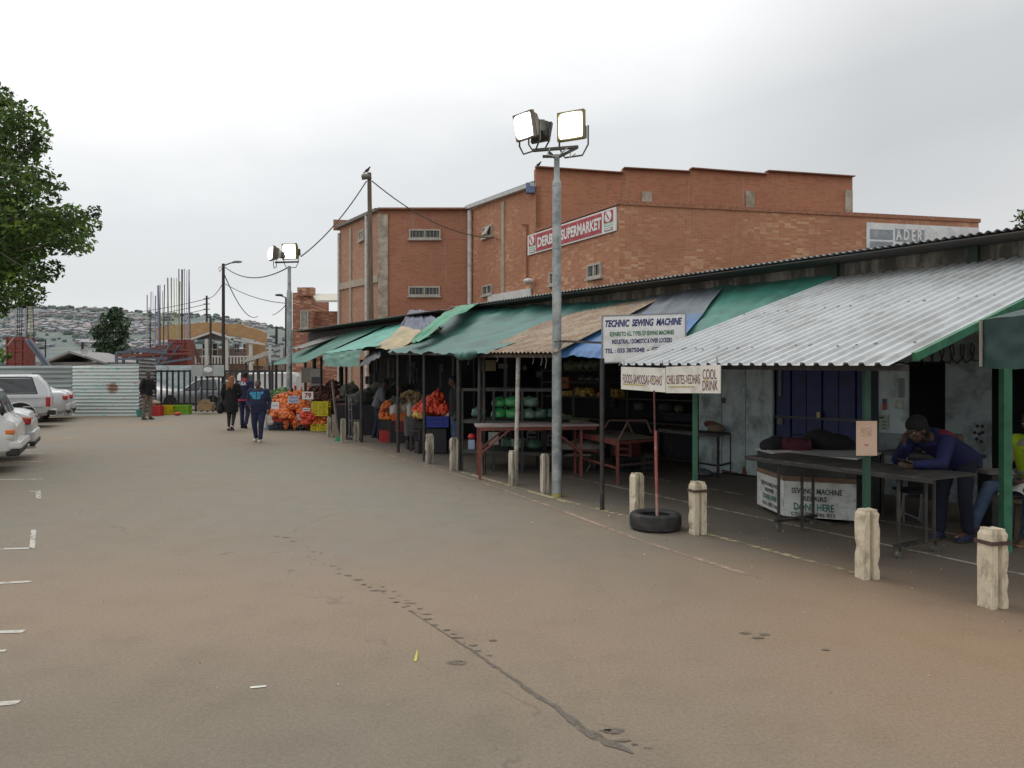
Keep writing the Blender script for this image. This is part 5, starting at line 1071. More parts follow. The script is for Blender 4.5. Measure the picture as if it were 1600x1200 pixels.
for px, py, dd, rx, rz in ((437, 645, -.05, .26, .17), (446, 641, .1, .25, .18), (430, 640, .3, .2, .2), (443, 630, .35, .26, .2), (455, 634, .2, .25, .2), (440, 622, .7, .26, .2), (452, 620, .7, .28, .22), (465, 622, .6, .26, .22), (462, 634, .2, .22, .2), (470, 616, .9, .28, .2), (472, 632, .15, .22, .2), (448, 648, -.1, .24, .14), (475, 640, .05, .2, .16)):
    pile('orange_net', 'net of oranges in the big heap beside the 79 sign', 'oranges', Q(px, py+4, dd), (rx, rx*.9, rz), .045, 80, OR, 10+k, 'nets of oranges heaped on the far stall', .12); k += 1
for px, x2 in ((449, 0), (460, 1)):
    t = MB(); b_ = Q(px-3+x2*3, 673, -.35); b_.z = .04; 
    for i in range(16): a = R_.uniform(0, 6.28); rr = R_.uniform(0, .09); o_ = V((math.cos(a)*rr, math.sin(a)*rr, 0)); t.cur = R_.randrange(3); t.cone(b_+o_+UP*R_.uniform(0, .22), Q(px+2, 655, -.1)+o_+UP*R_.uniform(-.15, .1), .018, .03, 7)
    tag(t.build('carrot_bag', [M('carrot_a', (.62, .15, .03), .5), M('carrot_b', (.7, .2, .05), .5), M('carrot_c', (.5, .1, .02), .5)], smooth=True), ('long bag of carrots standing left in front of the black crate', 'long bag of carrots leaning right in front of the black crate')[x2], 'carrots')
for px, py, z0, lb in ((480, 655, .2, 'tall red net of oranges standing on the ground left of the yellow crates'), (479, 645, .45, 'red net of oranges stacked on the standing net'), (486, 648, .3, 'red net bulging beside the yellow crates')):
    pile('orange_net', lb, 'oranges', Q(px, py+6, -.3), (.17, .17, .22), .042, 90, RD, int(px), None, .1)
for ci, px in enumerate((496, 509)):
    for lv, z in ((0, 0), (1, .46), (2, .69)):
        crate('yellow crate, %s of the %s column beside the far orange stall' % (('lowest', 'middle', 'topmost')[lv], ('left', 'right')[ci]), gl(px-(2 if lv == 0 else 0), -.2, z), (.25, .4, .225), 'yellow', 0, 3)
    pile('orange_net', 'net of oranges squeezed between the yellow crates, %s side' % ('left', 'right')[ci], 'oranges', gl(px-1, -.22, .24), (.12, .18, .20), .04, 60, OR, 50+ci)
k = 0
for px, py, dd in ((497, 618, .3), (508, 615, .4), (500, 607, .7), (512, 622, .3), (518, 610, .8), (492, 608, .8), (520, 600, 1.2)):
    pile('onion_bag', 'bag of dark red onions piled behind the yellow crates', 'onions', Q(px, py+5, dd), (.22, .2, .2), .04, 60, ON, 80+k, 'bags of red onions behind the yellow crates', .08); k += 1
for k, (px, py, dd) in enumerate(((426, 618, 1.2), (433, 616, 1.3), (440, 621, 1.1), (447, 614, 1.4), (424, 626, .9), (436, 626, .8), (430, 622, 1.0), (452, 610, 1.6), (441, 612, 1.6))):
    m_ = MB(); c = Q(px, py, dd)
    for j in range(14): d = V((R_.gauss(0, 1), R_.gauss(0, 1), R_.gauss(0, 1))).normalized(); m_.cur = R_.randrange(3); m_.ell(c+d*.05, (.12, .10, .11), (d.cross(UP).normalized(), d, UP), n=8, m=5)
    tag(m_.build('cabbage', GRN, smooth=True), 'green leafy cabbage at the left end of the orange stall', 'cabbage', 'cabbages on the left end of the orange stall')
MB_ = MB().box(gl(440, 1.3, .36), (.7, .6, .72)); tag(MB_.build('display_stand', M('ply_dark', (.09, .07, .05)), bev=.01), 'dark stand under the cabbages', 'stand')
def card(label, body, x0, x1, y0, y1, dd, mt, paper=None, name='price_card', rows=1):
    c0 = Q(x0, y1, dd); ww = (x1-x0)*(D+dd)/F; hh_ = (y1-y0)*(D+dd)/F; t = thing(name, label, 'price sign', c0+V((ww/2, 0, 0)))
    MB().box(c0+V((ww/2, 0, hh_/2)), (ww, .012, hh_)).build('card', paper or wht, t)
    if body: text(body, c0+V((ww*.22, -.009, hh_*.16)), V((1, 0, 0)), UP, ww*.6, hh_*.7, mt, t, bold=.03, lift=.004)
    else:
        mb = MB()
        for r_ in range(rows): mb.tube([c0+V((ww*(.12+.076*i), -.01, hh_*((r_+.6)/(rows+.1))+R_.uniform(-.02, .02))) for i in range(11)], .009, 4)
        mb.build('scrawl', mt, t)
    return t
inkr = M('sign_ink_red', (.28, .03, .05))
card('large white price card with 79 in dark red', '79', 472, 489.5, 612, 624, -.45, inkr); card('pale lilac price card with scrawled lines on the oranges', '', 450, 467.5, 618.5, 630, -.45, M('ink_mid', (.10, .10, .2)), M('lilac_card', (.46, .46, .56)), rows=2)
card('small white strip card low on the red nets', '', 473, 484, 637.5, 642.5, -.5, M('ink_mid', (.10, .10, .2)), rows=1); card('tilted white card beside the man in the blue top', '', 424, 436, 628, 639, -.3, M('ink_soft', (.4, .4, .4)), rows=1)
for lb, x0, x1, y0, y1, c_ in (('brown cardboard sheet hanging under the green awning', 471, 486, 575, 598, (.16, .14, .12)), ('grey printed board hanging right of the cardboard sheet', 484.5, 500, 576, 602.5, (.20, .19, .175))):
    t = thing('hanging_board', lb, 'board', Q(x0, y1, -.2)); MB().box(Q((x0+x1)/2, (y0+y1)/2, -.2 if x0 < 480 else -.25), ((x1-x0)*D/F, .02, (y1-y0)*D/F)).build('sheet', M('hang'+str(x0), c_, .9, .15, 4), t)
    if x0 > 480: MB().box(Q(493, 594, -.27), (.25, .01, .2)).build('dark_print', M('print_dark', (.04, .04, .05)), t)
# orange bucket stall left of it, black bench behind prop
crate('green crate behind the hand trolley', gl(554, -1.2, .55), (.36, .35, .22), 'green', 0, 3, True); crate('dark crate below the green crate behind the trolley', gl(554, -1.15, .28), (.40, .35, .26), 'grey'); crate('lowest dark crate behind the trolley', gl(556, -1.1, 0), (.42, .35, .27), 'black')
tag(MB().box(gl(571, -1.3, .62), (.17, .4, .40)).build('cardboard_box', M('cardboard', (.34, .23, .13), .9, .15, 4), bev=.006), 'brown cardboard carton right of the green crate', 'box')
tag(MB().box(gl(559, -1.1, .9), (.42, .4, .22)).build('white_box', M('box_white', (.42, .42, .4), .8, .1, 4), bev=.01), 'white carton with dirty sides above the green crate', 'box')
mb = MB(); mb.box(gl(585, -1.2, .3), (.5, .5, .6)); tag(mb.build('dark_bin', M('bin_navy', (.02, .025, .045)), bev=.02), 'dark navy plastic bin beside the man in the grey shirt', 'bin')
tb_ = thing('stall_table', 'black stall table with a reddish box under the turquoise awning', 'table', gl(534, .6)); MB().box(gl(534, .6, .95), (.9, .9, .06)).build('tabletop', M('ply_dark', (.09, .07, .05)), tb_); MB().box(gl(534, .6, .45), (.8, .8, .9)).build('skirt', M('skirt_dark', (.022, .022, .03)), tb_); MB().box(gl(530, .1, .72), (.38, .1, .26)).build('red_panel', M('dull_red', (.14, .035, .02)), tb_)
# hand trolley
D3 = 19.6; tr = thing('hand_trolley', 'upright steel hand trolley with dark wheels in front of the bollards', 'trolley', V((fX(550, D3), D3, 0))); gm = M('trolley_steel', (.17, .165, .155), .5, .2, 6)
def T3(px, py, dd=0): return P(px, py, D3+dd)
for a, b_ in (((546, 692), (545, 618)), ((551, 692), (549, 622)), ((545, 618), (556, 617)), ((545, 657), (562, 657)), ((562, 657), (563, 692)), ((546, 640), (550, 640)), ((543, 618), (541, 617))):
    MB().tube([T3(*a), T3(*b_)], .016, 8).build('frame_tube', gm, tr, smooth=True)
MB().box(T3(549, 693, -.12)+UP*.01, (.2, .25, .015)).build('toe_plate', gm, tr)
for px, dd in ((558, 0), (545, .25)):
    wv_ = MB().lathe(T3(px, 690, dd)+V((0, 0, .02)), V((.35, -1, 0)), [(-.03, .0), (-.03, .085), (-.02, .10), (.02, .10), (.03, .085), (.03, 0)], 20).build('wheel', rub, tr, smooth=True)
tl = thing('strapping_tool', 'small green plastic reel with a strap lying before the trolley', 'reel', T3(530, 690)); gr_ = M('reel_green', (.04, .42, .16), .4); mb = MB(); mb.lathe(T3(528, 688, -.15), V((.5, -1, .2)), [(-.04, 0), (-.04, .08), (-.02, .085), (.03, .08), (.03, 0)], 18); mb.build('reel', gr_, tl, smooth=True)
MB().prism([T3(533, 692, -.2), T3(543, 690, -.2), T3(544, 694, -.25), T3(533, 695, -.25)], (0, 0, .02)).build('strap', gr_, tl); MB().tube([T3(532, 690, -.15), T3(539, 684, -.1), T3(540, 682, -.1)], .01, 5).build('handle', M('pale_strip', (.4, .4, .38)), tl)
# tomato and potato stall, depth 16 - 20
D = 19.2
crate('bright red crate on the ground at the left of the potato stall', gl(602, .1), (.30, .4, .30), 'red', .2, 4, True)
for i, (px, dd, z, c_, lb) in enumerate(((616, 0, 0, 'black', 'black crate on the ground right of the bright red one'), (630, -.2, 0, 'black', 'black crate on the ground under the maroon crate'), (602, .15, .31, 'black', 'black crate standing on the bright red crate'), (614, .0, .285, 'black', 'black crate in the second layer left of the maroon crate'), (627, -.2, .285, 'maroon', 'maroon crate under the orange carton'))):
    crate(lb, gl(px, dd, z), (.24 if px != 627 else .32, .4, .275), c_, .15, 4)
crate('bright orange carton crate holding white sacks', gl(626, -.15, .565), (.44, .4, .19), 'orange', .1, 3, True)
def sack(label, loc, r, mat, name='sack', cat='sack'):
    mb = MB(); rnd = random.Random(int(loc[0]*97)); c = V(loc)+UP*r[2]
    mb.ell(c, r); mb.ell(c-UP*r[2]*.35, (r[0]*1.05, r[1]*1.05, r[2]*.6)); 
    a0 = rnd.uniform(0, 6.28); mb.cone(c+UP*r[2]*.6, c+UP*r[2]*1.12+V((math.cos(a0)*r[0]*.4, 0, 0)), r[0]*.35, r[0]*.12)
    mb.ell(c+V((math.cos(a0+2)*r[0]*.35, 0, r[2]*.35)), (r[0]*.7, r[1]*.7, r[2]*.55))
    for i in range(8): a = rnd.uniform(0, 6.28); mb.ell(c+V((math.cos(a)*r[0]*.7, math.sin(a)*r[1]*.7, rnd.uniform(-.6, .7)*r[2])), (r[0]*.42, r[1]*.42, r[2]*.30))
    return tag(mb.build(name, mat, remesh=.022), label, cat)
swh = M('sack_white', (.50, .50, .47), .6, .15, 6, .3, 20); sbr = M('sack_brown_white', (.45, .38, .30), .6, .3, 7, dirt=((.2, .1, .05), .7, 8)); sgr = M('sack_green_grey', (.10, .115, .085), .9, .2, 4); spl = M('sack_pale', (.42, .42, .38), .7, .2, 6, dirt=((.25, .2, .15), .5, 7))
pile('orange_net', 'tall net of carrots and oranges on the left corner of the potato stall', 'oranges', gl(606, .1, .62), (.19, .16, .42), .042, 150, OR, 4)
sack('white sack with a faint ring print left on the orange crate', gl(616, -.15, .66), (.12, .12, .16), swh); sack('brown and white sack in the middle of the orange crate', gl(624, -.15, .70), (.12, .12, .15), sbr); sack('mottled sack right of the middle one', gl(633, -.15, .70), (.12, .12, .15), sbr); sack('plain white sack at the right end of the orange crate', gl(641, -.3, .62), (.09, .1, .2), swh)
sack('green grey hessian sack behind the white sacks', gl(619, .5, .72), (.32, .2, .21), sgr); 
ts_ = thing('stall_table', 'dark table carrying the potato heap', 'table', gl(645, 1.0)); MB().box(gl(650, 1.0, .88), (2.0, 1.2, .05)).build('tabletop', MATS['ply_dark'], ts_); MB().box(gl(650, 1.1, .43), (1.9, 1.0, .86)).build('skirt', MATS['skirt_dark'], ts_)
pile('potato_heap', 'rounded heap of brown potatoes on the dark table', 'potatoes', gl(642, .6, 1.0), (.32, .25, .30), .05, 120, PT, 6); pile('potato_heap', 'smaller dim heap of potatoes right of the rounded heap', 'potatoes', gl(664, .9, .95), (.4, .25, .2), .05, 90, PT, 7)
tag(MB().grid(lambda u, v: gl(634+u*16, .2, .93)+V((0, -v*.3, .04*math.sin(u*9)-v*.06)), 14, 6).build('green_cloth', M('cloth_green', (.03, .22, .09), .7), thick=.01), 'crumpled bright green plastic below the potatoes', 'plastic')
D = 16.3
st = thing('stool', 'small dull purple wooden stool among the crates', 'stool', gl(649, .6)); pur = M('purple_wood', (.10, .055, .06), .8, .2, 5); MB().box(gl(649, .5, .46), (.24, .24, .03)).build('seat', pur, st, bev=.005)
for sx in (-1, 1):
    for sy in (-1, 1): MB().box(gl(649, .5, .222)+V((sx*.1, sy*.1, 0)), (.03, .03, .445)).build('leg', pur, st)
for z in (.12,): MB().box(gl(649, .39, z), (.17, .02, .025)).build('stretcher', pur, st)
crate('slatted black crate on the ground at the foot of the purple stool', gl(656, .1), (.16, .3, .27), 'black', .4, 6); crate('slatted black crate behind the stool legs', gl(645, 1.0), (.3, .3, .2), 'black', .3, 5)
crate('grey green crate stacked above the stool, lowest', gl(643, 1.2, .3), (.30, .3, .22), 'grey', .3, 4); crate('grey green crate resting on the lower grey one', gl(641, 1.2, .525), (.28, .3, .22), 'grey', .2, 4)
a_ = math.radians(14); crate('tilted black slatted crate leaning against the blue crate', gl(653, .6, .52), (.2, .3, .30), 'black', 0, 6, ax=(V((math.cos(a_), 0, -math.sin(a_))), V((0, 1, 0)), V((math.sin(a_), 0, math.cos(a_))))); crate('small black crate under the tilted one', gl(654, .6, .26), (.22, .3, .24), 'black', .1, 4)
crate('royal blue crate full of tomatoes behind the pale bollard', gl(683, 0, .585), (.54, .42, .24), 'blue', 0, 3, True)
bn = thing('crate_stand', 'tall black plastic bin below the royal blue crate', 'bin', gl(684, .1)); MB().box(gl(684, .1, .285), (.45, .4, .57)).build('bin', M('bin_black', (.015, .016, .022), .5), bn, bev=.02); MB().box(gl(690, -.11, .26), (.2, .012, .02)).build('handle', M('bin_dim', (.03, .03, .04)), bn)
for i, (px, z, rx, rz, dd) in enumerate(((658, .92, .17, .17, .35), (670, .93, .2, .19, .1), (683, .93, .2, .18, .1), (694, .90, .15, .17, .0), (677, 1.10, .17, .16, .2), (684, 1.18, .14, .16, .25))):
    pile('tomato_net', 'net of ripe tomatoes heaped on the blue crate stall', 'tomatoes', gl(px, dd, z), (rx, rx*.85, rz), .04, 85, RD, 30+i, 'nets of tomatoes on the blue crate stall', .1)
pile('squash_net', 'small net of yellow squash at the left of the tomatoes', 'squash', gl(655, .15, .80), (.13, .12, .13), .035, 60, YL, 3); sack('white plastic bag on top of the tomato nets', gl(672, .1, 1.08), (.06, .06, .06), swh, 'plastic_bag', 'bag')
mb = MB(); mb.ell(gl(696, -.1, .855), (.04, .04, .035)); tag(mb.build('onion', M('pale_onion', (.5, .42, .28)), smooth=True), 'pale onion left on the rim of the blue crate', 'onion'); mb = MB(); mb.ell(gl(700, -.12, .86), (.04, .04, .04)); tag(mb.build('onion', M('white_onion', (.6, .57, .48)), smooth=True), 'whiter onion beside the pale one', 'onion')
# dark steel vegetable rack
rk = thing('vegetable_rack', 'dark steel two tier vegetable rack holding green bags', 'rack', G(790, 738)); rs = M('rack_steel', (.045, .044, .045), .6, .25, 5)
fl_, fr_, bl_, br_ = G(722, 733), G(860, 752), G(713, 722), G(872, 738)
fl_ = V((fX(722, 13.4), 13.4, 0)); fr_ = V((fX(876, 12.8), 12.8, 0)); off = V((.30, 1.0, 0)); mids = [0, .33, .62, 1]
for a in mids:
    for o_ in (V((0, 0, 0)), off): p = fl_.lerp(fr_, a)+o_; hh_ = 1.46; MB().bar(p, p+UP*hh_, .045, .045).build('upright', rs, rk)
for z in (1.46, .88, .34):
    for o_ in (V((0, 0, 0)), off): MB().bar(fl_+o_+UP*z, fr_+o_+UP*z, .045, .05).build('rail', rs, rk)
    for a in mids: p = fl_.lerp(fr_, a)+UP*z; MB().bar(p, p+off, .04, .04).build('cross_rail', rs, rk)
for z in (.90, .36): MB().prism([fl_+UP*z, fr_+UP*z, fr_+off+UP*z, fl_+off+UP*z], (0, 0, .012)).build('shelf', M('shelf_dim', (.04, .038, .036)), rk)
gb = [M('green_bag_a', (.04, .26, .08), .35, .3, 8), M('green_bag_b', (.13, .22, .17), .4, .3, 8), M('green_bag_c', (.05, .11, .08), .4, .3, 8)]
for i, (a, z, mt, d_, lb) in enumerate(((.36, .93, 0, .12, 'bright green bag of cabbages, lower left on the top rack shelf'), (.36, 1.13, 0, .15, 'bright green bag piled above the lower left one'), (.52, .93, 0, .10, 'bright green bag near the middle of the top rack shelf'), (.50, 1.14, 0, .14, 'green bag on top of the middle bright one'), (.66, .93, 1, .15, 'dim green bag right of the bright bags'), (.68, 1.14, 1, .2, 'pale dim bag on the right stack'), (.78, .93, 2, .2, 'dark green bag toward the right of the top shelf'), (.86, .93, 2, .3, 'darkest bag at the right end of the top shelf'), (.45, .40, 2, .2, 'dark bag left on the lower rack shelf'), (.56, .40, 1, .15, 'dim bag in the middle of the lower shelf'), (.72, .40, 2, .15, 'dark bag right on the lower shelf'), (.12, .93, 2, .3, 'dark bag at the far left of the top shelf'))):
    sack(lb, fl_.lerp(fr_, a)+off*d_+UP*z, (.14, .12, .10), gb[mt], 'vegetable_bag', 'bag')
tag(MB().box(fl_.lerp(fr_, .08)+off*.1+UP*.46, (.12, .1, .17)).build('carton', M('carton_blue', (.3, .36, .5)), bev=.005), 'pale blue carton on the lower rack shelf below a red bag', 'box'); sack('small bright red bag standing on the pale blue carton', fl_.lerp(fr_, .08)+off*.1+UP*.55, (.07, .06, .055), M('red_plastic', (.5, .02, .03), .4), 'plastic_bag', 'bag')
tag(MB().box(fl_.lerp(fr_, .33)-V((0, .1, 0))+UP*.60, (.18, .05, .22)).build('carton', M('carton_pale', (.40, .43, .38))), 'pale square carton behind the red table brace', 'box')
# red steel table with braces
redp = M('red_frame', (.21, .05, .035), .6, .25, 6, dirt=((.10, .05, .04), .5, 8)); topm = M('dusty_top', (.36, .29, .27), .8, .15, 5)
rt = thing('steel_table', 'long red framed steel table standing by the kerb with diagonal braces', 'table', G(790, 752)); A = V((fX(750, 12.2), 12.2, 0)); B = V((fX(908, 12.5), 12.5, 0)); of = V((-.06, .52, 0)); z = .86
MB().prism([A-V((.06, .04, -z)), B+V((.3, -.04, z)), B+of+V((.3, 0, z)), A+of+V((-.06, 0, z))], (0, 0, .035)).build('tabletop', topm, rt)
for p in (A, B): MB().bar(p+UP*.84, p+of+UP*.84, .045, .05).build('apron', redp, rt)
for o_ in (V((0, 0, 0)), of): MB().bar(A+o_+UP*.83, B+o_+V((.25, 0, .83)), .04, .055).build('apron', redp, rt)
for p in (A, B):
    for o_ in (V((0, 0, 0)), of): MB().bar(p+o_, p+o_+UP*.81, .042, .042).build('leg', redp, rt)
for p, s_ in ((A, 1), (B, -1)):
    for o_ in (V((0, 0, 0)), of): MB().bar(p+o_+UP*.42, p+o_+V((.48*s_, 0, .81)), .03, .03).build('brace', redp, rt)
    MB().bar(p+UP*.42, p+of+UP*.42, .03, .03).build('stretcher', redp, rt)
MB().bar(B+UP*.42+of, B+UP*.42+of+V((.5, 0, -.05)), .03, .03).build('stretcher', redp, rt)
# second red table with raised hoops
r2 = thing('steel_table', 'low red steel table with trapezoid hoops on top, behind the black pole', 'table', G(965, 757)); c1_ = V((fX(965, 11.6), 11.6, 0)); c2_ = V((fX(905, 13.2), 13.2, 0)); c3_ = V((fX(1024, 12.1), 12.1, 0)); c4_ = c2_+c3_-c1_; z = .66
MB().prism([c1_+UP*(z+.03), c2_+UP*(z+.03), c4_+UP*(z+.03), c3_+UP*(z+.03)], (0, 0, .02)).build('tabletop', M('table_wood_dim', (.16, .13, .10), .8, .2, 4), r2)
for p, q in ((c1_, c2_), (c1_, c3_), (c2_, c4_), (c3_, c4_)): MB().bar(p+UP*z, q+UP*z, .04, .09 if q is c2_ else .04).build('apron', redp, r2)
MB().bar(c1_+UP*.26, c2_+UP*.26, .035, .035).build('stretcher', redp, r2); MB().bar(c1_+UP*.30, c3_+UP*.30, .03, .03).build('stretcher', M('dull_bar', (.09, .06, .05)), r2)
for p in (c1_, c2_, c3_, c4_): MB().bar(p, p+UP*z, .045, .045).build('leg', redp, r2)
for px, dd in ((965, 0), (935, .8)):
    q = lambda x, y: P(x, y, 11.6+dd)
    MB().tube([q(px, 690-dd*8), q(px+17, 657), q(px+45, 657), q(px+53, 676)], .018, 7).build('hoop', M('hoop_grey', (.11, .06, .05), .6), r2, smooth=True)
bx = thing('bench', 'low pale bench below the red table near the mast', 'bench', V((fX(900, 13.3), 13.3, 0))); MB().box(V((fX(895, 13.3), 13.3, .30)), (.62, .3, .04)).build('seat', M('bench_pale', (.24, .21, .18)), bx)
for s_ in (-1, 1): MB().tube([V((fX(895, 13.3)+s_*.26, 13.2, .28)), V((fX(895, 13.3)+s_*.30, 13.2, .12)), V((fX(895, 13.3)+s_*.24, 13.2, 0))], .016, 7).build('leg', M('bench_leg', (.10, .10, .10)), bx)
# table with cloth fringe
fb = thing('fringed_table', 'dark table edged with a scalloped pale fringe near the blue wall', 'table', V((fX(1075, 13.3), 13.3, 0))); z = .69
a, b_ = V((fX(1028, 13.8), 13.8, 0)), V((fX(1122, 12.4), 12.4, 0)); of = V((.35, .45, 0)); MB().prism([a+UP*z, b_+UP*z, b_+of+UP*z, a+of+UP*z], (0, 0, .04)).build('tabletop', M('table_dim', (.07, .065, .06)), fb)
mb = MB()
for k in range(24): mb.ell(a.lerp(b_, (k+.5)/24*.78)+UP*(z-.005)-V((0, .012, 0)), (.022, .01, .025), n=8, m=5)
mb.build('fringe', M('fringe', (.16, .155, .15)), fb)
for p in (a, b_, a+of, b_+of): MB().bar(p, p+UP*z, .04, .04).build('leg', steel_b, fb)
MB().bar(b_+UP*.2, b_+of+UP*.2, .03, .03).build('stretcher', steel_b, fb); MB().bar(a+UP*.2, b_+UP*.2, .03, .03).build('stretcher', steel_b, fb)
sack('crumpled brown paper bag on the right end of the fringed table', b_.lerp(a, .12)+of*.5+UP*(z+.035), (.15, .12, .08), M('paper_bag', (.20, .15, .11), .9), 'paper_bag', 'bag')
sack('crushed grey plastic bag on the ground under the fringed table', V((fX(1100, 12.6), 12.6, 0)), (.14, .12, .06), M('plastic_grey', (.10, .11, .12), .5), 'plastic_bag', 'bag')
# produce shelves inside the third shop
shf = thing('produce_shelf', 'tall dark produce shelf behind the mast loaded with squash', 'shelf', Sw(4.9, .9)); 
for z in (.75, 1.22, 1.55, 1.82): MB().prism([Sw(2.0, .35, z), Sw(7.6, .35, z), Sw(7.6, 1.0, z), Sw(2.0, 1.0, z)], (0, 0, .03)).build('board', M('shelf_board', (.05, .042, .036)), shf)
for a in (2.0, 4.8, 7.6): MB().box(Sw(a, .37, .95), (.05, .05, 1.9), (U2, W2, UP)).build('upright', M('shelf_board', (.05, .042, .036)), shf)
k = 0
for px in (876, 890, 905, 921, 948, 962): 
    p = onS(px, 620, .6); pile('squash_heap', ('pale yellow heap of squash just right of the mast', 'heap of butternut squash second from the mast', 'yellow squash heap third from the mast', 'small squash heap left of the black pole', 'orange tinted squash heap right of the black pole', 'last squash heap on the lit shelf')[k], 'squash', V((p.x, p.y, 1.29)), (.17, .15, .12), .045, 55, YL if k != 4 else OR, 60+k); k += 1
k = 0
for px in (895, 907, 919, 931, 943):
    p = onS(px, 588, .6); pile('pumpkin_row', 'cluster of grey green pumpkins on the top shelf', 'pumpkins', V((p.x, p.y, 1.9)), (.16, .14, .10), .075, 20, PK, 70+k, 'clusters of pumpkins along the top shelf'); k += 1
for k, (px, y) in enumerate(((925, 1.6), (940, 1.6), (912, 1.6))): p = onS(px, 600, .6); sack(('pale bundle in the middle of the second shelf', 'pale bundle at the right of the second shelf', 'pale bundle at the left of the second shelf')[k], V((p.x, p.y, 1.58)), (.14, .12, .06), M('bundle', (.13, .13, .12), .8), 'bundle', 'bundle')
tag(MB().box(onS(884, 598, .5), (.3, .1, .26), (U2, W2, UP)).build('orange_bag', M('orange_dim', (.30, .09, .03))), 'dull orange bag hanging beside the mast', 'bag')
sack('heap of pale leaves on a low table right of the mast', V((fX(885, 13.6), 13.6, .80)), (.42, .25, .07), M('leaf_pale', (.22, .24, .14), .8, .3, 9), 'leaf_heap', 'vegetables')
lt_ = thing('low_table', 'dark green topped table right behind the mast', 'table', V((fX(890, 13.8), 13.8, 0))); MB().box(V((fX(888, 13.8), 13.8, .77)), (1.0, .7, .05)).build('tabletop', M('green_top', (.03, .06, .03)), lt_); 
for s_ in (-1, 1): MB().box(V((fX(888, 13.8)+s_*.45, 13.8, .37)), (.05, .6, .74)).build('leg', steel_b, lt_)
sack('big white sack dropped under the low table', V((fX(905, 13.3), 13.3, .36)), (.45, .2, .09), spl)
# dim hanging goods and sacks in the shadow, the second shop
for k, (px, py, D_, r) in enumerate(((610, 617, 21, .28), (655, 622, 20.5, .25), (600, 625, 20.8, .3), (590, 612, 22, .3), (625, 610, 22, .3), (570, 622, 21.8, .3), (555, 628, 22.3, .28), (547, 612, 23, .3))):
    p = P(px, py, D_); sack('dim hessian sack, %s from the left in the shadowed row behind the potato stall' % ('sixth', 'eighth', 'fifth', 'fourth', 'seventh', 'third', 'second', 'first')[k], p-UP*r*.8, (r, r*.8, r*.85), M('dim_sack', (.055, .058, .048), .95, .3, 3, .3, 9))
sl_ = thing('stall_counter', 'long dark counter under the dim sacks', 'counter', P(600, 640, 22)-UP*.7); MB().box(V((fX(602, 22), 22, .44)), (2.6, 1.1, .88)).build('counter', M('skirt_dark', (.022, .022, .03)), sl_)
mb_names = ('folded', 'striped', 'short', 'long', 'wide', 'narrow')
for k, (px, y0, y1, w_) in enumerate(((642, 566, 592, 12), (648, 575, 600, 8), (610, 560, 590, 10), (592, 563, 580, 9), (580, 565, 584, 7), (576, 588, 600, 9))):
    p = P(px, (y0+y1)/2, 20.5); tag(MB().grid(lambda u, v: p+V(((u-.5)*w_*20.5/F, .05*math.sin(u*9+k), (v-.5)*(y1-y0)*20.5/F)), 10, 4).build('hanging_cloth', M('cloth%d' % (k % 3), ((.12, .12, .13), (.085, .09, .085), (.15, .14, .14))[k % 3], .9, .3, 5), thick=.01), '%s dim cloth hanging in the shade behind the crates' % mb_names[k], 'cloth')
tag(MB().box(P(764, 571, 13.5), (.26, .1, .20)).build('hanging_carton', M('carton_yellow', (.14, .12, .06)), bev=.01), 'yellowish carton hanging from the beam behind the white pole', 'box')
tag(MB().prism([P(753, 562, 13.5), P(774, 568, 13.5), P(773, 572, 13.5), P(754, 570, 13.5)], (0, .2, 0)).build('tilted_board', M('lid_pale', (.17, .165, .12))), 'pale tilted board above the yellowish hanging carton', 'board')
tag(MB().box(P(786, 572, 13.5), (.17, .04, .09)).build('small_board', M('board_dull', (.10, .095, .085))), 'small dull board to the right of the hanging carton', 'board')
tag(MB().box(P(688, 588, 19), (.05, .04, .62)).build('window_post', M('window_dim', (.06, .07, .08))), 'slim grey upright in the dark doorway behind the tomatoes', 'post')
# ragged strings under the tan awning
for k, px in enumerate((776, 832, 845, 731, 852)):
    p = onR(px, 556, -.12); tag(MB().tube([p, p+V((.02, 0, -.06)), p+V((.0, 0, -.10-.02*k))], .006, 5).build('torn_strip', M('strip_pale', (.16, .15, .13))), ('torn strip hanging by the hanging carton', 'rag strip hanging left of the mast', 'second rag strip close to the mast', 'frayed strip under the teal awning corner', 'thin rag strip touching the mast')[k], 'rag')

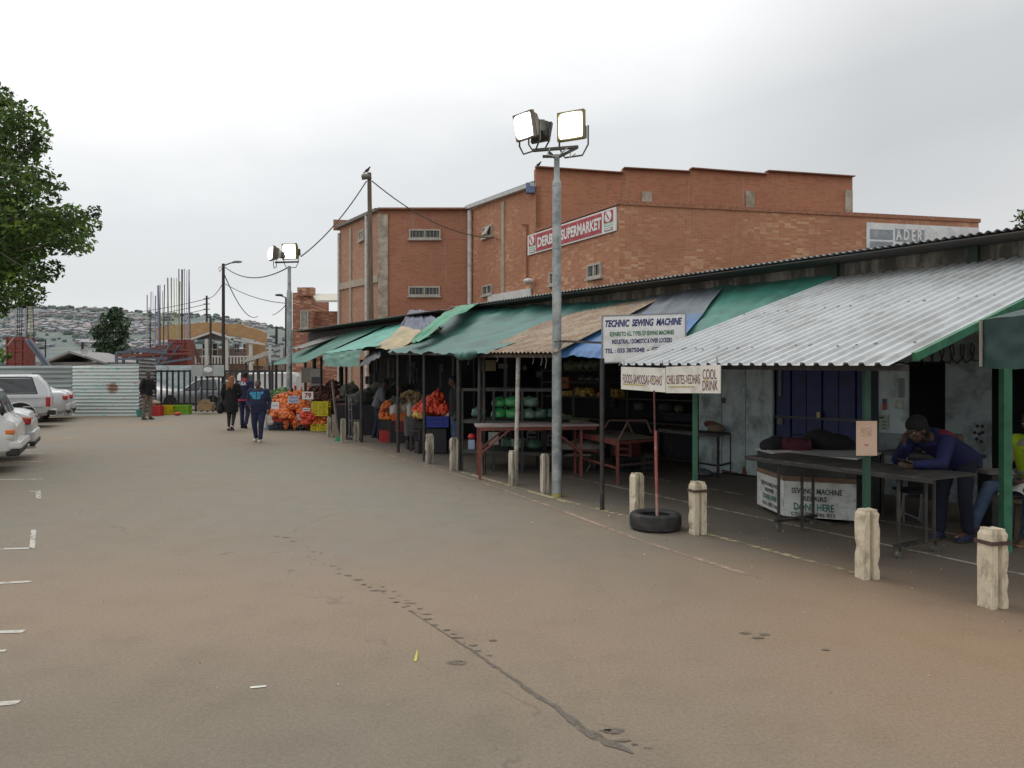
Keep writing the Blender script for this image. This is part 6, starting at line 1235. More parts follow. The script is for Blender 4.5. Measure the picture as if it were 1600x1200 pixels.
# more goods and clutter in the shade of the shops
ctr_ = [('black crate on the ground at the back of the third shop, left one', 985, 12.9, 0, 'crate'), ('grey crate on the ground at the back of the third shop, right one', 1010, 13.2, 0, 'crate'), ('maroon crate resting on the black crate at the back of the third shop', 986, 12.9, .28, 'crate')]
for i, (lb, px, D_, z, _) in enumerate(ctr_): crate(lb, V((fX(px, D_), D_+.4, z)), (.42, .34, .27), ('black', 'grey', 'maroon')[i], .4+.3*i)
cd = thing('shop_counter', 'long dark shop counter at the back of the third shop', 'counter', Sw(3.6, 1.5)); MB().box(Sw(3.4, 1.6, .45), (2.6, .5, .9), (U2, W2, UP)).build('body', M('counter_navy', (.030, .032, .045), .7), cd); MB().box(Sw(3.4, 1.57, .92), (2.7, .6, .03), (U2, W2, UP)).build('top', M('shelf_board', (.05, .042, .036)), cd)
for k, (px, py, r, c_, lb) in enumerate(((1000, 640, .10, (.16, .15, .14), 'pale lumpy bag on the back counter near the thin pipe'), (1040, 646, .12, (.10, .10, .11), 'grey lumpy bag on the back counter right of the thin pipe'), (1062, 640, .09, (.17, .15, .11), 'tan small bag on the back counter near the green pole'), (985, 612, .10, (.12, .13, .14), 'grey roll hanging above the back counter'), (1040, 596, .10, (.14, .14, .13), 'pale bundle hanging above the back counter'), (955, 640, .13, (.09, .10, .08), 'dark green bag beside the hoop of the red table'))):
    p = onS(px, py, 1.3); sack(lb, V((p.x, p.y, p.z)) if k in (3, 4) else V((p.x, p.y, .94)), (r*1.3, r, r), M('clutter%d' % k, c_, .8, .3, 5), 'bundle', 'bundle')
for k, (px, py, w_, h_) in enumerate(((1068, 602, .16, .2), (1012, 604, .12, .16), (972, 590, .14, .12), (842, 585, .22, .14), (820, 575, .16, .12), (690, 575, .2, .25))):
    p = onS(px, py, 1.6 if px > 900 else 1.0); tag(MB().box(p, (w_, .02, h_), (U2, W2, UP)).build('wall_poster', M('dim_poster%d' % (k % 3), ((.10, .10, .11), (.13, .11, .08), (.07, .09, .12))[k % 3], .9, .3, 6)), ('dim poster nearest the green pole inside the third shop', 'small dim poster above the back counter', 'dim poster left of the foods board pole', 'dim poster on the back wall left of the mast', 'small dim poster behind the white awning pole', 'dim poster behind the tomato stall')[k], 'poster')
for k in range(7):
    a = 5.6+k*.55; p = Sw(a, 1.2+R_.uniform(-.2, .3), 0); crate('dark produce crate, %s from the right in the back row of the rack shop' % ('first', 'second', 'third', 'fourth', 'fifth', 'sixth', 'seventh')[k], p, (.42, .36, .28), ('black', 'grey', 'black', 'maroon', 'grey', 'black', 'grey')[k], .9+R_.uniform(-.2, .2))
    if k % 2 == 0: pile('produce_heap', ('dim heap of potatoes in the first back crate', 'dim heap of greens in the third back crate', 'dim heap of onions in the fifth back crate', 'dim heap of potatoes in the seventh back crate')[k//2], 'vegetables', p+UP*.28, (.17, .14, .12), .045, 40, (PT, GRN, ON, PT)[k//2], 200+k)
# ------------------------------------------------------------------ sewing repair counter and rolling table
ct = thing('sewing_counter', 'angular white and black counter painted SEWING MACHINE REPAIRS DONE HERE', 'counter', V((3.6, 8.9, 0)))
c = [V((fX(1183, 9.55), 9.55, 0)), V((fX(1225, 8.72), 8.72, 0)), V((fX(1338, 8.42), 8.42, 0)), V((fX(1374, 9.0), 9.0, 0)), V((fX(1345, 10.1), 10.1, 0)), V((fX(1210, 10.4), 10.4, 0))]
ctr = sum(c, V((0, 0, 0)))/6
def grown(k): return [ctr+(p-ctr)*k for p in c]
cw = M('counter_white', (.66, .68, .65), .6, .08, 3, .05, 20, dirt=((.28, .26, .22), .45, 5)); cbk = M('counter_black', (.035, .038, .042), .5, .3, 4, dirt=((.1, .1, .1), .3, 6)); trimw = M('raw_timber_trim', (.20, .13, .09), .9, .3, 8, st=(1, 1, 6))
MB().prism([p+UP*.06 for p in c[:3]]+[c[2]+UP*.06+V((.002, 0, 0))]+[ctr+UP*.06], (0, 0, .40)).build('white_panel', cw, ct) if False else None
def facepanel(p, q, z0, z1, mat, name, th=.02, lift=0):
    d = (q-p).normalized(); n = V((d.y, -d.x, 0)); return MB().prism([p+UP*z0+n*lift, q+UP*z0+n*lift, q+UP*z0+n*(lift-th), p+UP*z0+n*(lift-th)], (0, 0, z1-z0)).build(name, mat, ct)
MB().prism([p+UP*.05 for p in grown(.97)], (0, 0, .70)).build('carcass', cbk, ct)
facepanel(c[0], c[1], .055, .47, cw, 'white_panel'); facepanel(c[1], c[2], .055, .47, cw, 'white_panel'); facepanel(c[2], c[3], .055, .72, cbk, 'side_panel')
facepanel(c[0], c[1], .475, .53, trimw, 'timber_trim', .03, .008); facepanel(c[1], c[2], .475, .53, trimw, 'timber_trim', .03, .008)
facepanel(c[0], c[1], .535, .74, cbk, 'black_panel'); facepanel(c[1], c[2], .535, .74, cbk, 'black_panel'); facepanel(c[2], c[3], .52, .56, M('rubber_band', (.02, .02, .02)), 'band', .03, .012)
MB().prism([p+UP*.752 for p in grown(1.03)], (0, 0, .022)).build('counter_top', M('counter_top_white', (.50, .51, .50), .4, .1, 4), ct)
for i in range(5): 
    p = grown(.85)[i]; MB().bar(p, p+UP*.05, .05, .05).build('foot', steel_b, ct)
teal = M('stencil_teal', (.03, .16, .14), .8); dgr = M('stencil_dark', (.05, .08, .08), .8)
d = (c[2]-c[1]).normalized(); nb = V((d.y, -d.x, 0)); L = (c[2]-c[1]).length
for body, x, z, w_, h_, m_ in (('SEWING  MACHINE', .11, .33, .70, .065, dgr), ('REPAIRS', .27, .245, .33, .06, dgr), ('DONE HERE', .14, .135, .56, .085, teal), ('CELL 082 746 812', .10, .07, .62, .045, dgr)): text(body, c[1]+d*(L*x)+UP*z+nb*.002, d, UP, L*w_, h_, m_, ct, bold=.02, lift=.003)
d = (c[1]-c[0]).normalized(); nb = V((d.y, -d.x, 0)); L = (c[1]-c[0]).length
for body, x, z, w_, h_, m_ in (('SEWING MACHINES', .18, .34, .62, .05, dgr), ('REPAIRS', .33, .265, .32, .05, dgr), ('DONE HERE', .25, .175, .5, .065, teal), ('CELL 082 746', .22, .095, .55, .045, dgr)): text(body, c[0]+d*(L*x)+UP*z+nb*.002, d, UP, L*w_, h_, m_, ct, bold=.02, lift=.003)
blk = M('black_canvas', (.012, .012, .016), .8, .3, 6, .4, 18); mrn = M('maroon_canvas', (.09, .012, .028), .7, .2, 6, .3, 18)
def blob(name, label, cat, parts, mat, vox=.02):
    mb = MB()
    for p, r in parts: mb.ell(p, r)
    return tag(mb.build(name, mat, remesh=vox, sm=4), label, cat)
q = lambda px, y: P(px, y, 9.35)
blob('duffel_bag', 'big black soft bag slumped on the right of the counter', 'bag', [(q(1302, 693)+V((0, .1, 0)), (.30, .22, .13)), (q(1285, 685)+V((0, .1, 0)), (.2, .18, .11)), (q(1325, 702)+V((0, .1, 0)), (.25, .2, .08))], blk)
blob('duffel_bag', 'small black bag at the left end of the counter', 'bag', [(q(1203, 697), (.13, .15, .10)), (q(1212, 690), (.10, .12, .08))], blk)
mbg = thing('maroon_bag', 'maroon and black holdall in the middle of the counter', 'bag', q(1240, 711)); MB().box(q(1240, 696), (.40, .24, .19)).build('body', mrn, mbg, bev=.05, smooth=True); MB().box(q(1240, 706)-V((0, .004, 0)), (.405, .25, .06)).build('dark_base', blk, mbg, bev=.02)
MB().tube([q(1226, 690)-V((0, .13, 0)), q(1230, 678)-V((0, .1, 0)), q(1250, 678)-V((0, .1, 0)), q(1254, 690)-V((0, .13, 0))], .012, 6).build('handle', blk, mbg, smooth=True)
tag(MB().prism([c[0]+UP*.776, c[0].lerp(c[1], .55)+UP*.776, ctr.lerp(c[1], .55)+UP*.776, ctr.lerp(c[0], .6)+UP*.776], (0, 0, .006)).build('paper_sheet', M('paper_pale', (.55, .55, .52))), 'pale sheet of card lying on the left corner of the counter', 'paper')
tb = thing('rolling_table', 'long black steel table on castors in front of the counter', 'table', V((3.5, 7.6, 0))); e1_ = V((fX(1244, 8.26), 8.26, 0)); e2_ = V((fX(1432, 7.05), 7.05, 0)); du = (e2_-e1_).normalized(); dn = V((-du.y, du.x, 0)); tm = M('table_black_steel', (.035, .034, .034), .45, .3, 5, dirt=((.10, .08, .06), .4, 6)); topd = M('table_top_dark', (.05, .048, .045), .6, .25, 4, dirt=((.15, .13, .11), .4, 5))
a, b_ = e1_-du*.42, e2_+du*.36; hw = .36
MB().prism([a+dn*hw+UP*.775, b_+dn*hw+UP*.775, b_-dn*hw+UP*.775, a-dn*hw+UP*.775], (0, 0, .018)).build('tabletop', topd, tb)
for s_ in (-1, 1): MB().bar(a+dn*(hw*s_*.94)+UP*.76, b_+dn*(hw*s_*.94)+UP*.76, .028, .028).build('rail', tm, tb)
for e in (e1_, e2_):
    MB().bar(e+dn*.33+UP*.115, e-dn*.33+UP*.115, .045, .03).build('base_bar', tm, tb)
    for s_ in (-1, 1):
        p = e+dn*(.28*s_); MB().bar(p+UP*.13, p+UP*.75, .026, .026).build('leg', tm, tb)
        k = MB(); k.lathe(p+UP*.037, du, [(-.012, 0), (-.012, .028), (-.009, .036), (.009, .036), (.012, .028), (.012, 0)], 18); w_ = k.build('castor', M('castor_grey', (.13, .13, .125), .5), tb, smooth=True)
        MB().bar(p+UP*.06+du*.02, p+UP*.10+du*.02, .006, .03).build('fork', tm, w_)
    p = e-dn*.05+du*.12; MB().bar(p+UP*.0 if e is e1_ else p+UP*.13, p+UP*.75, .026, .026).build('leg', tm, tb)
MB().bar(e1_+UP*.13+dn*.0, e1_+UP*.13+du*.5, .035, .02).build('base_bar', tm, tb)
tag(MB().box(V((5.12, 8.8, .90)), (.42, .34, .22), (rotax(-.5)[0], rotax(-.5)[1], UP)).build('cardboard_box', M('cardboard_dim', (.13, .095, .065), .9), bev=.01), 'open cardboard box behind the leaning person', 'box')
bt = thing('back_table', 'low dark table against the wall behind the leaning person', 'table', V((5.0, 8.85, 0))); MB().box(V((5.0, 8.85, .765)), (1.0, .6, .04), rotax(-.9)).build('tabletop', cbk, bt)
for sx in (-1, 1):
    for sy in (-1, 1): MB().box(V((5.0, 8.85, .372))+rotax(-.9)[0]*(.45*sx)+rotax(-.9)[1]*(.25*sy), (.04, .04, .744)).build('leg', tm, bt)
cf = thing('folding_chair', 'grey tube chair frame under the table beside the counter', 'chair', V((fX(1415, 8.6), 8.6, 0))); gx = M('chair_tube', (.16, .165, .17), .4)
q = lambda px, y, dd=0: P(px, y, 8.6+dd)
for a_, b2_ in (((1412, 770), (1408, 808)), ((1440, 768), (1436, 814)), ((1412, 772), (1440, 770)), ((1410, 800), (1437, 812))): MB().tube([q(*a_), q(*b2_)], .012, 6).build('tube', gx, cf)
MB().box(q(1426, 766, .15), (.3, .35, .03)).build('seat', blk, cf); MB().tube([q(1412, 770), V((fX(1412, 8.6), 8.6, 0))], .012, 6).build('tube', gx, cf); MB().tube([q(1440, 770), V((fX(1440, 8.6), 8.6, 0))], .012, 6).build('tube', gx, cf)
# ------------------------------------------------------------------ people
skin = M('skin_dark', (.085, .046, .030), .5, .12, 6); skin2 = M('skin_brown', (.13, .072, .046), .5, .12, 6); skinl = M('skin_light', (.42, .26, .19), .5, .1, 6)
def person(label, loc, rz, k, J, g=1.0, sk=skin, top=None, bot=None, shoe=None, hair=None, longhair=0, skirt=None, hood=False, belly=0, cap=None, vest=None, collar=None, sole=None, hem=None, face=True, tuck=0, jl=0.0, wear=1.0):
    """one skinned body plus clothing; J: joint positions in a local frame, +Y is forward"""
    o = V(loc); cz, sz = math.cos(rz), math.sin(rz)
    X0, Y0 = V((cz, sz, 0)), V((-sz, cz, 0))
    def T(p): return o+(X0*p[0]+Y0*p[1]+UP*p[2])*k
    B = dict(hip=(0, 0, .93), chest=(0, .01, 1.30), neck=(0, .0, 1.47), head=(0, .03, 1.615), hl=(-.095, 0, .90), hr=(.095, 0, .90), kl=(-.10, .02, .49), kr=(.10, .02, .49), al=(-.10, -.02, .085), ar=(.10, -.02, .085),
             sl=(-.185*min(g, 1.15), 0, 1.41), sr=(.185*min(g, 1.15), 0, 1.41), el=(-.25*g, -.02, 1.13), er=(.25*g, -.02, 1.13), wl=(-.26*g, .05, .90), wr=(.26*g, .05, .90), look=(0, 1, 0), fl=(0, 1, 0), fr=(0, 1, 0))
    B.update(J); j = {n: T(p) for n, p in B.items() if n not in ('look', 'fl', 'fr')}
    D_ = lambda v: (X0*v[0]+Y0*v[1]+UP*v[2]).normalized()
    side = (j['sr']-j['sl']).normalized(); mb = MB()
    spine = [(j['hip']-(j['chest']-j['hip'])*.18, .15, .11), (j['hip'], .165, .115+.02*belly), (j['hip'].lerp(j['chest'], .45), .145, .105+.05*belly), (j['chest'], .165, .115+.01*belly), (j['chest'].lerp(j['neck'], .55), .16, .095), (j['chest'].lerp(j['neck'], .9), .09, .075)]
    def torso(mb, gx, gy, spn=spine):
        rings = []
        for i, (c_, a, b) in enumerate(spn):
            t = (spn[min(i+1, len(spn)-1)][0]-spn[max(0, i-1)][0]).normalized(); y = t.cross(side).normalized()*-1
            rings.append((c_+(-y if False else y)*0, side*(a*k*g+gx), y*(b*k*g**.8+gy)))
        mb.loft(rings, 18)
    torso(mb, -.012, -.012)
    for s_ in 'lr':
        mb.cone(j['h'+s_], j['k'+s_], .078*k*g, .052*k*g); mb.cone(j['k'+s_], j['a'+s_], .052*k*g, .036*k)
        mb.cone(j['a'+s_]-UP*.02*k, j['a'+s_]+D_(B['f'+s_])*.12*k-UP*.04*k, .032*k, .028*k)
        mb.cone(j['s'+s_], j['e'+s_], .050*k*g, .038*k); mb.cone(j['e'+s_], j['w'+s_], .038*k, .026*k); mb.cone(j['chest'].lerp(j['neck'], .6), j['s'+s_], .055*k, .052*k*g)
    # head: skull, jaw, nose, brow, ears, lips
    f = D_(B['look']); hd = j['head']; nk = (hd-j['neck']).normalized(); r = f.cross(nk)
    r = r.normalized() if r.length > .2 else side; u = r.cross(f).normalized(); ax = (r, f, u)
    mb.cone(j['chest'].lerp(j['neck'], .7), hd-u*.05*k-f*.01*k, .062*k*(g+1)/2, .054*k)
    mb.ell(hd+(u*.02-f*.012)*k, (.076*k, .094*k, .098*k), ax); mb.ell(hd+(f*.022-u*.055)*k, (.055*k, .062*k, .062*k), ax); mb.ell(hd+(f*.05-u*.095)*k, (.026*k, .024*k, .018*k), ax)
    mb.cone(hd+(f*.078+u*.012)*k, hd+(f*.103-u*.03)*k, .010*k, .016*k, 8); mb.ell(hd+(f*.074+u*.028)*k, (.05*k, .014*k, .010*k), ax); mb.ell(hd+(f*.080-u*.062)*k, (.026*k, .012*k, .011*k), ax)
    for s_ in (-1, 1): mb.ell(hd+(r*(s_*.078)-f*.008-u*.008)*k, (.012*k, .022*k, .032*k), ax); mb.ell(hd+(r*(s_*.042)+f*.055-u*.022)*k, (.022*k, .02*k, .018*k), ax)
    # hands: palm, four fingers of two joints, thumb
    for s_, sg_ in (('l', 1), ('r', -1)):
        w_ = j['w'+s_]; dr_ = (w_-j['e'+s_]).normalized(); hx = B.get('hand_'+s_); 
        if hx: dr_ = D_(hx)
        inn = (side*sg_); inn = (inn-dr_*inn.dot(dr_)); inn = inn.normalized() if inn.length > .1 else f; th = dr_.cross(inn).normalized()
        if th.dot(Y0) < 0 and abs(th.dot(Y0)) > .2: th = -th
        hk = k*1.0; mb.ell(w_+dr_*.045*hk, (.040*hk, .052*hk, .016*hk), (th, dr_, inn)); curl = .55
        for i, L in enumerate((.036, .042, .040, .030)):
            b0_ = w_+dr_*.085*hk+th*((1.5-i)*.0195*hk); d1 = (dr_+inn*.35).normalized(); d2 = (dr_+inn*(curl+1.0)).normalized(); p1 = b0_+d1*L*hk; p2 = p1+d2*L*.95*hk
            mb.cone(b0_-dr_*.02*hk, p1, .0105*hk, .0095*hk, 7); mb.cone(p1, p2, .0095*hk, .0080*hk, 7)
        t0_ = w_+dr_*.025*hk+th*.032*hk; t1_ = t0_+(dr_*.7+th*.6+inn*.35).normalized()*.04*hk; mb.cone(t0_, t1_, .0125*hk, .011*hk, 7); mb.cone(t1_, t1_+(dr_+inn*.5).normalized()*.03*hk, .011*hk, .009*hk, 7)
    root = mb.build('person', sk, origin=o, remesh=.0085, sm=1); tag(root, label, 'person')
    if face:
        for s_ in (-1, 1):
            MB().ell(hd+(r*(s_*.030)+f*.0835+u*.010)*k, (.013*k, .008*k, .008*k), ax).build('eye', M('eye_white', (.55, .52, .48), .3), root, smooth=True); MB().ell(hd+(r*(s_*.030)+f*.090+u*.010)*k, (.006*k, .004*k, .007*k), ax).build('pupil', M('pupil', (.01, .008, .006), .2), root, smooth=True)
            MB().ell(hd+(r*(s_*.031)+f*.089+u*.028)*k, (.018*k, .006*k, .004*k), ax).build('eyebrow', M('hair_black', (.010, .009, .009), .9, .3, 20, .5, 80), root, smooth=True)
        MB().ell(hd+(f*.0895-u*.062)*k, (.022*k, .005*k, .006*k), ax).build('mouth', M('lips', (.11, .045, .04), .5), root, smooth=True)
    if hair:
        h = MB(); h.ell(hd+(u*.036-f*.024)*k, (.083*k, .094*k, .090*k), ax)
        if longhair: h.ell(hd+(-f*.06-u*.04)*k, (.105*k, .075*k, .13*k), ax); h.ell(hd+(-f*.125-u*.16)*k, (.125*k, .06*k, .13*k), ax); h.cone(hd+(-f*.135-u*.22-r*.03)*k, hd+(-f*.15-u*.32-r*.05)*k, .065*k, .03*k); h.cone(hd+(-f*.13-u*.2+r*.06)*k, hd+(-f*.14-u*.27+r*.08)*k, .055*k, .03*k)
        h.build('hair', hair, root, remesh=.010 if not longhair else .012, sm=1)
    if cap: h = MB(); h.ell(hd+(u*.045-f*.01)*k, (.088*k, .105*k, .085*k), ax); h.ell(hd+(u*.03+f*.10)*k, (.055*k, .045*k, .010*k), ax); h.build('cap', cap, root, remesh=.009, sm=1)
    if top:
        wv = .012*wear; t = MB(); torso(t, wv, wv+.004, spine if not jl else [(spine[0][0]-(j['chest']-j['hip']).normalized()*jl, .165, .12)]+spine)
        for s_ in 'lr':
            t.cone(j['s'+s_], j['e'+s_], .062*k*g*wear**.3, .050*k*wear**.3); t.cone(j['e'+s_], j['w'+s_].lerp(j['e'+s_], .06), .050*k*wear**.3, .036*k*wear**.3); t.cone(j['chest'].lerp(j['neck'], .5), j['s'+s_], .068*k, .062*k*g)
            m_ = j['s'+s_].lerp(j['e'+s_], .7); t.ell(m_, .055*k); m_ = j['e'+s_].lerp(j['w'+s_], .75); t.ell(m_, .044*k)
        if hood: 
            for a in range(9): an = math.pi*(a/8); t.ell(j['neck']-f*.04*k*math.sin(an)*2.0-u*.0+r*(math.cos(an)*.085*k)+UP*.0, .042*k)
            t.ell(j['neck']-Y0*.09*k-UP*.05*k, (.11*k, .05*k, .08*k), (X0, Y0, UP))
        for i in range(14):      # soft folds
            a = R_.uniform(0, 6.28); v = R_.random(); c_ = j['hip'].lerp(j['chest'], v); t.ell(c_+side*(math.cos(a)*.135*k*g)+D_((0, 1, 0))*(math.sin(a)*.095*k*g), (.05*k, .045*k, .018*k), (side, Y0, UP))
        for m_, mt_ in ((t, top),): root_top = m_.build('jacket' if not vest else 'shirt', mt_, root, remesh=.012, sm=3)
        if hem: 
            hm = MB(); c_ = spine[0][0]-(j['chest']-j['hip']).normalized()*jl; up_ = (j['chest']-j['hip']).normalized(); y_ = up_.cross(side)
            hm.loft([(c_-up_*.02*k, side*(.168*k*g+.014), y_*(.125*k*g**.8+.018)), (c_+up_*.03*k, side*(.172*k*g+.014), y_*(.128*k*g**.8+.018))], 20); hm.build('hem', hem, root, smooth=True)
        if collar: cm_ = MB(); cm_.cone(j['neck']-UP*.035*k, j['neck']+UP*.02*k, .082*k, .074*k); cm_.build('collar', collar, root, smooth=True)
    if vest:
        t = MB(); torso(t, .03, .032, spine[:-1]); 
        for s_ in 'lr': t.cone(j['chest'].lerp(j['neck'], .55), j['chest'].lerp(j['neck'], .5).lerp(j['s'+s_], .85), .085*k, .075*k*g)
        t.build('vest', vest[0], root, remesh=.014, sm=2)
        c_ = j['hip'].lerp(j['chest'], .5); up_ = (j['chest']-j['hip']).normalized(); y_ = up_.cross(side); hm = MB(); hm.loft([(c_-up_*.02, side*(.165*k*g+.033), y_*(.13*k+.036)), (c_+up_*.02, side*(.165*k*g+.033), y_*(.13*k+.036))], 20); hm.build('reflective_band', vest[1], root, smooth=True)
    if bot:
        t = MB(); t.loft([(c_, side*(a*k*g+.004), (c2-c_).normalized().cross(side)*(b*k*g**.8+.006)) for (c_, a, b), (c2, _, _) in zip(spine[:3], spine[1:4])], 18)
        for s_ in 'lr':
            kn, an = j['k'+s_], j['a'+s_]; lw_ = tuck or .052
            t.cone(j['h'+s_]+UP*.0, kn, .096*k*g, .066*k*g**.5); t.cone(kn, kn.lerp(an, .93), .066*k*g**.5, lw_*k*1.08)
            if not tuck:
                for v, rr in ((.72, .062), (.88, .066), (.97, .060)): t.ell(kn.lerp(an, v), (rr*k, rr*k*1.05, .028*k))
                t.ell(kn+D_((0, -.03, 0))*.02, (.070*k, .07*k, .03*k))
            t.cone(j['hip']-UP*.04*k, j['h'+s_], .10*k, .09*k)
        t.build('trousers', bot, root, remesh=.012, sm=3)
    if skirt:
        t = MB(); c_ = j['hip']; t.loft([(c_+UP*.02*k, X0*(.175*k*g), Y0*(.14*k*g)), (c_-UP*.12*k, X0*(.20*k*g), Y0*(.16*k*g)), (c_-UP*.30*k, X0*(.20*k*g), Y0*(.155*k*g)), (c_-UP*.36*k, X0*(.195*k*g), Y0*(.15*k*g))], 20); t.build('skirt', skirt, root, smooth=True)
    if shoe:
        for s_ in 'lr':
            fd = D_(B['f'+s_]); fu = X0.cross(fd).normalized(); fx = fd.cross(fu).normalized(); an = j['a'+s_]; t = MB(); axs = (fx, fd, fu); dn = -fu*.045*k
            t.ell(an+dn*.6, (.045*k, .06*k, .055*k), axs); t.ell(an+fd*.07*k+dn, (.046*k, .085*k, .038*k), axs); t.ell(an+fd*.13*k+dn*1.2, (.045*k, .05*k, .028*k), axs); sh_ = t.build('shoe', shoe, root, remesh=.010, sm=2)
            t = MB(); t.loft([(an+fd*.05*k+dn*1.55+fu*z_, fd*(.145*k), fx*(.05*k)) for z_ in (-.008, .012)], 18); t.build('sole', sole or M('sole_dark', (.03, .03, .03)), sh_)
    return root, j, (X0, Y0), ax
denim = M('denim', (.045, .075, .135), .9, .25, 5, 1.0, 10, dirt=((.09, .13, .20), .5, 6)); dden = M('dark_denim', (.022, .032, .06), .9, .25, 5); navyc = M('navy_fleece', (.024, .028, .068), .9, .25, 5, 1.0, 9); navt = M('navy_tracksuit', (.020, .026, .075), .8, .25, 5, 1.0, 9)
blkc = M('black_cloth', (.010, .010, .012), .9, .3, 6, 1.0, 9); khaki = M('khaki', (.17, .135, .095), .9, .2, 5, 1.0, 9); hairb = M('hair_black', (.010, .009, .009)); whs = M('white_shoe', (.55, .54, .50), .6); blks = M('black_shoe', (.015, .014, .014), .5); greys = M('grey_shirt', (.16, .17, .185), .85, .2, 5, 1.0, 9)
# 1 man in navy hooded top
p0 = G(404, 690); r1, j1, ax1, hx1 = person('person in a navy hooded top with turquoise print walking with a white bag', p0, math.pi+.05, .925, dict(kl=(-.10, .10, .50), al=(-.085, .12, .085), kr=(.11, .03, .49), ar=(.10, -.12, .10), el=(-.29, -.08, 1.14), wl=(-.30, .02, .90), er=(.30, -.05, 1.13), wr=(.20, .15, .98), look=(.1, 1, -.12), head=(.01, .05, 1.61)), g=1.38, sk=skin2, top=navyc, bot=navt, shoe=whs, hair=hairb, hood=True, belly=1.0, sole=M('sole_white', (.5, .5, .47)), wear=1.5, jl=.03)
fz = ax1[1]; ch = j1['chest']+fz*.192; Xr = -ax1[0]; tq = M('turquoise_print', (.06, .33, .50), .7); mb = MB()
for (x, z, w_, h_, s_) in ((-.10*1.0, .04, .09, .03, .3), (-.07, .0, .06, .05, -.2), (-.02, .02, .03, .09, 0), (.03, .03, .03, .08, .1), (.08, .04, .08, .03, -.3), (.06, -.01, .05, .05, .2), (0, -.05, .14, .03, 0), (-.05, -.03, .04, .06, .3), (.035, -.04, .04, .05, -.3), (.115, .055, .04, .02, -.5), (-.125, .055, .04, .02, .5)):
    x *= 1.25; z *= 1.4; w_ *= 1.3; h_ *= 1.5; xa = (Xr+UP*s_).normalized(); ya = (UP-Xr*s_).normalized(); mb.box(ch+Xr*x+UP*z-fz*(abs(x)*abs(x)*2.2+.012), (w_, .03, h_), (xa, fz, ya))
mb.build('chest_print', tq, r1)
wp_ = j1['wl']-UP*.10; bag = thing('carrier_bag', 'thin white plastic carrier bag hanging from the hand of the person in navy', 'bag', wp_-UP*.30); mb = MB(); mb.ell(wp_-UP*.17, (.085, .06, .12)); mb.ell(wp_-UP*.23+V((.02, 0, 0)), (.10, .07, .08)); mb.cone(wp_-UP*.05, wp_+UP*.0, .03, .012); mb.build('bag_body', M('bag_white', (.48, .45, .42), .5, .2, 8, .4, 14), bag, remesh=.012)
MB().tube([wp_, wp_+UP*.03+V((.01, 0, 0)), wp_+V((.02, 0, 0))], .006, 5).build('handle', M('handle_red', (.45, .04, .05)), bag)
# 2 woman from behind
p0 = G(361, 672.5); r2, j2, ax2, _ = person('person with long auburn hair in a black coat and skirt walking away', p0, .05, 1.0, dict(kl=(-.075, .05, .50), al=(-.08, .03, .085), kr=(.08, .03, .50), ar=(.07, -.08, .12), fr=(0, .75, -.6), fl=(0, .9, -.3), el=(-.27, -.02, 1.14), er=(.28, .05, 1.15), wl=(-.22, .12, .95), wr=(.16, .20, 1.02), head=(.02, .03, 1.60)), g=1.08, sk=skinl, top=blkc, bot=M('charcoal_tights', (.025, .025, .03)), shoe=M('white_heel', (.5, .47, .44)), hair=M('auburn_hair', (.24, .095, .035), .7, .35, 10, .5, 50, st=(4, 4, 1)), longhair=1, skirt=blkc, tuck=.036, face=False, wear=2.2, jl=.05, hem=M('grey_hem', (.32, .31, .30)))
q_ = p0+V((-.32, -.05, .72)); hb_ = thing('shoulder_bag', 'black shoulder bag hanging at the side of the person in the black coat', 'bag', q_-UP*.2); blob_ = MB(); blob_.ell(q_, (.10, .14, .19)); blob_.ell(q_-UP*.06, (.11, .15, .14)); blob_.build('bag_body', blk, hb_, remesh=.014); MB().tube([q_+V((0, .10, .14)), j2['sl']+V((-.02, .03, .05)), q_+V((0, -.10, .14))], .012, 6).build('strap', blk, hb_)
# 3 man with USA jacket from behind
p0 = G(382, 669); r3, j3, ax3, _ = person('person in a navy jacket lettered USA with red collar walking away beside another', p0, -.06, 1.06, dict(kl=(-.10, .06, .50), al=(-.10, .06, .085), kr=(.10, .02, .49), ar=(.10, -.14, .14), fr=(0, .6, -.8), el=(-.27, -.02, 1.14), wl=(-.26, .08, .92)), g=1.06, sk=skin, top=navyc, bot=navt, shoe=blks, hair=hairb, face=False, wear=1.5, cap=blkc, collar=M('red_trim', (.45, .04, .06)), hem=M('red_trim', (.45, .04, .06)))
cb_ = j3['chest']-ax3[1]*.150*1.0+UP*.03; text('USA', cb_-ax3[0]*.125, ax3[0], UP, .25, .115, M('print_white', (.62, .62, .62)), r3, bold=.05, lift=.008)
# 4 man by the striped fence
p0 = G(231, 655.5); r4, j4, ax4, _ = person('person in a black jacket and khaki trousers standing by the white corrugated panel', p0, -1.9, 1.09, dict(kl=(-.09, .03, .49), kr=(.11, -.04, .49), al=(-.09, .02, .085), ar=(.13, -.08, .085), look=(.2, 1, -.25), el=(-.25, .04, 1.13), wl=(-.15, .22, 1.05), er=(.26, -.06, 1.15), wr=(.26, -.0, .92)), g=1.0, top=blkc, bot=khaki, shoe=blks, hair=hairb, face=False, wear=2.0, jl=-.02)
q_ = j4['chest']-ax4[1]*.22-UP*.06; bk_ = thing('backpack', 'black backpack worn by the person beside the corrugated fence', 'bag', q_-UP*.25); mb = MB(); mb.ell(q_, (.16, .10, .25), (ax4[0], ax4[1], UP)); mb.ell(q_-UP*.10-ax4[1]*.05, (.12, .07, .12), (ax4[0], ax4[1], UP)); mb.build('bag_body', blk, bk_, remesh=.015)
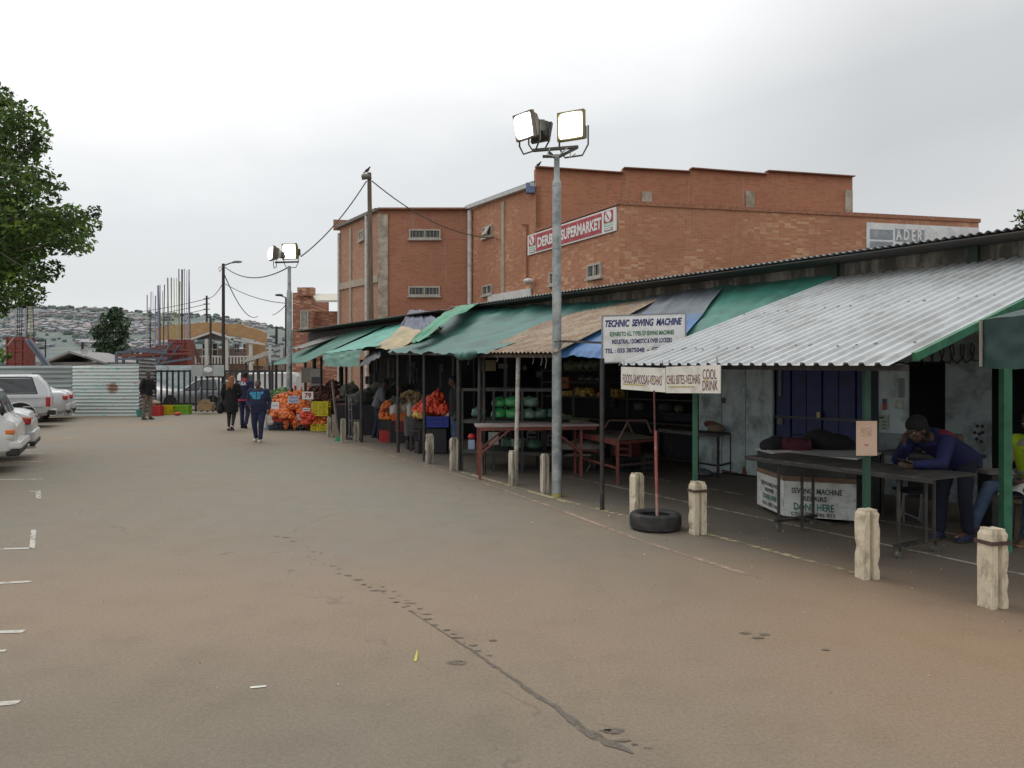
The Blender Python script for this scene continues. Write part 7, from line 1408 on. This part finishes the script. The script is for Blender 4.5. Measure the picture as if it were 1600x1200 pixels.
# 5 man at the dim stall
p0 = G(590, 684.5); r5, j5, ax5, _ = person('person in a grey shirt and dark jeans bending toward the potato stall', p0, -1.35, .97, dict(hip=(0, -.02, .93), chest=(0, .10, 1.26), neck=(0, .17, 1.42), head=(0, .23, 1.55), sl=(-.185, .13, 1.36), sr=(.185, .13, 1.36), el=(-.24, .14, 1.08), er=(.24, .14, 1.08), wl=(-.22, .32, .98), wr=(.22, .32, .98), look=(0, 1, -.5), kl=(-.1, .0, .49), al=(-.1, -.1, .085), kr=(.1, .07, .49), ar=(.1, .03, .085)), top=greys, bot=dden, shoe=blks, hair=hairb, face=False, wear=2.2, jl=.0)
# 6 man behind the blue crate
p0 = G(712, 711); r6, j6, ax6, _ = person('person in a dark jumper and faded jeans standing beside the tomatoes', p0, 1.9, .985, dict(look=(.2, 1, -.3), head=(0, .06, 1.61)), top=M('dark_jumper', (.018, .018, .022), .9, .3, 5, 1.0, 9), bot=denim, shoe=blks, hair=hairb, face=False, wear=1.8)
# 7 leaning man
p0 = V((4.58, 7.66, 0)); rp_ = M('royal_jacket', (.010, .013, .075), .8, .3, 5, 1.0, 9)
r7, j7, ax7, hx7 = person('person in a blue jacket with red shoulders bending over the rolling table with a phone', p0, math.radians(116), 1.0, dict(hip=(0, -.05, .87), chest=(0, .25, 1.02), neck=(0, .45, 1.10), head=(0, .60, 1.16), sl=(-.185, .40, 1.05), sr=(.185, .40, 1.05), hl=(-.095, -.06, .86), hr=(.095, -.06, .86), kl=(-.11, .0, .47), kr=(.11, .04, .48), al=(-.10, -.08, .085), ar=(.12, .06, .085),
    el=(-.24, .56, .845), wl=(-.13, .82, .845), hand_l=(.1, 1, .05), er=(.22, .58, .845), wr=(.05, .72, 1.02), hand_r=(-.2, .1, 1), look=(0, 1, -.45)), g=1.05, top=rp_, bot=M('dark_navy_trousers', (.010, .012, .028), .9, .2, 5), shoe=M('blue_black_shoe', (.015, .02, .06)), hair=blkc, wear=1.8, jl=.05)
mb = MB(); up7 = (j7['chest']-j7['hip']).normalized(); side7 = (j7['sr']-j7['sl']).normalized(); y7 = up7.cross(side7)
if y7.z < 0: y7 = -y7
for s_ in (-1, 1): mb.ell(j7['chest'].lerp(j7['neck'], .55)+side7*(s_*.10)+y7*.052, (.125, .075, .055), (side7, up7, y7))
mb.build('red_shoulder', M('red_yoke', (.13, .01, .022), .8, .2, 5), r7, remesh=.012)
h7 = j7['head']; mb = MB(); f_ = hx7[1]; u_ = hx7[2]; mb.ell(h7+u_*.055-f_*.03, (.10, .115, .095), hx7); mb.ell(h7-f_*.07-u_*.03, (.095, .07, .10), hx7); mb.build('beanie', blkc, r7, remesh=.012)
ph = j7['wl']+ax7[1]*.12+UP*.035; phn = thing('mobile_phone', 'dark mobile phone held above the rolling table', 'phone', ph); MB().box(ph, (.075, .15, .010), (ax7[0], (ax7[1]+UP*.35).normalized(), (UP-ax7[1]*.35).normalized())).build('body', M('phone_dark', (.02, .02, .022), .3), phn, bev=.003)
# 8 seated man
p0 = V((5.50, 7.72, 0)); lime = M('lime_vest', (.42, .60, .02), .7, .12, 5, emit=0)
r8, j8, ax8, _ = person('person in a lime vest and blue jeans sitting at the right edge of the photo', p0, math.radians(117), 1.02, dict(hip=(0, 0, .52), chest=(0, .06, .88), neck=(0, .10, 1.06), head=(0, .15, 1.20), sl=(-.19, .07, 1.0), sr=(.19, .07, 1.0), hl=(-.10, .02, .52), hr=(.10, .02, .52), kl=(-.16, .46, .53), kr=(.24, .44, .53), al=(-.12, .42, .085), ar=(.28, .70, .10), fr=(.1, 1, .12),
    el=(-.26, .14, .73), wl=(-.10, .34, .63), er=(.26, .14, .73), wr=(.10, .34, .64), look=(0, 1, -.3)), g=1.05, top=M('dust_shirt', (.40, .34, .28), .8, .15, 5), bot=denim, shoe=M('brown_shoe', (.10, .05, .03), .6), sole=M('tan_sole', (.24, .14, .08)), hair=hairb, vest=(lime, M('reflective_grey', (.30, .32, .28), .5)), wear=1.4)
mb = MB(); mb.loft([(j8['hip'].lerp(j8['chest'], v)+ax8[1]*(.125+.0*v), ax8[0]*.055, ax8[1]*.035) for v in (.0, .35, .7, 1.1)], 12); mb.build('shirt_front', M('dust_shirt', (.40, .34, .28)), r8, smooth=True)
so_ = thing('stool', 'low wooden stool with pale top under the person in the lime vest', 'stool', p0); MB().box(p0+UP*.39, (.40, .34, .045), (ax8[0], ax8[1], UP)).build('seat', M('stool_pale', (.30, .25, .18), .8, .2, 5), so_)
for sx in (-1, 1):
    for sy in (-1, 1): MB().bar(p0+ax8[0]*(.16*sx)+ax8[1]*(.13*sy), p0+ax8[0]*(.15*sx)+ax8[1]*(.12*sy)+UP*.366, .04, .04).build('leg', M('stool_leg', (.10, .07, .05)), so_)
pc = j8['wl']+ax8[1]*.1-UP*.02; tag(MB().grid(lambda u, v: pc+ax8[0]*((u-.5)*.26+.08)+ax8[1]*((v-.5)*.2)+UP*(.03*math.sin(u*5)-.10*v), 12, 8).build('paper', M('paper_pale', (.55, .55, .52)), thick=.003), 'crumpled white paper held in the lap of the person in the lime vest', 'paper')
bxx = V((fX(1592, 7.1), 7.25, .0)); 
# pale bench behind pole
bn_ = thing('bench', 'pale plank bench end behind the bright green pole', 'bench', V((fX(1555, 8.4), 8.4, 0))); MB().box(V((fX(1562, 8.4), 8.4, .62)), (.42, .25, .04)).build('plank', M('bench_plank', (.27, .25, .22)), bn_); MB().box(V((fX(1562, 8.4), 8.4, .30)), (.30, .2, .6)).build('support', cbk, bn_)
# ------------------------------------------------------------------ vehicles
carw = M('car_white', (.62, .62, .60), .25, .03, 2, coat=.6, dirt=((.42, .40, .36), .3, 3)); cars_ = M('car_silver', (.52, .53, .54), .35, .03, 2, metal=.25, coat=.6); card_ = M('car_dark_silver', (.20, .21, .22), .3, .05, 2, metal=.5, coat=.5)
gls = M('car_glass', (.02, .024, .028), .06, .2, 3, coat=.5); blkp = M('black_plastic', (.02, .02, .021), .6); redl = M('tail_red', (.45, .015, .02), .15, .1, 5, coat=.8); orl = M('lamp_orange', (.70, .17, .02), .2, coat=.8); clr = M('lamp_clear', (.50, .50, .46), .15, coat=.8); chrome = M('chrome', (.6, .6, .6), .2, metal=.9)
def car(label, X, Dn, face, st, W_, mat, wheels, side_glass=(), rear_glass=None, lights=(), extras=None, wr=.31, cat='car', name='parked_car', roofm=None):
    """st: stations (x from nose to tail, z bottom, z belt, z top, half width at belt, half width at top); the tail or nose at X, near side at depth Dn; face +1 = nose to the right"""
    hw = W_/2; t = thing(name, label, cat, V((X, Dn+hw, 0)), 'cars parked along the left side' if Dn < 32 else None); rot_ = Dn < 32
    fx = V((face, 0, 0)); fy = V((0, 1, 0))          # local x forward, y away from the camera
    o = V((X, Dn+hw, 0)); L = st[-1][0] if face < 0 else 0
    def T(x, y, z): return (o+V((x-st[0][0], 0, 0))*0+V((-(x) if face > 0 else (x-st[-1][0]), 0, 0))+V((0, y, z)))
    n = 16; rings = []
    for x, zb, zl, zt, wb, wt in st:
        pr = [(.0, zb), (-.82*wb, zb), (-.97*wb, zb+.10), (-1.0*wb, zb+(zl-zb)*.45), (-.985*wb, zl-.07), (-.94*wb, zl), (-wt, max(zl+.002, zt-.10)), (-wt*.86, zt-.015), (0, zt+.0)]
        pr = pr+[(-y, z) for y, z in reversed(pr[1:-1])]
        rings.append([T(x, y*hw, z) for y, z in pr])
    n = len(rings[0]); mb = MB(); vs = [v for r_ in rings for v in r_]; fs = [(i*n+k_, i*n+(k_+1) % n, (i+1)*n+(k_+1) % n, (i+1)*n+k_) for i in range(len(rings)-1) for k_ in range(n)]+[tuple(range(n)), tuple((len(rings)-1)*n+k_ for k_ in range(n-1, -1, -1))]
    mb.add(vs, fs); mb.build('body', mat, t, smooth=True, bev=.012)
    def at(x, f):      # point on the near side glass plane, f from belt (0) to roof rail (1)
        for a, b in zip(st, st[1:]):
            if a[0] <= x <= b[0]+1e-6:
                u = (x-a[0])/max(b[0]-a[0], 1e-6); m_ = [a[i]*(1-u)+b[i]*u for i in range(6)]; zl, zt, wb, wt = m_[2:]
                y0, y1 = -.94*wb*hw, -wt*hw; return T(x, y0+(y1-y0)*f-.012, zl+(zt-.10-zl)*f)
    for x0, x1, x2, x3 in side_glass:
        g_ = MB(); g_.prism([at(x0, .08), at(x1, .08), at(x2, .93), at(x3, .93)], (0, .006, 0)); gp = g_.build('side_window', gls, t)
        e = [at(x0, .02), at(x1, .02), at(x2, 1.0), at(x3, 1.0)]; fr_ = MB()
        for a, b in zip(e, e[1:]+e[:1]): fr_.bar(a+V((0, .006, 0)), b+V((0, .006, 0)), .02, .03)
        fr_.build('window_seal', blkp, gp)
    for x in wheels:
        for s_ in (-1, 1):
            c_ = T(x, s_*(hw-.11), wr); wl_ = MB().lathe(c_, V((0, s_, 0)), [(-.10, wr*.6), (-.10, wr*.95), (-.07, wr), (.07, wr), (.10, wr*.95), (.10, wr*.66)], 28).build('wheel', rub, t, smooth=True)
            MB().lathe(c_, V((0, s_, 0)), [(.06, 0), (.075, wr*.15), (.055, wr*.25), (.07, wr*.55), (.098, wr*.66)], 20).build('rim', M('rim_grey', (.30, .30, .31), .35, metal=.6), wl_, smooth=True)
        c_ = T(x, -hw+.02, wr+.02); MB().lathe(c_, V((0, -1, 0)), [(-.20, 0), (-.20, wr*1.22), (.022, wr*1.22), (.022, wr*1.20), (-.02, wr*1.16), (-.02, 0)], 28).build('wheel_arch', M('arch_black', (.008, .008, .008)), t) if False else None
        ar = MB(); ar.tube([T(x+wr*1.2*math.cos(a), -hw-.004, wr+.02+wr*1.2*math.sin(a)) for a in [math.pi*i/14 for i in range(15)]], .025, 6); ar.build('arch_flare', mat, t, smooth=True)
        dk = MB(); dk.add([T(x+wr*1.17*math.cos(a), -hw*1.0-.006, wr+.02+wr*1.17*math.sin(a)) for a in [math.pi*i/14 for i in range(15)]]+[T(x-wr*1.17, -hw-.006, st[1][1]), T(x+wr*1.17, -hw-.006, st[1][1])], [tuple(range(17))]); dk.build('wheel_well', M('arch_black', (.008, .008, .008)), t)
    for nm, x, y, z, sx, sy, sz, mt in lights: MB().box(T(x, y, z), (sx, sy, sz)).build(nm, mt, t, bev=min(sx, sy, sz)*.25)
    if extras: extras(t, T, at, hw)
    if rot_: t.location = V((X, Dn, 0))+U1*hw; t.rotation_euler = (0, 0, math.atan2(.485, .8745))
    return t
# silver double cab with a canopy
def ex_suv(t, T, at, hw):
    MB().box(T(4.98, 0, .46), (.16, 1.72, .22)).build('rear_bumper', cars_, t, bev=.04); MB().box(T(4.96, -.80, .50), (.24, .16, .16)).build('bumper_corner', blkp, t, bev=.03)
    MB().bar(T(3.2, -.93, .98), T(4.88, -.93, .98), .008, .012).build('body_crease', M('crease', (.25, .26, .27)), t); MB().box(T(4.45, -.925, .70), (.55, .02, .035)).build('side_strip', chrome, t, bev=.005)
    for s_ in (-1, 1): MB().bar(T(1.9, s_*.66, 1.80), T(4.3, s_*.66, 1.80), .04, .03).build('roof_rail', cars_, t)
    MB().box(T(4.70, 0, 1.38), (.02, 1.2, .36)).build('rear_window', gls, t); MB().box(T(4.90, -.86, 1.18), (.05, .04, 1.1)).build('canopy_edge', cars_, t) if False else None
st = [(0, .42, .88, .90, .80, .70), (.12, .34, .95, .98, .93, .84), (1.0, .34, 1.04, 1.08, .99, .88), (1.35, .34, 1.07, 1.12, 1, .86), (1.95, .34, 1.10, 1.66, 1, .74), (2.3, .34, 1.10, 1.73, 1, .75), (3.4, .34, 1.12, 1.76, 1, .76), (4.2, .34, 1.12, 1.77, 1, .77), (4.55, .36, 1.12, 1.76, 1, .77), (4.80, .40, 1.12, 1.45, .99, .82), (4.92, .45, 1.05, 1.12, .96, .90)]
Xr_ = (78-800)/F*24.5; car('silver double cab pickup with a canopy, biggest vehicle on the left', Xr_, 24.5, -1, st, 1.82, cars_, (.95, 4.1), ((2.05, 2.75, 2.75, 2.2), (2.85, 3.12, 3.12, 2.85), (3.35, 4.56, 4.40, 3.40)),
    lights=(('tail_light', 4.86, -.80, .86, .14, .22, .34, redl), ('tail_light', 4.86, .80, .86, .14, .22, .34, redl)), extras=ex_suv, wr=.38, cat='pickup', name='parked_pickup')
# sedans beyond
st = [(0, .30, .62, .66, .78, .70), (.15, .22, .72, .76, .94, .85), (.9, .22, .84, .90, 1, .86), (1.3, .22, .88, .96, 1, .84), (2.05, .22, .90, 1.38, 1, .66), (2.5, .22, .91, 1.43, 1, .66), (3.1, .22, .92, 1.40, 1, .66), (3.9, .24, .96, 1.06, 1, .78), (4.3, .26, .97, 1.03, .98, .84), (4.48, .32, .90, .96, .92, .84), (4.55, .40, .72, .76, .86, .80)]
def mk_sedan(lab, px, D_, colm, lx=redl, sz=1.0, **kw):
    return car(lab, (px-CX)/F*D_, D_, -1, st, 1.70, colm, (.85, 3.5), ((1.55, 2.42, 2.42, 2.05), (2.5, 3.5, 3.05, 2.5)), lights=(('tail_light', 4.44, -.72, .80, .18, .22, .15, lx), ('tail_light', 4.44, .72, .80, .18, .22, .15, redl), ('rear_bumper', 4.52, 0, .48, .14, 1.6, .22, colm), ('bumper_insert', 4.55, 0, .34, .10, 1.5, .10, blkp), ('exhaust', 4.5, -.5, .25, .2, .06, .06, chrome)), **kw)
s1 = mk_sedan('silver saloon showing its red tail light just beyond the pickup', 107, 27.6, cars_); s2 = mk_sedan('white saloon almost hidden behind the silver one at the fence', 115, 29.3, carw)
s1.scale = (1, 1, 1.14); s2.scale = (1, 1, 1.14)
def ex_s(t, T, at, hw): MB().box(T(4.46, -.74, .855), (.18, .20, .035)).build('orange_lens', orl, t)
mk_sedan('silver saloon with orange and red tail light beside the old white car', 50, 14.9, cars_, extras=ex_s)
# old white car, nose to the right
def ex_w(t, T, at, hw):
    MB().box(T(.02, 0, .50), (.20, 1.66, .14)).build('front_bumper', carw, t, bev=.04); MB().box(T(.06, 0, .37), (.20, 1.6, .13)).build('lower_valance', blkp, t, bev=.03)
    MB().box(T(.03, 0, .68), (.05, 1.05, .15)).build('grille', blkp, t)
    ws = MB(); ws.prism([T(.155, -.66, 1.07), T(.155, .66, 1.07), T(.325, .58, 1.44), T(.325, -.58, 1.44)], (-.012, 0, .012)); ws.build('windscreen', gls, t)
    MB().ell(T(.20, -.92, 1.12), (.04, .09, .10)).build('wing_mirror', blkp, t, smooth=True); MB().bar(T(.14, -.3, 1.06), T(.22, -.1, 1.24), .012, .01).build('wiper', blkp, t); MB().bar(T(.14, .2, 1.06), T(.22, .4, 1.24), .012, .01).build('wiper', blkp, t)
    MB().bar(T(.38, -.845, .42), T(.38, -.845, .90), .008, .014).build('wing_seam', blkp, t)
stw = [(0, .42, .80, .84, .90, .80), (.05, .34, .90, .93, .97, .86), (.12, .30, .94, .98, 1, .87), (.16, .30, .95, 1.04, 1, .86), (.36, .30, .97, 1.50, 1, .78), (1.2, .30, .98, 1.55, 1, .72), (2.0, .30, .98, 1.55, 1, .72), (3.2, .30, .98, 1.48, 1, .68), (3.7, .32, .97, 1.10, 1, .75), (3.9, .36, .90, .93, .94, .8)]
car('old white van front facing right with orange indicator, nearest on the left', (26-800)/F*12.9, 12.9, 1, stw, 1.66, carw, (.85, 3.2), ((.30, 1.35, 1.35, .46), (1.45, 3.2, 3.0, 1.45)), lights=(('indicator', .10, -.77, .73, .14, .13, .09, orl), ('headlight', .10, -.77, .635, .14, .13, .10, clr), ('headlight', .04, -.60, .68, .06, .22, .15, clr), ('headlight', .04, .62, .68, .06, .22, .15, clr)), extras=ex_w, cat='van', name='parked_van')
# cars behind the palisade
def ex_r(t, T, at, hw): MB().prism([T(3.2, -.60, 1.44), T(4.2, -.60, 1.12), T(4.2, .6, 1.12), T(3.2, .6, 1.44)], (0, 0, .04)).build('red_tailgate', M('red_paint', (.40, .03, .04), .4), t)
car('dark silver hatchback with red tailgate behind the palisade fence', (263-800)/F*37, 37, 1, [(s[0]*.87, *s[1:]) for s in st], 1.7, card_, (.8, 3.0), ((1.35, 2.1, 2.1, 1.8), (2.2, 3.0, 2.6, 2.2)), lights=(('tail_light', 3.9, -.7, .8, .14, .2, .15, redl),)) if False else None
t_ = car('dark silver hatchback with red roof edge behind the palisade fence', (262-800)/F*37, 37, -1, [(0, .30, .62, .66, .78, .70), (.15, .22, .72, .76, .94, .85), (.9, .22, .84, .90, 1, .86), (1.3, .22, .88, .96, 1, .84), (2.0, .22, .90, 1.42, 1, .66), (2.8, .22, .91, 1.46, 1, .66), (3.3, .22, .92, 1.30, 1, .7), (3.55, .3, .85, .95, .95, .8)], 1.7, card_, (.8, 2.9), ((1.45, 2.2, 2.2, 1.95), (2.3, 3.1, 2.9, 2.3)), lights=(('tail_light', 3.45, -.74, .8, .16, .2, .2, redl), ('rear_bumper', 3.5, 0, .42, .14, 1.6, .22, card_), ('tailgate_panel', 3.36, 0, 1.16, .30, 1.15, .10, M('red_paint', (.40, .03, .04), .4))))
t_.location = V((t_.location.x+3.0, 37.6, 0)); t_.scale = (1, 1, 1.12)
tr_ = MB(); a_ = P(270, 599, 36.6); b_2 = P(297, 590, 36.6); 
pass
car('white hatchback partly seen through the left bars of the palisade', (268-800)/F*39.5, 39.5, -1, stw[::1] if False else [(s[0], *s[1:]) for s in st], 1.7, carw, (.85, 3.5), ((1.55, 2.42, 2.42, 2.05), (2.5, 3.5, 3.05, 2.5)), lights=(('tail_light', 4.44, -.72, .80, .18, .22, .15, redl),))
car('white van end visible under the green awnings behind the oranges', (462-800)/F*41, 41, -1, [(0, .3, .8, .84, .9, .8), (.3, .3, 1.0, 1.3, 1, .8), (.8, .3, 1.1, 1.9, 1, .85), (3.0, .3, 1.1, 1.95, 1, .86), (3.9, .3, 1.1, 1.93, 1, .86), (4.0, .35, 1.0, 1.7, .98, .84)], 1.7, carw, (.8, 3.2), ((.9, 1.6, 1.6, 1.0),), lights=(('tail_light', 3.96, -.76, 1.0, .12, .16, .4, redl),), cat='van', name='parked_van')
# crates and carton in front of the palisade, a bucket by the fence
crate('red crate on the ground at the foot of the fence beside the standing person', V((fX(246, 32), 31.9, 0)), (.48, .4, .45), 'red', 0, 4, True); crate('yellow crate on the ground between the red crate and the green crate', V((fX(262, 33), 33, 0)), (.60, .42, .42), 'yellow', 0, 3, True); crate('lime green crate on the ground left of the brown carton', V((fX(285.5, 33.2), 33.2, 0)), (.66, .42, .42), 'green', 0, 3, True)
ob = thing('open_carton', 'open brown carton with drooping flaps by the palisade fence', 'box', V((fX(318, 33.4), 33.4, 0))); MB().prism([P(308, 641, 33.4), P(330, 641, 33.4), P(331, 630, 33.4), P(309, 628, 33.4)], (0, .4, 0)).build('body', M('cardboard', (.34, .23, .13)), ob)
MB().prism([P(310, 629, 33.38), P(330, 631, 33.38), P(327, 624, 33.3), P(316, 624, 33.3)], (0, .02, 0)).build('flap', M('cardboard_light', (.42, .30, .18)), ob)
bk = thing('bucket', 'turquoise plastic bucket beside the white fence panel', 'bucket', V((fX(219, 31), 31, 0))); MB().lathe(V((fX(219, 31), 31, 0)), UP, [(0, 0), (0, .12), (.28, .16), (.30, .175), (.30, .15), (.02, .11)], 20).build('pail', M('bucket_teal', (.07, .32, .28), .5), bk, smooth=True)
sack('pale bundle resting on the red crate by the fence', V((fX(241, 32.2), 32.2, .47)), (.25, .2, .09), M('bundle_tan', (.36, .28, .2)), 'bundle', 'bundle')
tag(MB().ell(V((fX(277, 32), 32, .08)), (.16, .12, .08)).build('red_rag', M('rag_red', (.5, .06, .04)), smooth=True), 'bright red rag on the ground between the yellow and green crates', 'rag')
